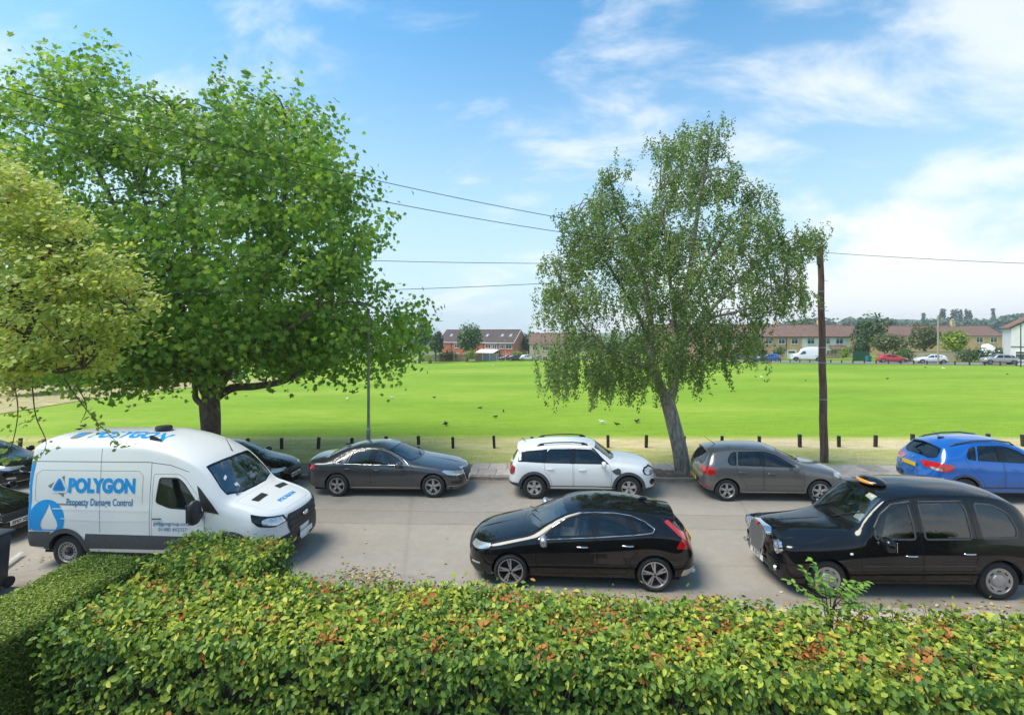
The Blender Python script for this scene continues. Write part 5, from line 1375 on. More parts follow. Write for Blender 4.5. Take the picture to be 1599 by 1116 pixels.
# ---------------- taxi
root, sh = make_car('black_taxi', 'black London style taxi cab with amber roof lamp and upright chrome grille', SP_T, dict(
    paint=PT_BLACK, cat='taxi', handle_mat=M_CHROME, mirror_mat=PT_BLACK, frame=M_GREYTRIM))
place_px(root, sh, SP_T, 1288, 1562, NEAR_Y, yaw=R(2.0))
def taxi_extras(root, sh):
    hl = sh.L / 2; X = lambda x: x - hl
    # upright shield grille
    pts = [(-.25, .50), (-.33, .97), (-.24, 1.05), (.24, 1.05), (.33, .97), (.25, .50)]
    fr = rounded(pts, .05); fi = inset(fr, .045)
    g = MB().prism([(p[0], p[1]) for p in fr], 0, .14).build('grille', M_CHROME, root, 40)
    g.rotation_euler = (R(-7), 0, -math.pi / 2); g.location = (X(-.135), 0, -.0)
    fl = MB().prism([(p[0], p[1]) for p in fi], -.006, .0).build('grille_mesh', M_BLACKTRIM, g)
    for k in range(15):
        q = -.27 + .54 * k / 14; zt_ = 1.02 - max(0, abs(q) - .2) * .8; zb_ = .51 if abs(q) < .22 else .62
        MB().box((q, -.010, (zt_ + zb_) / 2), (.012, .014, zt_ - zb_)).build('grille_bar', M_ALLOY, g)
    MB().ellipsoid((0, -.02, 1.03), (.045, .02, .045)).build('badge', M_REDLENS, g, 60)
    for s in (-1, 1):
        bz = MB().lathe([(.0, .03), (.118, .03), (.128, -.01), (.118, -.055), (.10, -.06), (.10, -.03), (.0, -.03)], n=28).build('headlight', M_CHROME, root, 40)
        bz.location = (X(.09), s * .60, .815); bz.rotation_euler = (0, 0, -math.pi / 2)
        lens = MB().ellipsoid((0, -.035, 0), (.10, .035, .10)).build('lamp_glass', M_CLEARLENS, bz, 60)
        MB().ellipsoid((0, -.05, 0), (.04, .03, .04)).build('bulb', M_CHROME, bz, 60)
        # nacelle behind each lamp
        MB().tube([(X(.10), s * .60, .815), (X(.3), s * .605, .83), (X(.62), s * .615, .835)], [.135, .148, .12], 20).build('lamp_housing', PT_BLACK, root, 60)
        f = MB().lathe([(.0, -.02), (.045, -.02), (.05, .02)], n=14).build('fog_light', M_CLEARLENS, root, 40); f.location = (X(.0), s * .62, .44); f.rotation_euler = (0, 0, -math.pi / 2 + s * .5)
        ind = MB().ellipsoid((0, 0, 0), (.03, .012, .022)).build('side_repeater', M_WHITE, root, 60); a = sh.fin(sh.pos(sh.side([(1.20, .80)]), .008))[0]; ind.location = (a[0], a[1] * s, a[2])
    make_plate(root, '', (X(-.055), 0, .43), False, M_PLATE_W)
    v, f = text_tris('SL 02 CJ', .085, .004); pl = [o for o in root.children if o.name.startswith('number_plate')][-1]
    link('plate_lettering', mesh_np('plate_lettering', np.stack([v[:, 0], np.full(len(v), -.0085), v[:, 1]], 1), f, M_CHAR), pl)
    # roof lamp
    lx, lz = X(2.12), 1.775
    la = MB().ellipsoid((lx, 0, lz + .05), (.20, .30, .085), 24, 12).build('roof_lamp', PT_BLACK, root, 60)
    MB().ellipsoid((lx - .05, 0, lz + .05), (.168, .265, .062), 24, 12).build('roof_lamp_lens', M_AMBER, la, 60)
    MB().tube([(X(3.9), -.45, 1.74), (X(4.15), -.52, 2.08)], .005, 5).build('aerial', M_BLACKTRIM, root)
    for a, b in (((1.34, -.10), (1.62, -.56)), ((1.34, .55), (1.55, .08))):
        pa = throw(sh, [(X(a[0]), a[1]), (X((a[0] + b[0]) / 2), (a[1] + b[1]) / 2), (X(b[0]), b[1])], '-z', .02); MB().tube([tuple(p) for p in pa], .010, 5).build('wiper', M_BLACKTRIM, root)
    # paper stickers inside the screen, grab rail and banner inside the rear windows
    for poly in ([(1.92, -.46), (1.92, -.28), (1.82, -.28), (1.82, -.46)], [(1.52, -.60), (1.50, -.44), (1.60, -.43), (1.62, -.58)]):
        project(sh, 'windscreen_sticker', [(X(a), b) for a, b in poly], '-z', M_WHITE, root, -.012)
    for s in (-1, 1):
        strip(sh, 'window_banner', sh.side([(2.66, 1.58), (3.10, 1.585)]), .05, M_WHITE, root, s, -.014); strip(sh, 'window_banner', sh.side([(2.88, 1.582), (3.10, 1.585)]), .05, flat('banner_blue', (.03, .25, .6)), root, s, -.012)
        strip(sh, 'window_banner', sh.side([(3.52, 1.12), (3.90, 1.14)]), .09, flat('pale_sticker', (.35, .42, .42)), root, s, -.014)
        P = sh.fin(sh.pos(sh.side([(3.16, 1.28), (3.14, 1.42), (3.08, 1.56)]), -.05)) * np.array([1, s, 1]); MB().tube([tuple(p) for p in P], .014, 6).build('grab_rail', flat('yellow_rail', (.7, .5, .02)), root, 60)
        P = sh.fin(sh.pos(sh.side([(2.52, 1.18), (2.68, 1.10)]), -.06)) * np.array([1, s, 1]); MB().tube([tuple(p) for p in P], .014, 6).build('grab_rail', flat('yellow_rail', (.7, .5, .02)), root, 60)
        # rain deflector over the cab window
        sidetube(sh, 'wind_deflector', sh.side(densify([(1.65, 1.22), (1.80, 1.435), (2.00, 1.595), (2.32, 1.645)], .04, False)), .018, M_GREYTRIM, root, s, .012)
        sidetube(sh, 'wind_deflector', sh.side(densify([(2.47, 1.645), (3.20, 1.655)], .06, False)), .016, M_GREYTRIM, root, s, .010)
taxi_extras(root, sh)

# ---------------- saloon
root, sh = make_car('saloon_car', 'dark grey metallic four-door saloon with a chrome window line by the lamp post', SP_A, dict(
    paint=PT_DKGREY, chrome_dlo=[(1.66, .935), (1.86, 1.075), (2.20, 1.235), (2.52, 1.355), (2.82, 1.378), (3.20, 1.365), (3.52, 1.285), (3.80, 1.145), (4.0, 1.01), (3.9, .975), (2.8, .945)]))
place_px(root, sh, SP_A, 673.5, 529, FAR_Y, False)
gpts = rounded([(-.36, .36), (-.46, .62), (-.42, .74), (.42, .74), (.46, .62), (.36, .36)], .05)
project(sh, 'grille', gpts, '-x', M_BLACKTRIM, root, .008); project(sh, 'grille_surround', inset(gpts, -.03), '-x', M_CHROME, root, .006, holes=[gpts])
for k in range(6): project(sh, 'grille_bar', [(-.40, .42 + .055 * k), (-.40, .432 + .055 * k), (.40, .432 + .055 * k), (.40, .42 + .055 * k)], '-x', M_CHROME, root, .012)
make_plate(root, '', (-sh.L / 2 - .02, 0, .46), False, M_PLATE_W)
MB().ellipsoid((1.40, 0, 1.375), (.09, .03, .04)).build('aerial_fin', PT_DKGREY, root, 60)
MB().tube([(-.98, .10, 1.06), (-.72, -.46, 1.10)], .010, 5).build('wiper', M_BLACKTRIM, root)

# ---------------- white SUV
root, sh = make_car('compact_suv', 'white compact SUV with black wheel arches, roof rails and round lamps', SP_M, dict(paint=PT_WHITE, arch_mat=M_GREYTRIM, arch_w=.085))
place_px(root, sh, SP_M, 981, 836, FAR_Y, False)
hl = sh.L / 2
for s in (-1, 1):
    xs_ = [1.95, 2.05, 2.4, 2.9, 3.3, 3.42]; pp = throw(sh, [(x - hl, s * .56) for x in xs_], '-z', .0); hh = [.0, .055, .065, .065, .055, .0]
    MB().tube([(p[0], p[1], p[2] + h) for p, h in zip(pp, hh)], .018, 8).build('roof_rail', M_BLACKTRIM, root, 50)
    for k in (1, 4): MB().rbox((pp[k][0], pp[k][1], pp[k][2] + .02), (.16, .03, .06), .01, 1).build('rail_foot', M_BLACKTRIM, root)
project(sh, 'grille', rounded([(-.40, .60), (-.47, .70), (-.40, .80), (.40, .80), (.47, .70), (.40, .60)], .04), '-x', M_GLOSSBLACK, root, .007)
make_plate(root, '', (-sh.L / 2 - .015, 0, .52), False, M_PLATE_W)
sp = throw(sh, [(3.78 - hl, 0)], '-z', 0)[0]; MB().tube([(sp[0], 0, sp[2] - .01), (sp[0] + .12, 0, sp[2] + .10)], .010, 6).build('aerial', M_BLACKTRIM, root)
spoiler(sh, root, 3.86, 4.02, .60, PT_WHITE)
lo = MB().lathe([(.0, -.03), (.14, -.03), (.145, .01)], n=20).build('fuel_flap', PT_WHITE, root, 40); lo.location = (9, 0, -5)
bpy.data.objects.remove(lo)

# ---------------- grey supermini
root, sh = make_car('grey_supermini', 'warm grey five-door supermini parked between the leaning birch trunk and the wooden pole', SP_P, dict(paint=PT_GREY))
place_px(root, sh, SP_P, 1280, 1137, FAR_Y, False)
hl = sh.L / 2
project(sh, 'bumper_recess', rounded([(-.34, .42), (-.38, .56), (.38, .56), (.34, .42)], .03), '+x', M_BLACKTRIM, root, .004)
make_plate(root, 'EO6 3EJ', (hl + .012, 0, .50), True, M_PLATE_Y)
b = MB().lathe([(.0, -.02), (.055, -.018), (.06, .01)], n=20).build('badge', M_CHROME, root, 40); q = throw(sh, [(0, .86)], '+x', .0)[0]; b.location = tuple(q); b.rotation_euler = (0, 0, math.pi / 2)
project(sh, 'bumper_step', rounded([(-.62, .665), (-.62, .70), (.62, .70), (.62, .665)], .01), '+x', M_ALLOY, root, .006)
q = throw(sh, [(3.35 - hl, 0)], '-z', 0)[0]; MB().tube([(q[0], 0, q[2] - .01), (q[0] + .30, 0, q[2] + .22)], [.012, .003], 6).build('aerial', M_BLACKTRIM, root)
spoiler(sh, root, 3.55, 3.70, .54, PT_GREY)

# ---------------- blue crossover
root, sh = make_car('blue_crossover', 'bright blue crossover with black cladding and a yellow rear plate', SP_B, dict(paint=PT_BLUE, arch_mat=M_GREYTRIM, arch_w=.055))
place_px(root, sh, SP_B, None, 1507, FAR_Y, False)
hl = sh.L / 2
make_plate(root, '', (hl + .0, 0, .90), True, M_PLATE_Y); project(sh, 'plate_strip', [(-.40, .985), (-.40, 1.005), (.40, 1.005), (.40, .985)], '+x', M_CHROME, root, .02)
project(sh, 'rear_skid_plate', rounded([(-.5, .40), (-.55, .50), (.55, .50), (.5, .40)], .03), '+x', M_ALLOY, root, .02)
for s in (-1, 1):
    xs_ = [2.0, 2.1, 2.5, 3.0, 3.45, 3.60]; pp = throw(sh, [(x - hl, s * .55) for x in xs_], '-z', .0); hh = [.0, .045, .05, .05, .04, .0]
    MB().tube([(p[0], p[1], p[2] + h) for p, h in zip(pp, hh)], .022, 8).build('roof_rail', M_GREYTRIM, root, 50)
q = throw(sh, [(3.45 - hl, .05)], '-z', 0)[0]; MB().ellipsoid((q[0], .05, q[2] + .01), (.10, .04, .03)).build('aerial_base', M_BLACKTRIM, root, 60); MB().tube([(q[0], .05, q[2]), (q[0] + .22, .05, q[2] + .20)], [.008, .003], 5).build('aerial', M_BLACKTRIM, root)
spoiler(sh, root, 3.70, 3.86, .54, PT_BLUE)
MB().tube([(hl - .22, .1, 1.20), (hl - .33, -.30, 1.30)], .012, 5).build('rear_wiper', M_BLACKTRIM, root)
project(sh, 'badge', [(-.05 + .0, 1.03), (-.05, 1.09), (.05, 1.09), (.05, 1.03)], '+x', M_CHROME, root, .01)

# ---------------- black hatchbacks facing right: one behind the van, two at the left edge
SP_F = hatch_spec(L=4.36, W=1.82, wheels=(.92, 3.57), tyre=.315, track=1.78, wheel=('plain5', 'mid'), tyre_w=.205, arch_r=.365,
    bot=SP_V['bot'], top=[(a, b + (.02 if 1.2 < a < 4 else 0)) for a, b in SP_V['top']], rail=[(a, b + (.02 if 1.2 < a < 4 else 0)) for a, b in SP_V['rail']], rail_y=SP_V['rail_y'], belt=SP_V['belt'], belt_y=SP_V['belt_y'], mid=SP_V['mid'],
    screen=SP_V['screen'], rearglass=SP_V['rearglass'], bonnet=SP_V['bonnet'], windows=SP_V['windows'], doors=SP_V['doors'], pillars=SP_V['pillars'], handles=SP_V['handles'], mirror=SP_V['mirror'],
    headlight=[([(.06, .66), (.14, .73), (.60, .80), (.66, .775), (.52, .70), (.25, .64)], M_CLEARLENS, .005)],
    taillight=SP_V['taillight'], sidepatch=[('fog_light', [(.12, .36), (.14, .42), (.28, .43), (.28, .38)], M_CLEARLENS, .005)], sidestrip=[('lower_blade', [(.02, .27), (.5, .25)], .02, M_CHROME, .006)], seats=SP_V['seats'], dash=SP_V['dash'])
root, sh = make_car('black_hatchback', 'black hatchback with chrome rimmed grille and white front plate, just behind the white van', SP_F, dict(paint=PT_BLACK), group='black hatchbacks facing right')
gpts = rounded([(-.34, .50), (-.50, .60), (-.46, .70), (.46, .70), (.50, .60), (.34, .50)], .03)
project(sh, 'grille', gpts, '-x', M_BLACKTRIM, root, .008); project(sh, 'grille_surround', inset(gpts, -.022), '-x', M_CHROME, root, .006, holes=[gpts])
for k in range(3): project(sh, 'grille_bar', [(-.40, .54 + .05 * k), (-.40, .55 + .05 * k), (.40, .55 + .05 * k), (.40, .54 + .05 * k)], '-x', M_CHROME, root, .012)
make_plate(root, 'EF57 XDK', (-sh.L / 2 - .015, 0, .44), False, M_PLATE_W)
def front_at(root, sh, px, y_side, W, yaw=0.0):
    place(root, atY(px, 735, y_side + .5).x - sh.L / 2, y_side + W / 2, False, yaw=yaw)
front_at(root, sh, 452, FAR_Y, 1.78)
c2 = copy_tree(root); c2['label'] = 'black car with a white front plate, behind the rear of the white van'
front_at(c2, sh, 42, FAR_Y, 1.78)
c3 = copy_tree(root); c3['label'] = 'black car at the left edge, its front corner beside the wheelie bin'
front_at(c3, sh, 6, 9.9, 1.78)

# ---------------- white high-roofed van
SP_VAN = dict(L=5.62, W=2.06, nose=(.75, 2.8), tail=(.18, 3.6), tyre=.352, wheels=(1.02, 4.66), track=1.98, wheel=('steel', 'high'), tyre_w=.22, bulge=.028, soft=.04, crown=2.9, sill=.96, arch_r=.425,
    bot=[(0, .36), (.3, .28), (1.0, .32), (5.0, .36), (5.620, .46)],
    top=[(0, .86), (.04, 1.04), (.14, 1.14), (.5, 1.27), (.95, 1.42), (1.12, 1.46), (1.44, 1.83), (1.70, 2.11), (1.90, 2.26), (2.30, 2.46), (2.75, 2.62), (3.2, 2.70), (3.8, 2.72), (5.340, 2.71), (5.500, 2.68), (5.580, 2.60), (5.620, 2.46)],
    rail=[(0, .82), (.04, .98), (.14, 1.07), (.5, 1.19), (.95, 1.33), (1.15, 1.40), (1.46, 1.73), (1.72, 2.0), (1.90, 2.13), (2.30, 2.32), (2.75, 2.46), (3.2, 2.535), (3.8, 2.55), (5.340, 2.54), (5.540, 2.50), (5.620, 2.36)],
    rail_y=[(0, .74), (.5, .82), (1.0, .85), (1.2, .85), (1.8, .81), (2.4, .815), (3.2, .84), (5.62, .84)],
    belt=[(0, .78), (.3, .96), (.8, 1.06), (1.3, 1.22), (2.0, 1.34), (2.7, 1.40), (4.0, 1.42), (5.620, 1.40)],
    belt_y=[(0, .96), (1.0, .96), (1.6, .965), (2.6, .975), (5.620, .975)],
    mid=[(0, .55), (.8, .72), (5.620, .80)],
    screen=[(1.12, 0), (1.14, .40), (1.26, .78), (1.38, .80), (1.76, .71), (1.72, .4), (1.71, 0)],
    bonnet=[(.13, 0), (.17, .44), (.36, .72), (1.06, .80), (1.02, .40), (1.01, 0)],
    windows=[[(1.66, 1.26), (1.82, 1.50), (2.06, 1.80), (2.20, 1.91), (2.60, 1.92), (2.66, 1.42), (2.36, 1.31)]], dlo_r=.06,
    doors=[[(1.62, .50), (1.58, 1.0), (1.57, 1.27), (1.80, 1.60), (2.05, 1.89), (2.20, 1.985), (2.73, 1.995), (2.74, .50)]],
    handles=[(2.62, 1.10, .20)], mirror=(1.62, 1.28, (.18, .26, .38)),
    headlight=[([(.06, .92), (.14, 1.06), (.36, 1.10), (.66, 1.17), (.60, 1.04), (.46, .94), (.2, .88)], M_GLOSSBLACK, .005), ([(.09, .93), (.15, 1.04), (.34, 1.07), (.42, 1.04), (.40, .96), (.2, .90)], M_CLEARLENS, .009)],
    taillight=[([(5.520, .84), (5.520, 1.46), (5.615, 1.46), (5.615, .84)], M_REDLENS, .008), ([(5.530, 1.10), (5.530, 1.22), (5.614, 1.22), (5.614, 1.10)], M_CLEARLENS, .011)],
    sidepatch=[('sill_cladding', [(1.44, .46), (1.44, .74), (4.20, .77), (4.24, .46)], M_GREYTRIM, .010),
               ('rear_bumper', [(5.05, .47), (5.02, .72), (4.98, .80), (5.617, .80), (5.617, .48)], M_GREYTRIM, .012),
               ('front_bumper', [(.003, .36), (.003, .66), (.30, .62), (.60, .60), (.60, .36)], M_BLACKTRIM, .010),
               ('mirror_triangle', [(1.28, 1.19), (1.42, 1.36), (1.72, 1.69), (1.80, 1.76), (1.72, 1.50), (1.62, 1.25)], M_BLACKTRIM, .005)],
    sidestrip=[('roof_seam', [(2.0, 2.02), (2.4, 2.16), (2.9, 2.23), (5.540, 2.24)], .012, M_GREYTRIM, .002), ('panel_seam', [(2.78, .50), (2.78, 1.95), (2.80, 2.23)], .010, M_GREYTRIM, .001),
               ('panel_seam', [(3.88, .80), (3.90, 2.0), (3.92, 2.23), (3.94, 2.50)], .010, M_GREYTRIM, .001), ('waist_crease', [(2.8, 1.26), (3.9, 1.27), (4.940, 1.28)], .018, PT_WHITE, .016), ('waist_crease', [(2.8, 1.06), (3.9, 1.05), (4.75, 1.08)], .016, PT_WHITE, .014),
               ('slide_rail', [(4.2, 1.36), (4.990, 1.37)], .035, M_KERB, .003),
               ('panel_edge', [(2.95, 1.40), (2.95, 1.95), (3.05, 2.05), (5.240, 2.06), (5.360, 1.98), (5.360, 1.45), (5.240, 1.38)], .008, M_KERB, .002)],  # last strip: grey line painted as the shadow round the inset panel
    seats=[(2.25, .98, 0, (-.5, .5))], dash=(1.70, 1.22))
VP = dict(paint=PT_WHITE, cat='van', mirror_mat=M_BLACKTRIM, arch_mat=M_GREYTRIM, arch_w=.10, handle_mat=M_BLACKTRIM, frame=M_BLACKTRIM)
root, sh = make_car('delivery_van', 'white high-roofed van with blue POLYGON lettering and black lower cladding', SP_VAN, VP)
hl = sh.L / 2
place_px(root, sh, SP_VAN, None, 106, NEAR_Y + .28, False, yaw=R(.3))
M_SKYBL = flat('vinyl_blue', (.0, .27, .66), .35, var=.03); M_VGREY = flat('vinyl_grey', (.20, .19, .18), .4); M_DBLUE = flat('vinyl_dark_blue', (.02, .16, .36), .4); M_MIDBL = flat('vinyl_mid_blue', (.01, .15, .45), .35)
def van_text(txt, size, xc, zc, mat, bold=0.0, name='lettering', width=None, spacing=1.0, rot=0.0, side='+y', off=.006):
    v, f = text_tris(txt, size, bold, 0, spacing)
    if width: v = v * np.array([width / np.ptp(v[:, 0]), 1.0])
    c, s = math.cos(rot), math.sin(rot); v = np.stack([v[:, 0] * c - v[:, 1] * s, v[:, 0] * s + v[:, 1] * c], 1)
    q = np.stack([xc - hl - v[:, 0], zc + v[:, 1]], 1)
    V, F = throw(sh, q, side, off, f); return link(name, mesh_np(name, V, F, mat), root)
van_text('POLYGON', .38, 3.86, 1.74, M_SKYBL, .022, width=1.50)
van_text('Property Damage Control', .20, 3.90, 1.41, M_DBLUE, .003, width=1.48)
van_text('polygongroup.co.uk', .105, 2.28, 1.00, M_DBLUE, .001, width=.82)
van_text('01480 442327', .105, 2.27, .88, M_DBLUE, .0, width=.62)
def van_poly(name, pts, mat, off, holes=(), axis='+y'):
    return project(sh, name, [(x - hl, z) for x, z in pts], axis, mat, root, off, holes=[[(x - hl, z) for x, z in h] for h in holes])
def logo(xc, zc, s, axis='+y', ysc=1.0):
    tri = lambda r, rot=0.0: [(r * math.cos(a + rot), r * math.sin(a + rot)) for a in (R(90), R(210), R(330))]
    mk = lambda pts: [(xc - a * s, zc + b * s * ysc) for a, b in pts]
    grey = rounded([(1.22 * math.cos(R(t)), 1.22 * math.sin(R(t))) for t in (62, 180, 298)], .10, 3)
    van_poly('logo_shards', mk(grey), M_VGREY, .006, axis=axis); van_poly('logo_field', mk(rounded([(x * 1.0 + .06, y * 1.02) for x, y in tri(1.32)], .75, 10)), PT_WHITE, .0085, axis=axis)
    van_poly('logo_drop', mk(rounded([(x + .06, y) for x, y in tri(1.0)], .5, 8)), M_SKYBL, .011, axis=axis); van_poly('logo_core', mk(rounded([(x + .06, y) for x, y in tri(.66)], .3, 8)), M_MIDBL, .0135, axis=axis)
logo(4.83, 1.74, .205)
circ = [(5.08 + .40 * math.cos(a), 1.06 + .40 * math.sin(a)) for a in np.linspace(0, 2 * math.pi, 40, endpoint=False)]
circ = [(min(x, 5.44), max(z, .82)) for x, z in circ]
dr = [(5.030, 1.40), (5.000, 1.30), (4.930, 1.16), (4.850, 1.02), (4.830, .92), (4.880, .845), (5.180, .845), (5.230, .92), (5.210, 1.02), (5.130, 1.16), (5.060, 1.30)]
van_poly('water_drop_disc', circ, M_SKYBL, .006, holes=[dr])
van_poly('corner_band', [(5.440, .82), (5.440, 1.5), (5.430, 2.0), (5.400, 2.22), (5.490, 2.24), (5.575, 2.24), (5.575, .82)], M_SKYBL, .005)
van_text('always by your side', .075, 5.51, 1.72, M_WHITE, 0.0, width=.62, rot=R(-90), off=.009)
def roof_text(txt, size, x0, y0, mat, width, bold=.02):
    v, f = text_tris(txt, size, bold); v = v * np.array([width / np.ptp(v[:, 0]), 1.0]); q = np.stack([x0 - hl - v[:, 0], y0 - v[:, 1]], 1)
    V, F = throw(sh, q, '-z', .006, f); link('lettering', mesh_np('lettering', V, F, mat), root)
roof_text('POLYGON', .50, 3.72, .42, M_SKYBL, 1.75)
for k, (pts, mt, of) in enumerate([(rounded([(5.060, .22), (4.740, .24), (4.760, .62), (4.980, .64)], .12), M_VGREY, .005), (rounded([(5.000, .28), (4.760, .40), (4.940, .58)], .06), M_SKYBL, .008)]):
    project(sh, 'logo_drop', [(x - hl, y) for x, y in pts], '-z', mt, root, of)
v, f = text_tris('POLYGON', .13, .006); v = v * np.array([.62 / np.ptp(v[:, 0]), 1]); V, F = throw(sh, np.stack([.40 - hl + v[:, 1], -v[:, 0]], 1), '-z', .006, f); link('lettering', mesh_np('lettering', V, F, M_SKYBL), root)
for s in (-1, 1):
    project(sh, 'bonnet_vent', rounded([(.70 - hl, s * .22), (.84 - hl, s * .24), (.84 - hl, s * .62), (.70 - hl, s * .58)], .02), '-z', M_BLACKTRIM, root, .008)
gp_ = rounded([(-.52, .64), (-.60, .84), (-.54, 1.04), (.54, 1.04), (.60, .84), (.52, .64)], .06)
project(sh, 'grille', gp_, '-x', M_BLACKTRIM, root, .008)
for z, w in ((.74, .54), (.85, .56), (.96, .54)): project(sh, 'grille_bar', rounded([(-w, z - .022), (-w, z + .022), (w, z + .022), (w, z - .022)], .01), '-x', M_GREYTRIM, root, .03)
b = MB().ellipsoid((0, 0, 0), (.03, .12, .05)).build('badge', M_CHROME, root, 60); q = throw(sh, [(0, .90)], '-x', .03)[0]; b.location = tuple(q)
make_plate(root, '', (-hl - .03, 0, .50), False, M_PLATE_W)
rv = MB().lathe([(.0, -.10), (.15, -.10), (.17, -.07), (.17, -.02), (.13, .0), (.0, .0)], n=28, rot=Matrix.Rotation(R(90), 3, 'X')).build('roof_vent', M_BLACKTRIM, root, 40); q = throw(sh, [(3.30 - hl, .0)], '-z', 0)[0]; rv.location = (q[0], q[1], q[2] + .10); rv.rotation_euler = (math.pi, 0, 0); rv.location.z = q[2] - .0
q = throw(sh, [(2.98 - hl, .60)], '-z', 0)[0]; MB().prism([(-.14, 0), (.12, 0), (.12, .10), (.08, .10)], -.02, .02).build('aerial_fin', M_BLACKTRIM, root).location = tuple(q)
q = throw(sh, [(1.80 - hl, -.2)], '-z', 0)[0]; MB().tube([(q[0], -.2, q[2]), (q[0] + .16, -.2, q[2] + .30)], [.012, .004], 6).build('aerial', M_BLACKTRIM, root)
for a, c in (((1.16, .62), (1.30, .02)), ((1.16, -.02), (1.34, -.55))):
    pa = throw(sh, [(a[0] - hl, a[1]), ((a[0] + c[0]) / 2 - hl, (a[1] + c[1]) / 2), (c[0] - hl, c[1])], '-z', .025); MB().tube([tuple(p) for p in pa], .014, 5).build('wiper', M_BLACKTRIM, root)
for pts in ([(1.24, .36), (1.24, .46), (1.32, .46), (1.32, .36)], [(1.45, .50), (1.42, .60), (1.46, .60), (1.49, .50)]):
    project(sh, 'windscreen_sticker', [(x - hl, y) for x, y in pts], '-z', M_WHITE, root, -.003)
bh = MB().box((2.86 - hl, 0, 1.45), (.04, 1.75, 1.7)).build('bulkhead', M_KERB, root)

# ---------------- cars across the field (small in the picture: coarse skins, same construction)
def far_spec(base, **kw):
    d = dict(base); d.update(kw)
    for k in ('sidepatch', 'sidestrip', 'mirror', 'seats', 'handles', 'pillars'): d.pop(k, None)
    return d
PT = {k: paint('%s_paint' % k, c, mtl) for k, (c, mtl) in dict(red=((.45, .012, .02), .1), pale=((.66, .67, .68), .1), silver=((.42, .40, .37), .6), royal=((.02, .09, .36), .3), steel=((.20, .21, .23), .5), navy=((.02, .025, .05), .3), plum=((.09, .03, .03), .3), light=((.55, .57, .60), .4)).items()}
def far_car(name, label, spec, pt, px, zc, facing_left, yaw, group='cars parked across the field', src=None):
    root, sh = make_car(name, label, far_spec(spec), dict(paint=PT[pt], far=True), group=group, res=.12)
    q = stand(px, zc); root.location = (q.x, q.y, gz(q.x, q.y) + .11); root.rotation_euler = (0, 0, (0 if facing_left else math.pi) + YAW + yaw)
    return root
fy = R(-24)
far_car('parked_car', 'small blue hatchback parked before the buff houses, left of the white high-roofed van', SP_F, 'royal', 1200, 95, True, fy)
far_car('parked_car', 'red hatchback parked in front of the dark shrubs across the field', SP_F, 'red', 1393, 82, False, fy)
far_car('parked_car', 'white hatchback parked by the far wooden pole', SP_F, 'pale', 1453, 78, True, fy)
far_car('parked_car', 'silver estate car parked in front of the white gabled house', dict(SP_M, wheel=('five', 'mid')), 'silver', 1560, 72, True, fy)
far_car('parked_car', 'grey car parked before the buff houses, half hidden by birch leaves', SP_A, 'steel', 1156, 100, False, fy)
far_car('parked_car', 'navy hatchback in the middle of three cars by the brick terrace', SP_F, 'navy', 807, 119, False, R(-8), 'cars parked by the brick terrace')
far_car('parked_car', 'dark red hatchback by the garden fence of the brick terrace', SP_F, 'plum', 792, 120, True, R(-8), 'cars parked by the brick terrace')
far_car('parked_car', 'pale silver car beside the birch leaves near the brick terrace', SP_F, 'light', 825, 118, False, R(-8), 'cars parked by the brick terrace')
fv, _ = make_car('panel_van', 'plain white panel van parked across the field beside the wooden pole', far_spec(SP_VAN), dict(paint=PT_WHITE, far=True, cat='van', arch_mat=M_GREYTRIM, arch_w=.08), res=.14)
q = stand(1259, 93); fv.location = (q.x, q.y, gz(q.x, q.y) + .11); fv.rotation_euler = (0, 0, YAW + fy)
# ------------------------------------------------------------------ vegetation
def lobed(pts):
    """outline (x along the leaf) -> fan triangles from the stalk, a little cupped"""
    V = [(0.0, 0.0, 0.0)] + [(x, y, -0.18 * y * y - 0.06 * x * x) for x, y in pts]
    F = [(0, i, i + 1) for i in range(1, len(pts))]
    return np.array(V), np.array(F)
OVAL = (np.array([(0, 0, 0), (.28, .24, .05), (.65, .22, .04), (1, 0, -.08), (.65, -.22, .04), (.28, -.24, .05), (.5, 0, -.02)], float), np.array([(0, 6, 1), (1, 6, 2), (2, 6, 3), (3, 6, 4), (4, 6, 5), (5, 6, 0)]))
KITE = (np.array([(0, 0, 0), (.5, .30, .04), (1, 0, -.05), (.5, -.30, .04)], float), np.array([(0, 2, 1), (0, 3, 2)]))
MAPLE = lobed([(-.05, -.10), (.10, -.48), (.26, -.30), (.52, -.55), (.55, -.22), (1.0, 0), (.55, .22), (.52, .55), (.26, .30), (.10, .48), (-.05, .10)])
def unit(a): return a / np.maximum(np.linalg.norm(a, axis=-1, keepdims=True), 1e-9)
def leaf_frames(n, nrm, rs, axis=None, spread=0.0):
    """per-leaf axes: length a, width b, face normal c"""
    c = unit(nrm)
    r = rs.normal(size=(n, 3)) if axis is None else axis + rs.normal(size=(n, 3)) * spread
    a = unit(r - c * np.sum(r * c, 1, keepdims=True)); b = np.cross(c, a)
    return a, b, c
def leaf_cloud(name, pos, nrm, size, shape, mat, tint, rs, parent=None, axis=None, spread=0.6, wide=1.0):
    n = len(pos); a, b, c = leaf_frames(n, nrm, rs, axis, spread)
    V, F = shape; k = len(V)
    P = pos[:, None, :] + size[:, None, None] * (V[None, :, 0:1] * a[:, None] + wide * V[None, :, 1:2] * b[:, None] + V[None, :, 2:3] * c[:, None])
    FF = (F[None] + (np.arange(n) * k)[:, None, None]).reshape(-1, 3)
    me = mesh_np(name, P.reshape(-1, 3), FF, mat, False, {'tint': np.repeat(tint, k)})
    return link(name, me, parent)
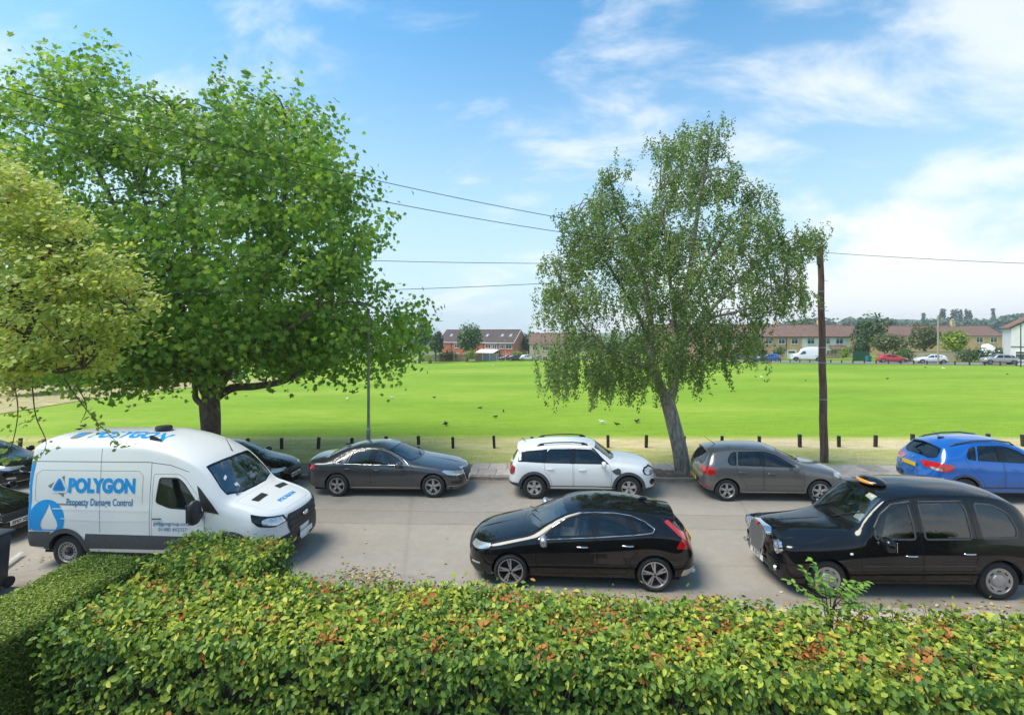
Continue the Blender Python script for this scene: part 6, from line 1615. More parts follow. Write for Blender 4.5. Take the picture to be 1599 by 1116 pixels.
def leaf_parts(parent, pos, nrm, size, shape, mat, tint, rs, name='leaf', axis=None, levels=6):
    """single leaves as objects; alike leaves share their mesh"""
    V, F = shape; base = []
    for q in range(levels):
        base.append(mesh_np(name, V, F, mat, False, {'tint': np.full(len(V), (q + .5) / levels)}))
    a, b, c = leaf_frames(len(pos), nrm, rs, axis, 0.6)
    for i in range(len(pos)):
        m = Matrix(((*a[i], 0), (*b[i], 0), (*c[i], 0), (0, 0, 0, 1))).transposed(); m.translation = Vector(pos[i])
        o = link(name, base[min(levels - 1, int(tint[i] * levels))], parent); o.matrix_local = m @ Matrix.Scale(float(size[i]), 4)
def camdist(pos): return np.linalg.norm(pos - np.array([0, 0, CAM_H]), axis=1)
def curve_pts(pts, n=10):
    """smooth path through a few points"""
    P = [np.array(p, float) for p in pts]; P = [2 * P[0] - P[1]] + P + [2 * P[-1] - P[-2]]; out = []
    for i in range(1, len(P) - 2):
        for t in np.linspace(0, 1, n, endpoint=False):
            out.append(0.5 * ((2 * P[i]) + (P[i + 1] - P[i - 1]) * t + (2 * P[i - 1] - 5 * P[i] + 4 * P[i + 1] - P[i + 2]) * t * t + (3 * P[i] - P[i - 1] - 3 * P[i + 1] + P[i + 2]) * t**3))
    out.append(P[-2]); return np.array(out)
def bark(name, c0, c1, scale=6.0, sx=1.0):
    m, t, b = new_mat(name)
    f = tnoise(t, scale, 8, 0.7, mscale=(1.6 * sx, 1.6 * sx, 0.45)); g = tnoise(t, scale * 3, 4, 0.6)
    c = ramp(t, f, [(0.32, c0), (0.62, c1)]); L(t, mixc(t, 0.5, c, ramp(t, g, [(0.3, (0.7,) * 3), (0.7, (1.25,) * 3)]), 'MULTIPLY'), b.inputs['Base Color'])
    b.inputs['Roughness'].default_value = 0.95; bump(t, b, f, 0.9, 0.03); return m
M_BARK = bark('plane_bark', (0.05, 0.038, 0.028), (0.17, 0.135, 0.10))
M_BIRCHBARK = bark('birch_bark', (0.075, 0.062, 0.05), (0.38, 0.34, 0.285), 7.0)
M_TWIG = flat('twig_bark', (0.10, 0.075, 0.05), 0.95, var=0.3)
GREENS = [(0.0, (0.090, 0.195, 0.028)), (0.35, (0.165, 0.300, 0.040)), (0.7, (0.270, 0.420, 0.055)), (1.0, (0.46, 0.56, 0.09))]
L_PLANE = leaf_mat('plane_leaves', GREENS, 0.48)
L_BIRCH = leaf_mat('birch_leaves', [(0.0, (0.100, 0.165, 0.050)), (0.5, (0.200, 0.280, 0.080)), (1.0, (0.350, 0.425, 0.130))], 0.35)
L_MAPLE = leaf_mat('yellowing_leaves', [(0.0, (0.240, 0.310, 0.060)), (0.45, (0.470, 0.530, 0.120)), (0.75, (0.640, 0.630, 0.130)), (0.93, (0.56, 0.45, 0.06)), (1.0, (0.55, 0.20, 0.03))], 0.42)
L_HEDGE = leaf_mat('hedge_leaves', [(0.0, (0.045, 0.105, 0.026)), (0.28, (0.120, 0.225, 0.042)), (0.55, (0.270, 0.370, 0.055)), (0.78, (0.490, 0.530, 0.070)), (0.875, (0.64, 0.58, 0.09)), (0.89, (0.58, 0.27, 0.075)), (1.0, (0.44, 0.14, 0.03))], 0.32, 0.5, 0.28)
L_PRIVET = leaf_mat('privet_leaves', [(0.0, (0.060, 0.110, 0.018)), (0.5, (0.190, 0.270, 0.036)), (1.0, (0.42, 0.46, 0.07))], 0.25)
L_FAR = [leaf_mat('far_leaves_dark', [(0.0, (0.028, 0.065, 0.020)), (1.0, (0.090, 0.160, 0.045))], 0.3), leaf_mat('far_leaves_green', [(0.0, (0.035, 0.085, 0.018)), (1.0, (0.110, 0.200, 0.035))], 0.3),
         leaf_mat('far_leaves_lime', [(0.0, (0.13, 0.22, 0.02)), (1.0, (0.36, 0.42, 0.04))], 0.3), leaf_mat('far_leaves_hazed', [(0.0, (0.060, 0.105, 0.075)), (1.0, (0.125, 0.190, 0.125))], 0.3),  # bluish set has distance haze mixed into the leaf colour
         leaf_mat('far_leaves_olive', [(0.0, (0.06, 0.075, 0.025)), (1.0, (0.17, 0.19, 0.06))], 0.3)]

def outline_cloud(outline, zc, depth, n, rs, edge=0.0, shellness=0.6):
    """cluster centres filling a crown whose silhouette is given, with real depth: thick in the middle, thin at the rim"""
    o = np.array(outline, float); lo, hi = o.min(0), o.max(0); pts = np.zeros((0, 2))
    while len(pts) < n:
        q = rs.uniform(lo, hi, (n * 2, 2)); pts = np.concatenate([pts, q[pip(o, q)]])
    pts = pts[:n]; bd = densify(o, 6.0)
    d = np.array([np.sqrt(np.min(np.sum((bd - p)**2, 1))) for p in pts]) * zc / FPX
    half = np.sqrt(np.maximum(np.minimum(d, depth) * (2 * depth - np.minimum(d, depth)), 0.02))
    u = rs.uniform(-1, 1, n); s = rs.random(n) < shellness; u[s] = np.sign(u[s]) * (1 - 0.35 * rs.random(s.sum()) ** 1.5)
    z = zc + u * half
    dirs = np.array([tuple(ray(p[0], p[1])) for p in pts]); P = dirs * z[:, None]; P[:, 2] += CAM_H
    # a cluster further back is pulled in so that the silhouette keeps its size
    cx, cy = o.mean(0); c = np.array(tuple(atC(cx, cy, zc)))
    k = (zc / z)[:, None]; lat = P - c; lat_y = (lat @ np.array([-sY, cY, 0]))[:, None] * np.array([-sY, cY, 0]); P = c + (lat - lat_y) * k + lat_y
    return P, u * half, d
def limbs(mb, tree, targets, rs, r0=0.05, r1=0.012, sag=0.15, reach=2.2):
    """thin branches from the nearest point of the skeleton out to the targets"""
    for t in targets:
        if np.min(np.linalg.norm(tree - t, axis=1)) > reach: continue
        d = np.linalg.norm(tree - t, axis=1) + 0.6 * np.maximum(tree[:, 2] - t[2], 0); i = int(np.argmin(d)); a = tree[i]; m = (a + t) / 2 + rs.normal(size=3) * 0.10 * np.linalg.norm(t - a); m[2] += sag * np.linalg.norm(t - a)
        mb.tube([tuple(p) for p in curve_pts([a, m, t], 4)], list(np.linspace(r0, r1, 9)), 5, False)

def shrink(outline, d):
    return inset(densify(outline, 8.0), d)
def boughs(C, per, sd, rs, flat_=.7):
    """each bough carries a handful of leaf sprays, so the crown breaks up into masses with gaps between"""
    out = []
    for c in C:
        k = rs.integers(per[0], per[1]); q = rs.normal(size=(k, 3)) * sd * np.array([1, 1, flat_]); out.append(c + q)
    return np.concatenate(out)
# ---- big plane tree
def plane_tree():
    rs = np.random.default_rng(21); zc = 18.8
    base = gp(330, 709)
    root = thing('plane_tree', 'big broad-crowned tree with large lobed leaves rising behind the white van', 'tree', tuple(base)); B = np.array(tuple(base))
    rel = lambda px, py, dz=0.0: np.array(tuple(atC(px, py, zc + dz))) - B
    mb = MB(); sk = []
    def limb(pts, r0, r1, n=8):
        c = curve_pts(pts, n); mb.tube([tuple(p) for p in c], list(np.linspace(r0, r1, len(c))), 12 if r0 > .15 else 8, False); sk.append(c[len(c) // 6:])
    c = curve_pts([(0, 0, -.3), (0, 0, .35), rel(329, 660), rel(327, 628)], 6); rr = np.interp(np.linspace(0, 1, len(c)), [0, .2, .45, 1], [.50, .42, .34, .36]); mb.tube([tuple(p) for p in c], list(rr), 16, False)
    top = rel(327, 628)
    limb([top + (.0, 0, -.1), rel(322, 560), rel(310, 440, .4), rel(290, 300, .8), rel(270, 170, .5)], .26, .03)
    limb([top, rel(350, 590, -.6), rel(400, 480, -1.2), rel(440, 340, -1.5), rel(450, 200, -1.0)], .22, .03)
    limb([top, rel(362, 606), rel(400, 603, -.3), rel(450, 592, -.5), rel(490, 560, -.6), rel(535, 520, -.6), rel(562, 470, -.4)], .18, .03)
    limb([rel(322, 636), rel(306, 622), rel(304, 604, .2), rel(290, 560, .5), rel(220, 480, .8), rel(120, 380, .6)], .13, .02)
    limb([top, rel(300, 540, 1.2), rel(230, 420, 2.0), rel(150, 260, 1.6), rel(110, 150, 1.0)], .20, .03)
    limb([top, rel(345, 550, 1.5), rel(420, 430, 2.6), rel(520, 300, 2.2)], .18, .03)
    limb([top, rel(310, 560, -1.5), rel(270, 440, -3.0), rel(220, 300, -2.6)], .17, .03)
    limb([top, rel(370, 560, -2.0), rel(470, 500, -3.4), rel(540, 420, -3.0)], .15, .03)
    limb([top, rel(290, 575, -1.6), rel(200, 540, -2.6), rel(120, 500, -2.4)], .13, .03)
    out = [(-70, 180), (-40, 120), (10, 118), (50, 112), (80, 72), (110, 84), (150, 68), (185, 92), (215, 86), (250, 118), (290, 108), (350, 98), (400, 112), (430, 104), (470, 130), (500, 165), (530, 158), (548, 205), (540, 235), (565, 250), (572, 300), (588, 295), (608, 340), (610, 375), (588, 400), (612, 430), (626, 445), (632, 500), (636, 535), (622, 570), (610, 585), (580, 606), (556, 590), (520, 578), (485, 578), (450, 596), (420, 590), (380, 598), (350, 592), (325, 606), (300, 604), (270, 614), (240, 604), (200, 612), (150, 602), (60, 592), (-60, 560)]
    P, u, d = outline_cloud(shrink(out, 36), zc, 4.6, 290, rs, 0, .7)
    lowp = [(60, 470), (200, 500), (330, 480), (480, 470), (590, 450), (622, 500), (620, 560), (585, 590), (520, 572), (450, 588), (380, 588), (320, 598), (270, 604), (200, 602), (120, 592), (60, 580)]; P = np.concatenate([P, outline_cloud(shrink(lowp, 10), zc, 4.2, 95, rs, 0, .7)[0]]); P = boughs(P, (5, 11), .46, rs); nb_ = len(P); rim, _, _ = outline_cloud(shrink(out, 18), zc, 4.6, 340, rs, 0, .9); ends = np.concatenate([k[-4:] for k in sk]) + B; ends = np.repeat(ends, 3, 0) + rs.normal(size=(len(ends) * 3, 3)) * .35; P = np.concatenate([P, ends]); nb_ = len(P); P = np.concatenate([P, rim]); isrim = np.arange(len(P)) >= nb_
    # airy places where the sky shows through, denser lower down
    nz = np.sin(P[:, 0] * 1.1 + 1.3) * np.sin(P[:, 2] * 1.3 + .4) + 0.6 * np.sin(P[:, 0] * 2.3 + P[:, 2] * 1.9) + 0.4 * np.sin(P[:, 1] * 1.7)
    up = np.clip((P[:, 2] - 6.0) / 8.0, 0, 1); keep = (nz > (-1.2 + 0.55 * up)) | isrim
    # the lamp post stands clear of the leaves
    dc = P @ np.array([-sY, cY, 0]); pxx = 799.5 + FPX * (P @ np.array([cY, sY, 0])) / dc; pyy = HY - FPX * (P[:, 2] - CAM_H) / dc
    keep &= ~((dc < 18.8) & (np.abs(pxx - 570) < 36) & (pyy > 462)); P = P[keep]; isrim = isrim[keep]
    sk_all = np.concatenate(sk); Pr = P - B
    limbs(mb, sk_all, Pr[rs.choice(len(Pr), 330, False)], rs, 0.045, 0.010)
    mb.build('trunk', M_BARK, root, 60)
    pos, nrm, tin, siz = [], [], [], []
    cen = Pr.mean(0)
    for j, p in enumerate(Pr):
        k = rs.integers(23, 38); tone = rs.normal(0.0, 0.14)
        if isrim[j]:                 # leading shoots: leaves strung along a twig that points outwards and up
            o = unit((p - cen)[None])[0] + np.array([0, 0, .45]); k = rs.integers(16, 28); f = rs.random(k); q = o * (f[:, None] * .80 - .40) + rs.normal(size=(k, 3)) * (.14 - .08 * f)[:, None]
        else: q = rs.normal(size=(k, 3)) * np.array([.36, .36, .26])
        pos.append(p + q)
        o = unit((p - cen)[None])[0]; nrm.append(np.array([0, -.35, .30]) + 0.65 * o + rs.normal(size=(k, 3)) * .72)
        tin.append(np.clip(rs.normal(.46, .2, k) + tone + .12 * q[:, 2], 0, 1)); siz.append(rs.uniform(.11, .215, k))
    pos, nrm, tin, siz = map(np.concatenate, (pos, nrm, tin, siz))
    near = np.argsort(camdist(pos + B))[:300]; m = np.ones(len(pos), bool); m[near] = False
    stuff(leaf_cloud('crown', pos[m], nrm[m], siz[m], MAPLE, L_PLANE, tin[m], rs, root))
    leaf_parts(root, pos[near], nrm[near], siz[near], MAPLE, L_PLANE, tin[near], rs)
plane_tree()

# ---- weeping birch
def birch_tree():
    rs = np.random.default_rng(5); zc = 15.9
    B = np.array((birch_at.x, birch_at.y + .05, gz(birch_at.x, birch_at.y) + 0.08))
    root = thing('birch_tree', 'leaning birch with a mottled trunk and weeping twigs between the white and grey cars', 'tree', tuple(B))
    rel = lambda px, py, dz=0.0: np.array(tuple(atC(px, py, zc + dz))) - B
    mb = MB(); sk = []
    def limb(pts, r0, r1, n=8):
        c = curve_pts(pts, n); mb.tube([tuple(p) for p in c], list(np.linspace(r0, r1, len(c))), 12 if r0 > .1 else 7, False); sk.append(c[len(c) // 5:])
    b0 = np.array([0, 0, -.15])
    c = curve_pts([b0, rel(1066, 736), rel(1061, 700), rel(1050, 655), rel(1040, 618)], 7); rr = np.interp(np.linspace(0, 1, len(c)), [0, .12, .3, 1], [.40, .30, .255, .215]); mb.tube([tuple(p) for p in c], list(rr), 18, False)
    f0 = rel(1040, 616)
    limb([f0 + (0, 0, -.12), rel(1026, 590), rel(1018, 560), rel(1016, 500, .3), rel(1000, 420, .5), rel(965, 330, .4), rel(948, 262, .2)], .17, .02)
    limb([rel(1047, 628), rel(1055, 590), rel(1060, 530, -.2), rel(1076, 430, -.3), rel(1090, 330, -.2), rel(1105, 240), rel(1112, 196)], .15, .015)
    limb([rel(1022, 584), rel(1006, 574), rel(985, 566, -.3), rel(950, 545, -.6), rel(905, 500, -.8), rel(875, 440, -.6)], .09, .015)
    limb([rel(1058, 560), rel(1090, 510, .5), rel(1150, 440, .9), rel(1215, 385, .7), rel(1270, 362, .3)], .09, .012)
    limb([rel(1018, 540), rel(990, 480, -.8), rel(940, 400, -1.2), rel(895, 345, -1.0)], .08, .012)
    limb([rel(1070, 470), rel(1110, 400, -.8), rel(1160, 330, -.8), rel(1185, 300, -.5)], .08, .012)
    limb([rel(1062, 530), rel(1100, 500, -1.0), rel(1170, 480, -1.4), rel(1240, 440, -.8)], .07, .012)
    limb([rel(1016, 500), rel(990, 440, 1.0), rel(930, 380, 1.4), rel(890, 420, 1.2)], .07, .012)
    limb([rel(1060, 540), rel(1050, 470, -1.2), rel(1040, 380, -1.6), rel(1030, 300, -1.0)], .08, .012)
    out = [(1110, 186), (1128, 198), (1118, 240), (1150, 256), (1156, 285), (1200, 312), (1218, 335), (1215, 360), (1250, 372), (1292, 354), (1284, 380), (1258, 395), (1232, 412), (1255, 436), (1262, 470), (1235, 470), (1205, 480), (1180, 530), (1150, 552), (1120, 556), (1085, 580), (1040, 590), (1000, 575), (960, 590), (925, 580), (880, 585), (852, 560), (840, 540), (850, 505), (846, 470), (858, 440), (850, 402), (880, 380), (882, 318), (922, 300), (942, 244), (956, 282), (986, 285), (1012, 300), (1022, 245), (1012, 215), (1042, 215), (1070, 196)]
    C, u, d = outline_cloud(shrink(out, 4), zc, 2.6, 390, rs, 0, .5); C = C - B
    tips = np.concatenate([k[len(k) // 3::3] for k in sk] + [k[-3:] for k in sk]); tips = np.concatenate([tips, [rel(a, b, .3) for a, b in ((1235, 372), (1255, 366), (1275, 360), (1285, 358), (1245, 385), (1268, 378), (1220, 380))]]); tips = tips[tips[:, 2] > 3.4]; C = np.concatenate([C, tips + rs.normal(size=tips.shape) * .12])
    limbs(mb, np.concatenate(sk), C[:300], rs, 0.028, 0.006, .2, 1.5)
    pos, nrm, ax, tin, siz = [], [], [], [], []
    O = np.array(out, float)
    def strand(p, ln, n, tone):
        t = rs.random(n) ** .9; w = rs.normal(size=3) * .10
        q = p + np.stack([w[0] * t + .05 * np.sin(6 * t + p[0]), w[1] * t, -ln * t], 1) + rs.normal(size=(n, 3)) * .035
        pos.append(q); nrm.append(rs.normal(size=(n, 3)) + np.array([-.1, -.6, .5])); ax.append(np.tile((0, 0, -1.0), (n, 1))); tin.append(np.clip(rs.normal(.45, .2, n) + tone, 0, 1)); siz.append(rs.uniform(.055, .095, n))
    tw = MB()
    for p in C:
        hgt = p[2]; tone = rs.normal(0, .13); long = np.clip((5.5 - hgt) / 3.5, 0, 1)
        for _ in range(rs.integers(6, 10)):
            q = p + rs.normal(size=3) * np.array([.22, .22, .18]); ln = rs.uniform(.25, .75) + long * rs.uniform(.2, .8)
            strand(q, ln, int(18 + 26 * ln), tone)
    # long curtains that hang below the crown, mostly on the left
    for px, y0, y1, k in ((842, 540, 612, 3), (862, 540, 600, 4), (888, 540, 640, 9), (905, 560, 612, 5), (925, 560, 632, 8), (948, 570, 612, 5), (962, 560, 628, 7), (986, 560, 634, 11), (1000, 570, 628, 8), (1018, 585, 612, 3), (1076, 560, 606, 6), (1090, 560, 612, 7), (1112, 545, 575, 5), (1136, 540, 602, 7), (1146, 530, 580, 4), (1250, 420, 482, 3), (1262, 450, 480, 2)):
        for _ in range(k):
            p = rel(px + rs.normal() * 5, y0 + rs.normal() * 8, rs.normal() * .7); ln = (y1 - y0) * zc / FPX * rs.uniform(.7, 1.05); strand(p, ln, int(70 * ln), rs.normal(0, .1))
    pos, nrm, ax, tin, siz = map(np.concatenate, (pos, nrm, ax, tin, siz))
    mb.build('trunk', M_BIRCHBARK, root, 60)
    stuff(leaf_cloud('crown', pos, nrm, siz, KITE, L_BIRCH, tin, rs, root, ax, .8, 1.1))
birch_tree()

# ---- yellowing small-leaved tree in the next garden, reaching into view at the left
def left_tree():
    rs = np.random.default_rng(9); zc = 7.6
    base = atC(-75, 900, zc); base.z = gz(base.x, base.y); B = np.array(tuple(base))
    root = thing('garden_tree', 'yellowing small-leaved tree leaning into view at the left edge', 'tree', tuple(B))
    rel = lambda px, py, dz=0.0: np.array(tuple(atC(px, py, zc + dz))) - B
    mb = MB(); sk = []
    def limb(pts, r0, r1, n=7):
        c = curve_pts(pts, n); mb.tube([tuple(p) for p in c], list(np.linspace(r0, r1, len(c))), 9, False); sk.append(c[len(c) // 4:])
    limb([(0, 0, -.2), rel(-80, 760), rel(-70, 640), rel(-60, 480), rel(-50, 330)], .13, .03)
    limb([rel(-75, 680), rel(-20, 610), rel(30, 545, -.2), rel(70, 470, -.3), rel(130, 420, -.2)], .07, .012)
    limb([rel(-65, 560), rel(-10, 480, .4), rel(70, 400, .5), rel(110, 350, .4)], .06, .012)
    limb([rel(-55, 430), rel(0, 340, -.4), rel(30, 280, -.4)], .05, .012)
    limb([rel(20, 555), rel(90, 545, .3), rel(150, 530, .4), rel(205, 480, .3)], .04, .008)
    limb([rel(25, 550), rel(80, 580, -.4), rel(130, 575, -.5)], .035, .008)
    out = [(-90, 235), (5, 228), (30, 250), (62, 275), (100, 320), (150, 345), (176, 378), (205, 402), (222, 440), (246, 452), (238, 490), (230, 520), (202, 545), (172, 562), (182, 580), (140, 600), (120, 588), (70, 600), (30, 620), (-90, 640)]
    C, u, d = outline_cloud(shrink(out, 18), zc, 1.1, 215, rs, 0, .65); C = np.concatenate([boughs(C, (4, 8), .13, rs, .6), outline_cloud(out, zc, 1.0, 160, rs, 0, .8)[0]]); C = C - B
    extra = [(126, 625), (140, 645), (152, 655), (165, 672), (180, 690), (192, 700), (108, 615), (20, 645), (35, 660), (10, 675), (25, 690), (45, 640), (8, 700), (60, 655), (0, 720), (70, 690), (18, 718), (60, 712), (82, 700), (40, 600), (90, 604)]
    E = np.array([rel(a, b, rs.normal() * .12) for a, b in extra])
    for path in ([(100, 590), (120, 620), (148, 655), (186, 694)], [(120, 600), (135, 635), (126, 660)], [(20, 590), (28, 640), (20, 690), (8, 720)], [(50, 600), (56, 650), (72, 690), (62, 716)]):
        c = curve_pts([rel(*p) for p in path], 5); mb.tube([tuple(p) for p in c], list(np.linspace(.010, .004, len(c))), 5, False)
    limbs(mb, np.concatenate(sk), C[:330], rs, .014, .004, .05)
    mb.build('trunk', M_TWIG, root, 60)
    pos, nrm, tin, siz = [], [], [], []
    for j, p in enumerate(np.concatenate([C, E])):
        k = rs.integers(12, 20) if j < len(C) else rs.integers(5, 9); tone = rs.normal(.0, .12)
        q = rs.normal(size=(k, 3)) * (np.array([.095, .095, .05]) if j < len(C) else np.array([.05, .05, .035])); pos.append(p + q); nrm.append(np.array([.1, -.55, .85]) + rs.normal(size=(k, 3)) * .5)
        tin.append(np.clip(rs.normal(.48, .17, k) + tone + (.22 if rs.random() < .07 else 0) - (.12 if j >= len(C) else 0), 0, 1)); siz.append(rs.uniform(.055, .098, k))
    pos, nrm, tin, siz = map(np.concatenate, (pos, nrm, tin, siz)); tin = np.where(tin > .97, np.where(rs.random(len(tin)) < .1, 1, .8), tin)
    near = np.argsort(camdist(pos + B))[:300]; m = np.ones(len(pos), bool); m[near] = False
    stuff(leaf_cloud('crown', pos[m], nrm[m], siz[m], OVAL, L_MAPLE, tin[m], rs, root, None, .6, 1.25))
    leaf_parts(root, pos[near], nrm[near], siz[near], OVAL, L_MAPLE, tin[near], rs)
left_tree()

# ---- clipped leafy hedge in front, with its taller corner block
def lump(x, y, s, ph): return np.sin(x * s + ph) * np.sin(y * s * 1.3 + ph * 2.1)
M_CORE = flat('hedge_light_block', (0.045, 0.040, 0.022), 0.95, var=0.4, scale=20)  # solid dark core added inside the hedges to block light through them
def hedge_leaves(boxes, dens, rs, jitter=0.06, up=0.9):
    """points over the faces of boxes (x0,x1,y0,y1,z0,z1): top, near and far faces, ends"""
    pos, nrm = [], []
    for (x0, x1, y0, y1, z0, z1, faces) in boxes:
        def add(n, P, nn):
            pos.append(P); nrm.append(np.tile(np.array(nn, float), (len(P), 1)))
        if 't' in faces: n = int((x1 - x0) * (y1 - y0) * dens); add(n, np.stack([rs.uniform(x0, x1, n), rs.uniform(y0, y1, n), np.full(n, z1)], 1), (0, -.15, 1))
        if 'n' in faces: n = int((x1 - x0) * (z1 - z0) * dens); add(n, np.stack([rs.uniform(x0, x1, n), np.full(n, y0), z1 - (z1 - z0) * rs.random(n) ** 1.15], 1), (0, -1, .55))
        if 'f' in faces: n = int((x1 - x0) * (z1 - z0) * dens * .5); add(n, np.stack([rs.uniform(x0, x1, n), np.full(n, y1), rs.uniform(z0, z1, n)], 1), (0, 1, .55))
        if 'l' in faces: n = int((y1 - y0) * (z1 - z0) * dens); add(n, np.stack([np.full(n, x0), rs.uniform(y0, y1, n), rs.uniform(z0, z1, n)], 1), (-1, 0, .55))
        if 'r' in faces: n = int((y1 - y0) * (z1 - z0) * dens); add(n, np.stack([np.full(n, x1), rs.uniform(y0, y1, n), rs.uniform(z0, z1, n)], 1), (1, 0, .55))
    return np.concatenate(pos), np.concatenate(nrm)
def topm_(n): return (n[:, 2] > .9).astype(float)
def big_hedge():
    rs = np.random.default_rng(17)
    X0 = -5.62
    root = thing('leafy_hedge', 'long clipped hedge with broad green and browning leaves across the bottom of the picture', 'hedge', (0, 5.5, gz(0, 5.5))); B = np.array([0, 5.5, gz(0, 5.5)])
    boxes = [(X0, 9.4, 4.88, 6.22, .15, 1.50, 'tnfl'), (-5.55, -3.98, 6.15, 7.05, .3, 1.66, 'tnrlf')]
    pos, nrm = hedge_leaves(boxes, 2350, rs)
    # uneven clipping: shallow hollows and shaggy shoots, slumped shoulders along the edges
    h = .045 * lump(pos[:, 0], pos[:, 1], 2.1, .4) + .04 * lump(pos[:, 0], pos[:, 1], 4.7, 1.9) + .025 * lump(pos[:, 0], pos[:, 1], 11.0, .5)
    pos[:, 2] -= .09 * np.clip(pos[:, 0] / 3.0, 0, 1) * topm_(nrm)
    # hollows where the dark inside shows, chiefly on the near face
    hol = lump(pos[:, 0], pos[:, 2] * 1.6 + pos[:, 1], 6.2, .3) + .8 * lump(pos[:, 0] + .3 * pos[:, 2], pos[:, 2], 13.0, 1.4) + .25 * rs.normal(size=len(pos)); face = nrm[:, 2] < .9
    kp = ~((hol < np.where(face, -.22 - .6 * np.clip((pos[:, 2] - .9) / .6, 0, 1), -1.25))); pos, nrm, h = pos[kp], nrm[kp], h[kp]
    block = pos[:, 1] > 6.15
    e1 = np.clip((pos[:, 1] - 4.88) / .30, 0, 1); e2 = np.clip((6.22 - pos[:, 1]) / .25, 0, 1)
    topm = nrm[:, 2] > .9
    pos[:, 2] += np.where(topm, h - np.where(block, 0, .13 * (1 - e1) ** 2 + .05 * (1 - e2) ** 2), 0)
    dpt = rs.exponential(.050, len(pos)); dpt = np.where(rs.random(len(pos)) < .12, -rs.exponential(.045, len(pos)), dpt)
    pos -= unit(nrm) * dpt[:, None]; pos += rs.normal(size=pos.shape) * .02
    n = len(pos); nn = unit(nrm) * .9 + np.array([0, -.15, .35]) + rs.normal(size=(n, 3)) * .72
    patch = lump(pos[:, 0], pos[:, 1], 1.1, 2.0) + .8 * lump(pos[:, 0], pos[:, 1], 3.3, .7)
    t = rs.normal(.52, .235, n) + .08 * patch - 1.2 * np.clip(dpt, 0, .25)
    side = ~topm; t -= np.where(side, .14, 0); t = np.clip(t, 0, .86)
    # dry brown leaves come in patches, more to the right and on the corner block
    br = lump(pos[:, 0] + .4 * pos[:, 1], pos[:, 1], 5.3, .9) + .9 * lump(pos[:, 0], pos[:, 1], 11.0, 2.2) + .5 * rs.normal(size=n)
    right = np.clip((pos[:, 0] + 4.6) / 4.0, 0, 1); thr = 1.27 - .45 * right - .5 * (block & (pos[:, 1] > 6.5) & (pos[:, 0] > -4.3))
    dead = (br > thr) & topm & (rs.random(n) < .8); dead |= rs.random(n) < .006
    t = np.where(dead, rs.uniform(.89, 1.0, n), t)
    siz = .043 + .058 * rs.random(n) ** 1.5 * np.where(dead, .8, 1.0); siz *= np.where(block, .85, 1.0)
    ax = unit(nrm) * .4 + np.array([0, -.2, -.35])
    P = pos - B
    d = camdist(pos); vis = topm & (pos[:, 0] > -4.2) & (pos[:, 0] < 4.4); cand = np.where(vis)[0]; near = cand[np.argsort(d[cand] + dpt[cand] * 8)[:300]]
    m = np.ones(n, bool); m[near] = False
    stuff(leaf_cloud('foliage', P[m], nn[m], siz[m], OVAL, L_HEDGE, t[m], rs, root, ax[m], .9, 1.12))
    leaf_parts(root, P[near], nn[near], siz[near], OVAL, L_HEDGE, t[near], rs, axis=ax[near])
    core = MB(); core.box((1.82, 5.55 - B[1], .62 - B[2]), (14.9, 1.02, 1.24)); core.box((-4.76, 6.55 - B[1], .66 - B[2]), (1.33, .70, 1.60)).build('core', M_CORE, root)
    tw = MB()
    for _ in range(620):
        x = rs.uniform(X0 + .1, 9.2); y0 = 4.88 + rs.uniform(.02, .16); z0 = rs.uniform(.3, 1.2); p = np.array([x, y0, z0]); q = p + np.array([rs.normal() * .10, rs.normal() * .04, rs.uniform(.2, .5)]); mdl = (p + q) / 2 + rs.normal(size=3) * .03
        tw.tube([tuple(p - B), tuple(mdl - B), tuple(q - B)], [.008, .006, .004], 4, False)
    for _ in range(160):
        x = rs.uniform(X0 + .1, 9.2); y = rs.uniform(4.95, 6.2); p = np.array([x, y, 1.36]); q = p + np.array([rs.normal() * .06, rs.normal() * .06, rs.uniform(.10, .26)]); tw.tube([tuple(p - B), tuple(q - B)], [.006, .003], 4, False)
    stuff(tw.build('twigs', M_TWIG, root))
big_hedge()

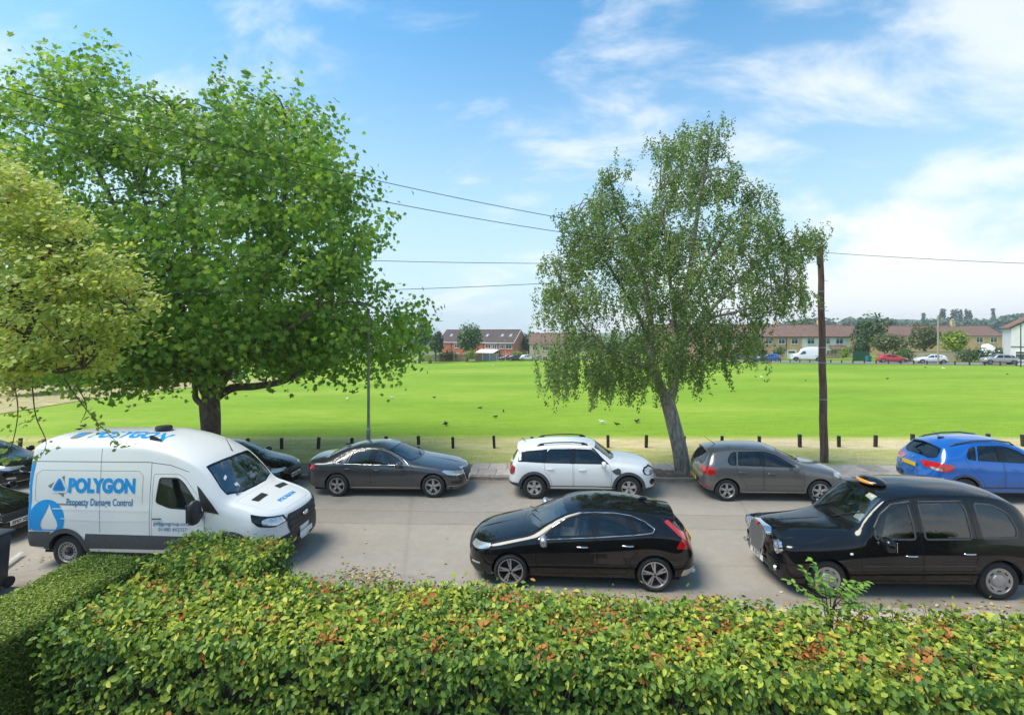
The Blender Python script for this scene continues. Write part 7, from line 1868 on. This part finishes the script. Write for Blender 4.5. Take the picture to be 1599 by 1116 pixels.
def privet_hedge():
    rs = np.random.default_rng(23)
    a, b, c = gpz(150, 855, 1.5), gpz(228, 864, 1.5), gpz(0, 925, 1.5)
    x0, x1, y1 = -6.98, -5.90, 6.72
    root = thing('privet_hedge', 'neatly clipped small-leaved hedge running towards the street at the left', 'hedge', (x0, 3, gz(x0, 3))); B = np.array([x0, 3, gz(x0, 3)])
    pos, nrm = hedge_leaves([(x0, x1, 1.6, y1, .1, 1.5, 'tr'), (x0, x1, 1.6, y1, .1, 1.5, 'f')], 9500, rs)
    # keep what the garden can see: the near half is thinned out
    topm = nrm[:, 2] > .9
    ex = np.minimum(np.minimum(pos[:, 0] - x0, x1 - pos[:, 0]), y1 - pos[:, 1]); pos[:, 2] -= np.where(topm, .10 * np.clip(1 - ex / .14, 0, 1) ** 2, 0)
    pos[:, 2] += np.where(topm, .02 * lump(pos[:, 0], pos[:, 1], 4.1, 1.2), 0)
    cor = np.clip(1 - (y1 - pos[:, 1]) / .25, 0, 1) * (~topm) * (nrm[:, 0] > .5); pos[:, 0] -= .12 * cor ** 2
    dpt = rs.exponential(.022, len(pos)); pos -= unit(nrm) * dpt[:, None]; pos += rs.normal(size=pos.shape) * .01
    n = len(pos); nn = unit(nrm) * .8 + np.array([0, 0, .3]) + rs.normal(size=(n, 3)) * .6
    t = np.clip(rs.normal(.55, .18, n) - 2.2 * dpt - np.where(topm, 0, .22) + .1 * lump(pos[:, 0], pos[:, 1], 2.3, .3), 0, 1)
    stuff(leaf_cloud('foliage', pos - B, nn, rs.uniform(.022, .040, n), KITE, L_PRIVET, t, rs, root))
    MB().box(((x0 + x1) / 2 - B[0], (1.6 + y1) / 2 - B[1], .66 - B[2]), (x1 - x0 - .16, y1 - 1.75, 1.56)).build('core', M_CORE, root)
privet_hedge()

# ---- ash seedling standing out of the hedge, and two thin shoots
def pinnate(mbpos, mbn, mbs, mbt, base, tip, rs, pairs=7, size=.10):
    a = np.array(tip) - np.array(base); up = np.array([0, 0, 1.0]); sd = unit(np.cross(a, up)[None])[0]
    for k in range(pairs):
        f = .3 + .65 * k / (pairs - 1); p = np.array(base) + a * f
        for s in (-1, 1): mbpos.append(p); mbs.append(size * rs.uniform(.8, 1.1)); mbt.append(rs.uniform(.45, .8)); mbn.append((sd * s + unit(a[None])[0] * .45, up + rs.normal(size=3) * .25))
    mbpos.append(np.array(tip)); mbs.append(size); mbt.append(.6); mbn.append((unit(a[None])[0], up))
def seedling(name, label, px, py, zc, height, fronds, rs, size, mat):
    b = atC(px, py, zc); root = thing(name, label, 'sapling', (b.x, b.y, b.z)); pos, sz, tn, fr = [], [], [], []; mb = MB()
    for (ox, oz, tx, tz, ty) in fronds:
        p0 = np.array([ox, 0, oz]); p1 = np.array([tx, ty, tz]); c = curve_pts([np.array([ox * .3, 0, -.25]), p0, (p0 + p1) / 2 + np.array([0, 0, .03]), p1], 4); mb.tube([tuple(p) for p in c], list(np.linspace(.008, .003, len(c))), 5, False)
        pinnate(pos, fr, sz, tn, p0, p1, rs, size=size)
    mb.build('stem', M_TWIG, root)
    pos = np.array(pos); ax = np.array([f[0] for f in fr]); nn = np.array([f[1] for f in fr])
    leaf_parts(root, pos, nn, np.array(sz), OVAL, mat, np.array(tn), rs, axis=ax * 3)
rs_ = np.random.default_rng(2)
L_ASH = leaf_mat('ash_leaves', [(0.0, (0.09, 0.22, 0.03)), (1.0, (0.28, 0.46, 0.07))], 0.35)
seedling('ash_seedling', 'young ash seedling with paired leaflets standing out of the hedge before the taxi', 1297, 962, 6.1, .6,
         [(-.10, .22, -.36, .62, -.05), (-.05, .15, -.46, .38, .1), (0, .2, -.16, .50, -.1), (.04, .18, .22, .46, 0), (.05, .12, .44, .36, .08), (.02, .05, .48, .16, -.05), (-.04, .05, -.40, .14, -.1), (.0, .1, .06, .44, .15), (-.02, .1, -.26, .28, -.12), (.02, .12, .32, .24, -.1), (-.06, .3, -.22, .70, 0), (.06, .2, .36, .50, -.08)], rs_, .098, L_ASH)
seedling('hedge_shoot', 'thin pale shoot with few leaves sticking up left of the black hatchback', 694, 935, 6.2, .3, [(0, .08, .12, .26, 0), (0, .04, -.02, .22, 0)], rs_, .05, L_ASH)

# ---- trees and shrubs across the field
def far_tree(name, label, px, base_py, top_py, width_px, zc, mat, rs, cat='tree', trunk=True, n=900, leaf=.42, shape='round', group=None, zbase=None):
    b = stand(px, zc); z0 = gz(b.x, b.y) if zbase is None else zbase
    ztop = CAM_H + (HY - top_py) * zc / FPX; h = max(ztop - z0, .6); w = width_px * zc / FPX
    root = thing(name, label, cat, (b.x, b.y, z0), group=group)
    low = .06 * h if not trunk else .16 * h
    # uneven crown: several lobes
    nl = 8 if shape == 'round' else 5; lob = []
    for k in range(nl):
        if shape == 'round': lob.append((np.array([rs.uniform(-.28, .28) * w, rs.uniform(-.25, .25) * w, low + (h - low) * rs.uniform(.32, .68)]), np.array([.30 * w, .30 * w, .30 * (h - low)]) * rs.uniform(.7, 1.05)))
        elif shape == 'tall': f = (k + .5) / nl; lob.append((np.array([0, 0, low + (h - low) * f]), np.array([.5 * w * (1.05 - .6 * f), .5 * w * (1.05 - .6 * f), (h - low) / nl * 1.1])))
        else: lob.append((np.array([rs.uniform(-.33, .33) * w, rs.uniform(-.2, .2) * w, h * rs.uniform(.3, .6)]), np.array([.24 * w, .24 * w, .40 * h])))
    lob.append((np.array([0, 0, low + (h - low) * .55]), np.array([.40 * w, .38 * w, .44 * (h - low)])))
    P, NN = [], []
    for c, r in lob:
        k = n // len(lob); v = unit(rs.normal(size=(k, 3))); rad = 1 - .30 * rs.random(k)[:, None] ** 2; P.append(c + v * r * rad); NN.append(v + np.array([0, 0, .5]) + rs.normal(size=(k, 3)) * .5)
    P, NN = np.concatenate(P), np.concatenate(NN); P[:, 2] = np.clip(P[:, 2], .02, h)
    # clumps differ in tone
    ph = rs.uniform(0, 6); tone = .18 * np.sin(P[:, 0] / w * 9 + ph) * np.sin(P[:, 2] / h * 8 + ph)
    stuff(leaf_cloud('crown', P, NN, rs.uniform(.6, 1.3, len(P)) * leaf, OVAL, mat, np.clip(rs.normal(.5, .22, len(P)) + tone, 0, 1), rs, root, None, .6, 1.6))
    if trunk:
        mb = MB(); mb.tube([(0, 0, -.4), (0, 0, low), (0.05 * w, 0, h * .5)], [.05 * h * .6, .035 * h * .6, .01 * h], 8, False)
        for k in range(3): a = rs.uniform(0, 6.3); mb.tube([(0, 0, low), (.12 * w * math.cos(a), .12 * w * math.sin(a), h * .45), (.26 * w * math.cos(a), .26 * w * math.sin(a), h * .68)], [.018 * h, .012 * h, .005 * h], 6, False)
        mb.build('trunk', M_BARK, root)
    return root
rf_ = np.random.default_rng(31)
FT = lambda *a, **k: far_tree(*a, rf_, **k)
FT('broadleaf_tree', 'mid green tree beside the garden fence, just right of the big plane tree', 655, 563, 488, 40, 112, L_FAR[1], n=1500, leaf=.5)
FT('dark_tree', 'dark dense tree behind the garden fence, left of the brick terrace', 680, 561, 511, 24, 120, L_FAR[0], n=1100, leaf=.5)
FT('broadleaf_tree', 'round green tree standing in front of the brick terrace', 729, 562, 500, 43, 118, L_FAR[1], n=1800, leaf=.5)
FT('garden_shrub', 'small light green shrub at the foot of the round green tree', 735, 562, 541, 22, 116, L_FAR[2], cat='shrub', trunk=False, n=420, leaf=.35)
FT('garden_shrub', 'dark shrub by the left end of the brick terrace', 700, 560, 543, 26, 121, L_FAR[0], cat='shrub', trunk=False, n=420, leaf=.4)
FT('garden_shrub', 'yellow green shrub beside the terrace gable', 807, 560, 547, 18, 121, L_FAR[2], cat='shrub', trunk=False, n=360, leaf=.35)
FT('garden_hedge', 'clipped garden hedge beside the parked cars at the brick terrace', 818, 561, 550, 46, 123, L_FAR[1], cat='hedge', trunk=False, n=700, leaf=.4, shape='low')
for i, (px, top, w) in enumerate(((893, 524, 34), (926, 519, 40), (962, 526, 36), (1000, 521, 44), (1042, 525, 40), (1084, 518, 46), (1118, 524, 34))):
    FT('broadleaf_tree', 'tree far behind the weeping birch, seen between its twigs, ' + ('next to the buff house', 'second from the buff house', 'third from the buff house', 'in the middle of the row', 'third from the buff terrace', 'second from the buff terrace', 'next to the buff terrace')[i], px, 562, top, w, 124, L_FAR[i % 2], n=700, leaf=.55, group='trees seen through the birch')
FT('dark_tree', 'dark tree between the brick terrace and the small buff house', 826, 560, 522, 22, 132, L_FAR[0], n=700, leaf=.5)
for i, (px, top, w) in enumerate(((20, 560, 90), (95, 552, 90), (165, 566, 80), (235, 572, 80), (300, 574, 70), (360, 578, 60))):
    FT('boundary_tree', 'dark boundary tree beyond the tan bank, ' + ('at the left edge of the view', 'under the middle of the yellowing tree', 'at the right end of the yellowing tree', 'under the left of the plane tree crown', 'just left of the plane tree trunk', 'just right of the plane tree trunk')[i], px, 604, top, w, 44 + 4 * i, L_FAR[0], n=900, leaf=.35, group='trees along the tan bank', trunk=True)
FT('broadleaf_tree', 'light green tree above the roof of the buff terrace, left of the wooden pole', 1258, 540, 490, 44, 128, L_FAR[1], n=1000, leaf=.6)
FT('broadleaf_tree', 'green treetop above the buff terrace roof behind the birch twigs', 1195, 540, 495, 60, 130, L_FAR[1], n=1000, leaf=.6)
FT('broadleaf_tree', 'tall dark tree right of the white rendered end house', 1356, 556, 484, 50, 103, L_FAR[0], n=1500, leaf=.5)
FT('broadleaf_tree', 'dark treetop behind the long roofed row, next to the tall dark tree', 1386, 540, 495, 34, 135, L_FAR[0], n=800, leaf=.6)
FT('garden_tree', 'spreading dark shrub tree behind the red hatchback', 1383, 562, 516, 62, 92, L_FAR[4], cat='tree', n=1500, leaf=.4)
FT('garden_tree', 'rounded olive tree between the red and the white hatchback', 1442, 558, 501, 44, 98, L_FAR[4], cat='tree', n=1500, leaf=.4)
FT('garden_tree', 'light green tree right of the far wooden pole', 1490, 560, 512, 44, 92, L_FAR[2], cat='tree', n=1300, leaf=.38)
FT('garden_shrub', 'yellow green bush by the picket fence', 1320, 560, 538, 17, 98, L_FAR[2], cat='shrub', trunk=False, n=420, leaf=.3)
FT('garden_hedge', 'green hedge behind the red hatchback', 1410, 562, 543, 42, 86, L_FAR[1], cat='hedge', trunk=False, n=800, leaf=.3, shape='low')
FT('garden_hedge', 'dark hedge between the light green tree and the silver estate car', 1515, 562, 541, 38, 82, L_FAR[0], cat='hedge', trunk=False, n=800, leaf=.3, shape='low')
FT('garden_hedge', 'dark hedge in front of the white canopy', 1552, 560, 541, 34, 79, L_FAR[0], cat='hedge', trunk=False, n=700, leaf=.3, shape='low')
FT('garden_hedge', 'dark green hedge left of the spreading shrub tree', 1346, 562, 524, 30, 96, L_FAR[0], cat='hedge', trunk=False, n=900, leaf=.35)
FT('garden_shrub', 'low shrub on the front of the buff terrace', 1217, 560, 538, 18, 104.5, L_FAR[1], cat='shrub', trunk=False, n=300, leaf=.3)
FT('garden_shrub', 'dark shrub by the door of the buff terrace', 1170, 562, 543, 18, 104, L_FAR[0], cat='shrub', trunk=False, n=300, leaf=.3)
# skyline: poplars on the ridge and the woods below them
POP = ('first from the left, shorter than its neighbours', 'first tall one', 'second tall one, thin', 'third tall one', 'fourth tall one', 'fifth tall one, the broadest', 'sixth tall one', 'short thin one at the right of the cluster', 'lone one at the far right')
for i, (px, top, w) in enumerate(sorted(((1470, 483, 5), (1474, 483, 3.5), (1488, 484, 4.5), (1493, 483, 5), (1500, 484, 5.5), (1509, 483, 4.5), (1515, 485, 3.5), (1551, 482, 5), (1442, 490, 4)))):
    FT('poplar_tree', 'slim poplar on the wooded hill, ' + POP[i], px, 506, top, w * .95, 430, L_FAR[3], n=150, leaf=1.5, shape='tall', group='poplars on the ridge', zbase=CAM_H + (HY - 506) * 430 / FPX)
def woods():
    rs = np.random.default_rng(41); P, NN, S, T = [], [], [], []
    for k in range(300):
        px = rs.uniform(1180, 1640) if k < 215 else rs.uniform(640, 900); zc = rs.uniform(330, 470)
        top = np.interp(px, [640, 780, 815, 840, 900, 1180, 1290, 1340, 1400, 1440, 1460, 1500, 1530, 1560, 1600, 1640], [523, 521, 517, 518, 520, 503, 496, 493, 496, 498, 493, 497, 495, 494, 486, 482]) + rs.uniform(0, 12)
        c = np.array(tuple(atC(px, top, zc))); r = rs.uniform(4, 8) * zc / 400; m = 46; v = unit(rs.normal(size=(m, 3))); v[:, 2] *= .8
        P.append(c + np.array([0, 0, -r * .7]) + v * r * np.array([1, 1, .8])); NN.append(v + np.array([0, 0, .5]) + rs.normal(size=(m, 3)) * .4); S.append(rs.uniform(1.6, 3.2, m)); T.append(np.clip(rs.normal(.5, .2, m) + rs.normal() * .2, 0, 1))
    o = leaf_cloud('woods', np.concatenate(P), np.concatenate(NN), np.concatenate(S), OVAL, L_FAR[3], np.concatenate(T), rs, None, None, .6, 1.7); stuff(o)
    o['label'] = 'mass of woodland covering the far hills'; o['category'] = 'woodland'
woods()

# ---- rough grass of the verge and the near field
def grass():
    rs = np.random.default_rng(51); n = 52000
    X = rs.uniform(-16, 24, n); Y = PATH_BACK + rs.random(n) ** 1.25 * 9.0
    pat = lump(X, Y, 1.3, .6) + .8 * lump(X, Y, 3.7, 1.1); bare = (np.abs(Y - 20.9) < 1.1) & (X > -3.5) & (rs.random(n) < .75); k = (pat + rs.normal(size=n) * .6 > -.35) & ~bare; X, Y = X[k], Y[k]; n = len(X)
    pos = np.stack([X, Y, G(X, Y) + .05], 1); ax = np.array([0, 0, 1.0]) + rs.normal(size=(n, 3)) * .55; lush = np.clip((Y - 22.6) / 1.0, 0, 1); t = np.clip(rs.normal(.30, .18, n) + .5 * lush, 0, 1)
    B = (np.array([(0, .5, 0), (0, -.5, 0), (1, .02, 0)], float) * np.array([1, .22, 1]), np.array([(0, 1, 2)]))
    mt = leaf_mat('grass_blades', [(0, (.42, .34, .15)), (.3, (.33, .32, .09)), (.55, (.25, .33, .04)), (1, (.27, .43, .02))], .25)
    stuff(leaf_cloud('verge_grass', pos, rs.normal(size=(n, 3)) + np.array([0, -.6, .3]), rs.uniform(.03, .075, n), B, mt, t, rs, None, ax, .1))
grass()
def litter():
    """fallen leaves along the gutter and on the road by the hedge"""
    rs = np.random.default_rng(61); pos = []
    for px, py, sx, sy, k in ((585, 903, 28, 7, 240), (540, 893, 14, 5, 40), (640, 915, 60, 6, 60), (900, 935, 160, 6, 110), (1200, 945, 160, 6, 120), (1480, 950, 90, 5, 50), (580, 885, 120, 14, 25), (75, 880, 45, 14, 22), (760, 790, 220, 40, 14), (300, 760, 500, 12, 20), (1040, 744, 30, 3, 40), (700, 830, 300, 60, 14)):
        for _ in range(k): q = gp(px + rs.normal() * sx, py + rs.normal() * sy); pos.append((q.x, q.y, q.z + (.125 if q.y < KERB_NEAR - .1 or q.y > KERB_FAR + .1 else .012) + rs.random() * .006))
    pos = np.array(pos); n = len(pos)
    mt = leaf_mat('fallen_leaves', [(0, (.24, .13, .06)), (.5, (.42, .29, .14)), (.8, (.50, .42, .14)), (1, (.62, .55, .40))], .15)
    stuff(leaf_cloud('fallen_leaves', pos, np.array([0, 0, 1.0]) + rs.normal(size=(n, 3)) * .25, rs.uniform(.03, .085, n), OVAL, mt, rs.random(n), rs, None, None, .6, 1.3))
litter()
# ------------------------------------------------------------------ street furniture and small things
M_POLE = bark('creosoted_pole', (0.075, 0.042, 0.032), (0.19, 0.115, 0.085), 5.0, 2.0)
M_BOLLARD = bark('dark_stained_wood', (0.018, 0.014, 0.011), (0.06, 0.045, 0.034), 12.0)
M_GALV = flat('galvanised_post', (0.27, 0.28, 0.26), 0.55, 0.3, var=0.2)
# telegraph pole
b = gp(1287, 724); zc_pole = (b.y * cY - b.x * sY)
pole = thing('telegraph_pole', 'tall brown wooden telegraph pole on the far pavement beside the grey supermini', 'utility pole', (b.x, b.y, gz(b.x, b.y)))
top = atC(1281, 388, zc_pole); PT_TOP = Vector(top); tp = top - Vector((b.x, b.y, gz(b.x, b.y)))
mb = MB(); n_ = 14
mb.tube([tuple(tp * (i / n_) + Vector((.012 * math.sin(i * 1.7), 0, 0)) - Vector((0, 0, .3 if i == 0 else 0))) for i in range(n_ + 1)], list(np.linspace(.135, .092, n_ + 1)), 14)
mb.build('shaft', M_POLE, pole, 50)
MB().tube([tuple(tp - Vector((0, 0, .02))), tuple(tp + Vector((0, 0, .03)))], .098, 14).build('cap', flat('lichen_cap', (.20, .17, .05), .9), pole)
for k, f in enumerate((.30, .47, .54, .72, .80)): MB().lathe([(.142 - .045 * f, -.02), (.146 - .045 * f, 0), (.142 - .045 * f, .02)], tuple(tp * f), 16, Matrix.Rotation(R(90), 3, 'X')).build('band', M_GALV, pole)
MB().rbox(tuple(tp * .945 + Vector((-.10, -.06, 0))), (.10, .09, .34), .02, 2).build('junction_box', flat('mossy_box', (.10, .095, .05), .8), pole)
for k in range(6): s = 1 if k % 2 else -1; q = tp * (.50 + .07 * k); MB().tube([tuple(q + Vector((s * .10, 0, 0))), tuple(q + Vector((s * .24, 0, .01)))], .010, 6).build('climbing_step', M_GALV, pole)
# overhead wires, each from the pole head to a far fixing
def wire(label, a, c, sag, group='overhead telephone wires', rad=.0085):
    a, c = Vector(a), Vector(c); pts = []
    for i in range(41): t = i / 40; p = a.lerp(c, t); p.z -= sag * 4 * t * (1 - t); pts.append(tuple(p - a))
    o = MB().tube(pts, rad, 5).build('wire', flat('wire_sheath', (.03, .03, .032), .6), None); o.location = a; tag(o, label, 'wire', group)
hd = PT_TOP + Vector((0, -.05, -.12))
def through(px, py, zc): return atC(px, py, zc)
wire('uppermost wire sloping from the wooden pole to the top left over the plane tree', hd, through(-160, 92, 8.0), .55)
wire('second sloping wire from the wooden pole to the left, just under the uppermost one', hd + Vector((0, 0, -.14)), through(-160, 140, 8.0), .62)
wire('nearly level wire running left from the wooden pole, above the lowest wire', hd + Vector((0, 0, -.22)), through(-160, 368, 12.0), .40)
wire('lowest level wire running left from the wooden pole across the plane tree crown', hd + Vector((0, 0, -.34)), through(-160, 452, 12.0), .45)
wire('single level wire running right from the head of the wooden pole', PT_TOP + Vector((.08, 0, -.14)), through(2700, 399, zc_pole - 3), .45)
# street lamp
b = atY(575.5, 715, 17.25); zl = b.y * cY - b.x * sY
lamp = thing('street_lamp', 'slim grey street lamp on the verge behind the dark grey saloon', 'street lamp', (b.x, b.y, gz(b.x, b.y)))
hz = CAM_H + (HY - 482) * zl / FPX - gz(b.x, b.y)
MB().tube([(0, 0, -.1), (0, 0, 1.35)], .075, 12).build('base', M_GALV, lamp, 50); MB().tube([(0, 0, 1.3), (0, 0, hz)], [.055, .042], 12).build('post', M_GALV, lamp, 50)
MB().tube([(0, 0, hz - .05), (-.06, 0, hz + .06), (-.16, 0, hz + .12), (-.26, 0, hz + .15)], .026, 8).build('bracket', M_GALV, lamp, 50)
lh = MB().rbox((-.40, 0, hz + .19), (.44, .17, .10), .04, 2, rot=Matrix.Rotation(R(12), 3, 'Y')).build('lamp_head', M_GALV, lamp, 50); MB().rbox((-.42, 0, hz + .145), (.28, .12, .03), .01, 1, rot=Matrix.Rotation(R(12), 3, 'Y')).build('lens', M_CLEARLENS, lh)
MB().rbox((0, -.062, 1.30), (.07, .012, .20), .003, 1).build('notice', M_WHITE, lamp)
# wooden bollards between verge and field
mesh_b = MB().rbox((0, 0, .21), (.115, .115, .62), .012, 1).mesh('post', M_BOLLARD)
cap_b = MB().rbox((0, 0, .525), (.12, .12, .012), .004, 1).mesh('cap', flat('weathered_end_grain', (.13, .11, .09), .9))
bx = [31, 69, 128, 186, 245, 300, 387, 440, 497, 549.5, 601.5, 654, 707.5, 772, 830, 890, 949.5, 1009, 1068, 1127, 1186, 1249, 1310, 1367, 1425, 1484, 1543, 1598]
BW = ('at the left edge behind the parked black car', 'under the yellowing tree beside the rear of the van', 'hidden behind the rear of the van roof', 'behind the middle of the van roof', 'left of the plane tree trunk', 'right of the plane tree trunk behind the van',
      'above the roof of the black hatchback behind the van', 'in the gap left of the dark grey saloon', 'behind the boot of the dark grey saloon', 'left of the street lamp behind the saloon roof', 'right of the street lamp behind the saloon roof', 'behind the windscreen of the dark grey saloon',
      'over the bonnet of the dark grey saloon', 'in the gap between saloon and white SUV', 'behind the rear of the white SUV roof', 'behind the front of the white SUV roof', 'over the bonnet of the white SUV', 'left of the birch trunk by the white SUV', 'half hidden by the birch trunk', 'behind the rear of the grey supermini roof',
      'behind the middle of the grey supermini roof', 'just left of the wooden pole', 'just right of the wooden pole', 'between the wooden pole and the blue crossover', 'behind the rear of the blue crossover', 'behind the roof of the blue crossover', 'behind the front of the blue crossover roof', 'at the right edge beyond the blue crossover')
for i, px in enumerate(bx):
    q = gp(px, 701.5 - (px - 800) * .003)
    w = thing('bollard', 'dark square wooden bollard ' + BW[i], 'bollard', (q.x, q.y, gz(q.x, q.y) + .02), 0, 'wooden bollards along the verge')
    w.rotation_euler = (rnd.uniform(-.06, .06), rnd.uniform(-.06, .06), rnd.uniform(-.25, .25)); w.scale = (1, 1, rnd.uniform(.92, 1.06)); link('post', mesh_b, w); link('cap', cap_b, w)
# low post and rail along the far street
ra_, rb_ = stand(1150, 96), stand(1640, 66)
kr = thing('knee_rail', 'low dark post and rail edging the field along the far street', 'railing', (ra_.x, ra_.y, gz(ra_.x, ra_.y)))
nk = 27; pts = []
for i in range(nk):
    q = ra_.lerp(rb_, i / (nk - 1)); z = gz(q.x, q.y); l = Vector((q.x - ra_.x, q.y - ra_.y, z - gz(ra_.x, ra_.y))); pts.append(l)
    MB().box((l.x, l.y, l.z + .30), (.14, .14, .72)).build('rail_post', M_BOLLARD, kr)
for i in range(nk - 1): MB().tube([tuple(pts[i] + Vector((0, 0, .55))), tuple(pts[i + 1] + Vector((0, 0, .55)))], .045, 6).build('rail', M_BOLLARD, kr)
# distant poles
def post_at(name, label, px, top, zc, r, mat, cat, head=False):
    q = stand(px, zc); z = gz(q.x, q.y); o = thing(name, label, cat, (q.x, q.y, z)); h = CAM_H + (HY - top) * zc / FPX - z
    MB().tube([(0, 0, -.2), (0, 0, h)], [r, r * .75], 8).build('shaft', mat, o)
    if head: MB().rbox((-.25, 0, h + .03), (.6, .18, .12), .03, 1).build('lamp_head', M_GALV, o)
    else: MB().box((0, 0, h - .3), (.5, .08, .08)).build('crossbar', mat, o)
post_at('telegraph_pole', 'far pale wooden telegraph pole beside the white hatchback', 1465, 492, 75, .14, flat('pale_pole_wood', (.36, .30, .23), .9, var=.2), 'utility pole')
post_at('street_lamp', 'far dark street lamp in front of the white gabled house', 1594, 504, 66, .07, M_BLACKTRIM, 'street lamp', True)
post_at('street_lamp', 'far lamp post by the garden fence, in front of the brick terrace', 709, 541, 117, .07, flat('tan_post', (.42, .33, .2), .8), 'street lamp', True)
post_at('street_lamp', 'far tan lamp post near the brick terrace gable', 789, 531, 117, .07, flat('tan_post', (.42, .33, .2), .8), 'street lamp', True)
post_at('telegraph_pole', 'far thin pole before the middle of the brick terrace', 778.5, 524, 118, .08, M_GALV, 'utility pole')
# green gate and bins by the dark hedge
q = stand(1344, 90); g = thing('garden_gate', 'green panelled gate under the dark hedge', 'gate', (q.x, q.y, gz(q.x, q.y)), YAW)
for k in range(6): MB().box((-1.25 + .5 * k, 0, .95), (.47, .06, 1.8)).build('board', flat('green_boards', (.012, .085, .04), .7), g)
q = stand(1356, 87); g = thing('recycling_bin', 'teal recycling bin beside the green gate', 'bin', (q.x, q.y, gz(q.x, q.y)), YAW)
MB().rbox((0, 0, .5), (.6, .7, 1.0), .05, 1, taper=(1.15, 1.1)).build('tub', flat('teal_plastic', (.01, .16, .18), .5), g); MB().rbox((0, 0, 1.06), (.72, .8, .1), .03, 1).build('lid', flat('teal_plastic', (.01, .16, .18), .5), g)
# wheelie bin at the left edge
q = atY(-33, 905, 8.15); wb = thing('wheelie_bin', 'dark slate wheelie bin at the left edge beside the drive', 'bin', (q.x, q.y, gz(q.x, q.y) + .09), R(4))
M_BIN = flat('slate_bin_plastic', (.028, .036, .047), .45, var=.15)
MB().rbox((0, 0, .54), (.50, .58, .98), .04, 2, taper=(1.16, 1.12)).build('tub', M_BIN, wb, 40); MB().rbox((0, .02, 1.06), (.62, .74, .07), .03, 2).build('lid', M_BIN, wb, 40)
MB().tube([(-.24, .36, .98), (.24, .36, .98)], .018, 8).build('handle', M_BLACKTRIM, wb, 50)
for s in (-1, 1): MB().lathe([(.0, -.03), (.10, -.03), (.10, .03), (.0, .03)], (s * .24, .30, .10), 18, Matrix.Rotation(R(90), 3, 'Z')).build('wheel', M_RUBBER, wb, 40)
# crows on the grass
def crow_mesh(spread):
    mb = MB(); mb.ellipsoid((0, 0, .16), (.17, .075, .085), 12, 8); mb.ellipsoid((.17, 0, .25), (.065, .05, .05), 10, 6)
    mb.tube([(.10, 0, .19), (.16, 0, .24)], [.055, .045], 8); mb.tube([(.22, 0, .245), (.29, 0, .235)], [.02, .004], 6)
    mb.tube([(-.12, 0, .17), (-.32, 0, .14 if not spread else .17)], [.055, .03], 6)
    for s in (-1, 1):
        if spread: mb.add([(.10, s * .05, .2), (-.12, s * .05, .2), (-.16, s * .42, .34), (.06, s * .34, .32), (.10, s * .05, .185), (-.12, s * .05, .185), (-.16, s * .42, .33), (.06, s * .34, .31)], [(0, 1, 2, 3), (7, 6, 5, 4), (0, 3, 7, 4), (1, 5, 6, 2), (2, 6, 7, 3)])
        else: mb.ellipsoid((-.06, s * .06, .18), (.17, .025, .06), 10, 6)
        mb.tube([(.0, s * .03, .10), (.01, s * .035, .0)], .009, 5); mb.tube([(.0, s * .035, .006), (.05, s * .035, .004)], .007, 4)
    return mb.mesh('body', flat('crow_feathers', (.008, .008, .010), .45, var=.2), 50)
cm = [crow_mesh(False), crow_mesh(True)]
gull = MB().ellipsoid((0, 0, .17), (.18, .08, .09), 12, 8).ellipsoid((.15, 0, .27), (.06, .05, .05), 10, 6).tube([(-.1, 0, .17), (-.3, 0, .16)], [.05, .02], 6).tube([(.2, 0, .265), (.27, 0, .255)], [.016, .004], 5).mesh('body', M_WHITE, 50)
for i, (px, py, rz, kind, place_) in enumerate(((963, 666, 160, 0, 'behind the white compact SUV'), (994, 662, 140, 1, 'left of the birch trunk'), (696, 666, 10, 1, 'beyond the dark grey saloon'), (750, 640, 20, 0, 'in the middle of the field'), (678, 623, 200, 0, 'right of the street lamp'), (124, 674, 30, 0, 'just above the roof of the van, the lower of two'), (131, 669, 20, 1, 'just above the roof of the van, the upper of two'), (201, 638, 10, 1, 'above the van and left of the plane trunk'),
        (1118, 602, 0, 0, 'right of the birch crown'), (1258, 596, 60, 0, 'left of the wooden pole'), (1180, 590, 180, 0, 'far out in front of the buff terrace'), (1386, 593, 0, 0, 'in front of the red hatchback'), (1573, 586, 200, 0, 'in front of the silver estate car'), (774, 654, 0, 0, 'beyond the gap between saloon and white SUV'), (786, 645, 90, 0, 'standing in mid field facing away'), (1445, 575, 0, 0, 'in front of the white hatchback'))):
    q = gp(px, py); o = thing('crow', 'black crow on the grass ' + place_, 'bird', (q.x, q.y, gz(q.x, q.y) + .06), R(rz), 'crows on the field'); o.scale = (.58,) * 3; link('body', cm[kind], o)
for px, py, lab in ((542, 626, 'white gull on the grass left of the street lamp'), (612, 624, 'white gull on the grass right of the street lamp'), (1189, 591, 'white gull far out before the buff terrace'), (1473, 577, 'white gull before the white hatchback'), (770, 572, 'white gull far out before the brick terrace'), (940, 664, 'white gull left of a crow near the birch trunk')):
    q = gp(px, py); o = thing('gull', lab, 'bird', (q.x, q.y, gz(q.x, q.y) + .06), R(rnd.uniform(0, 360)), 'gulls on the field'); o.scale = (.8,) * 3; link('body', gull, o)
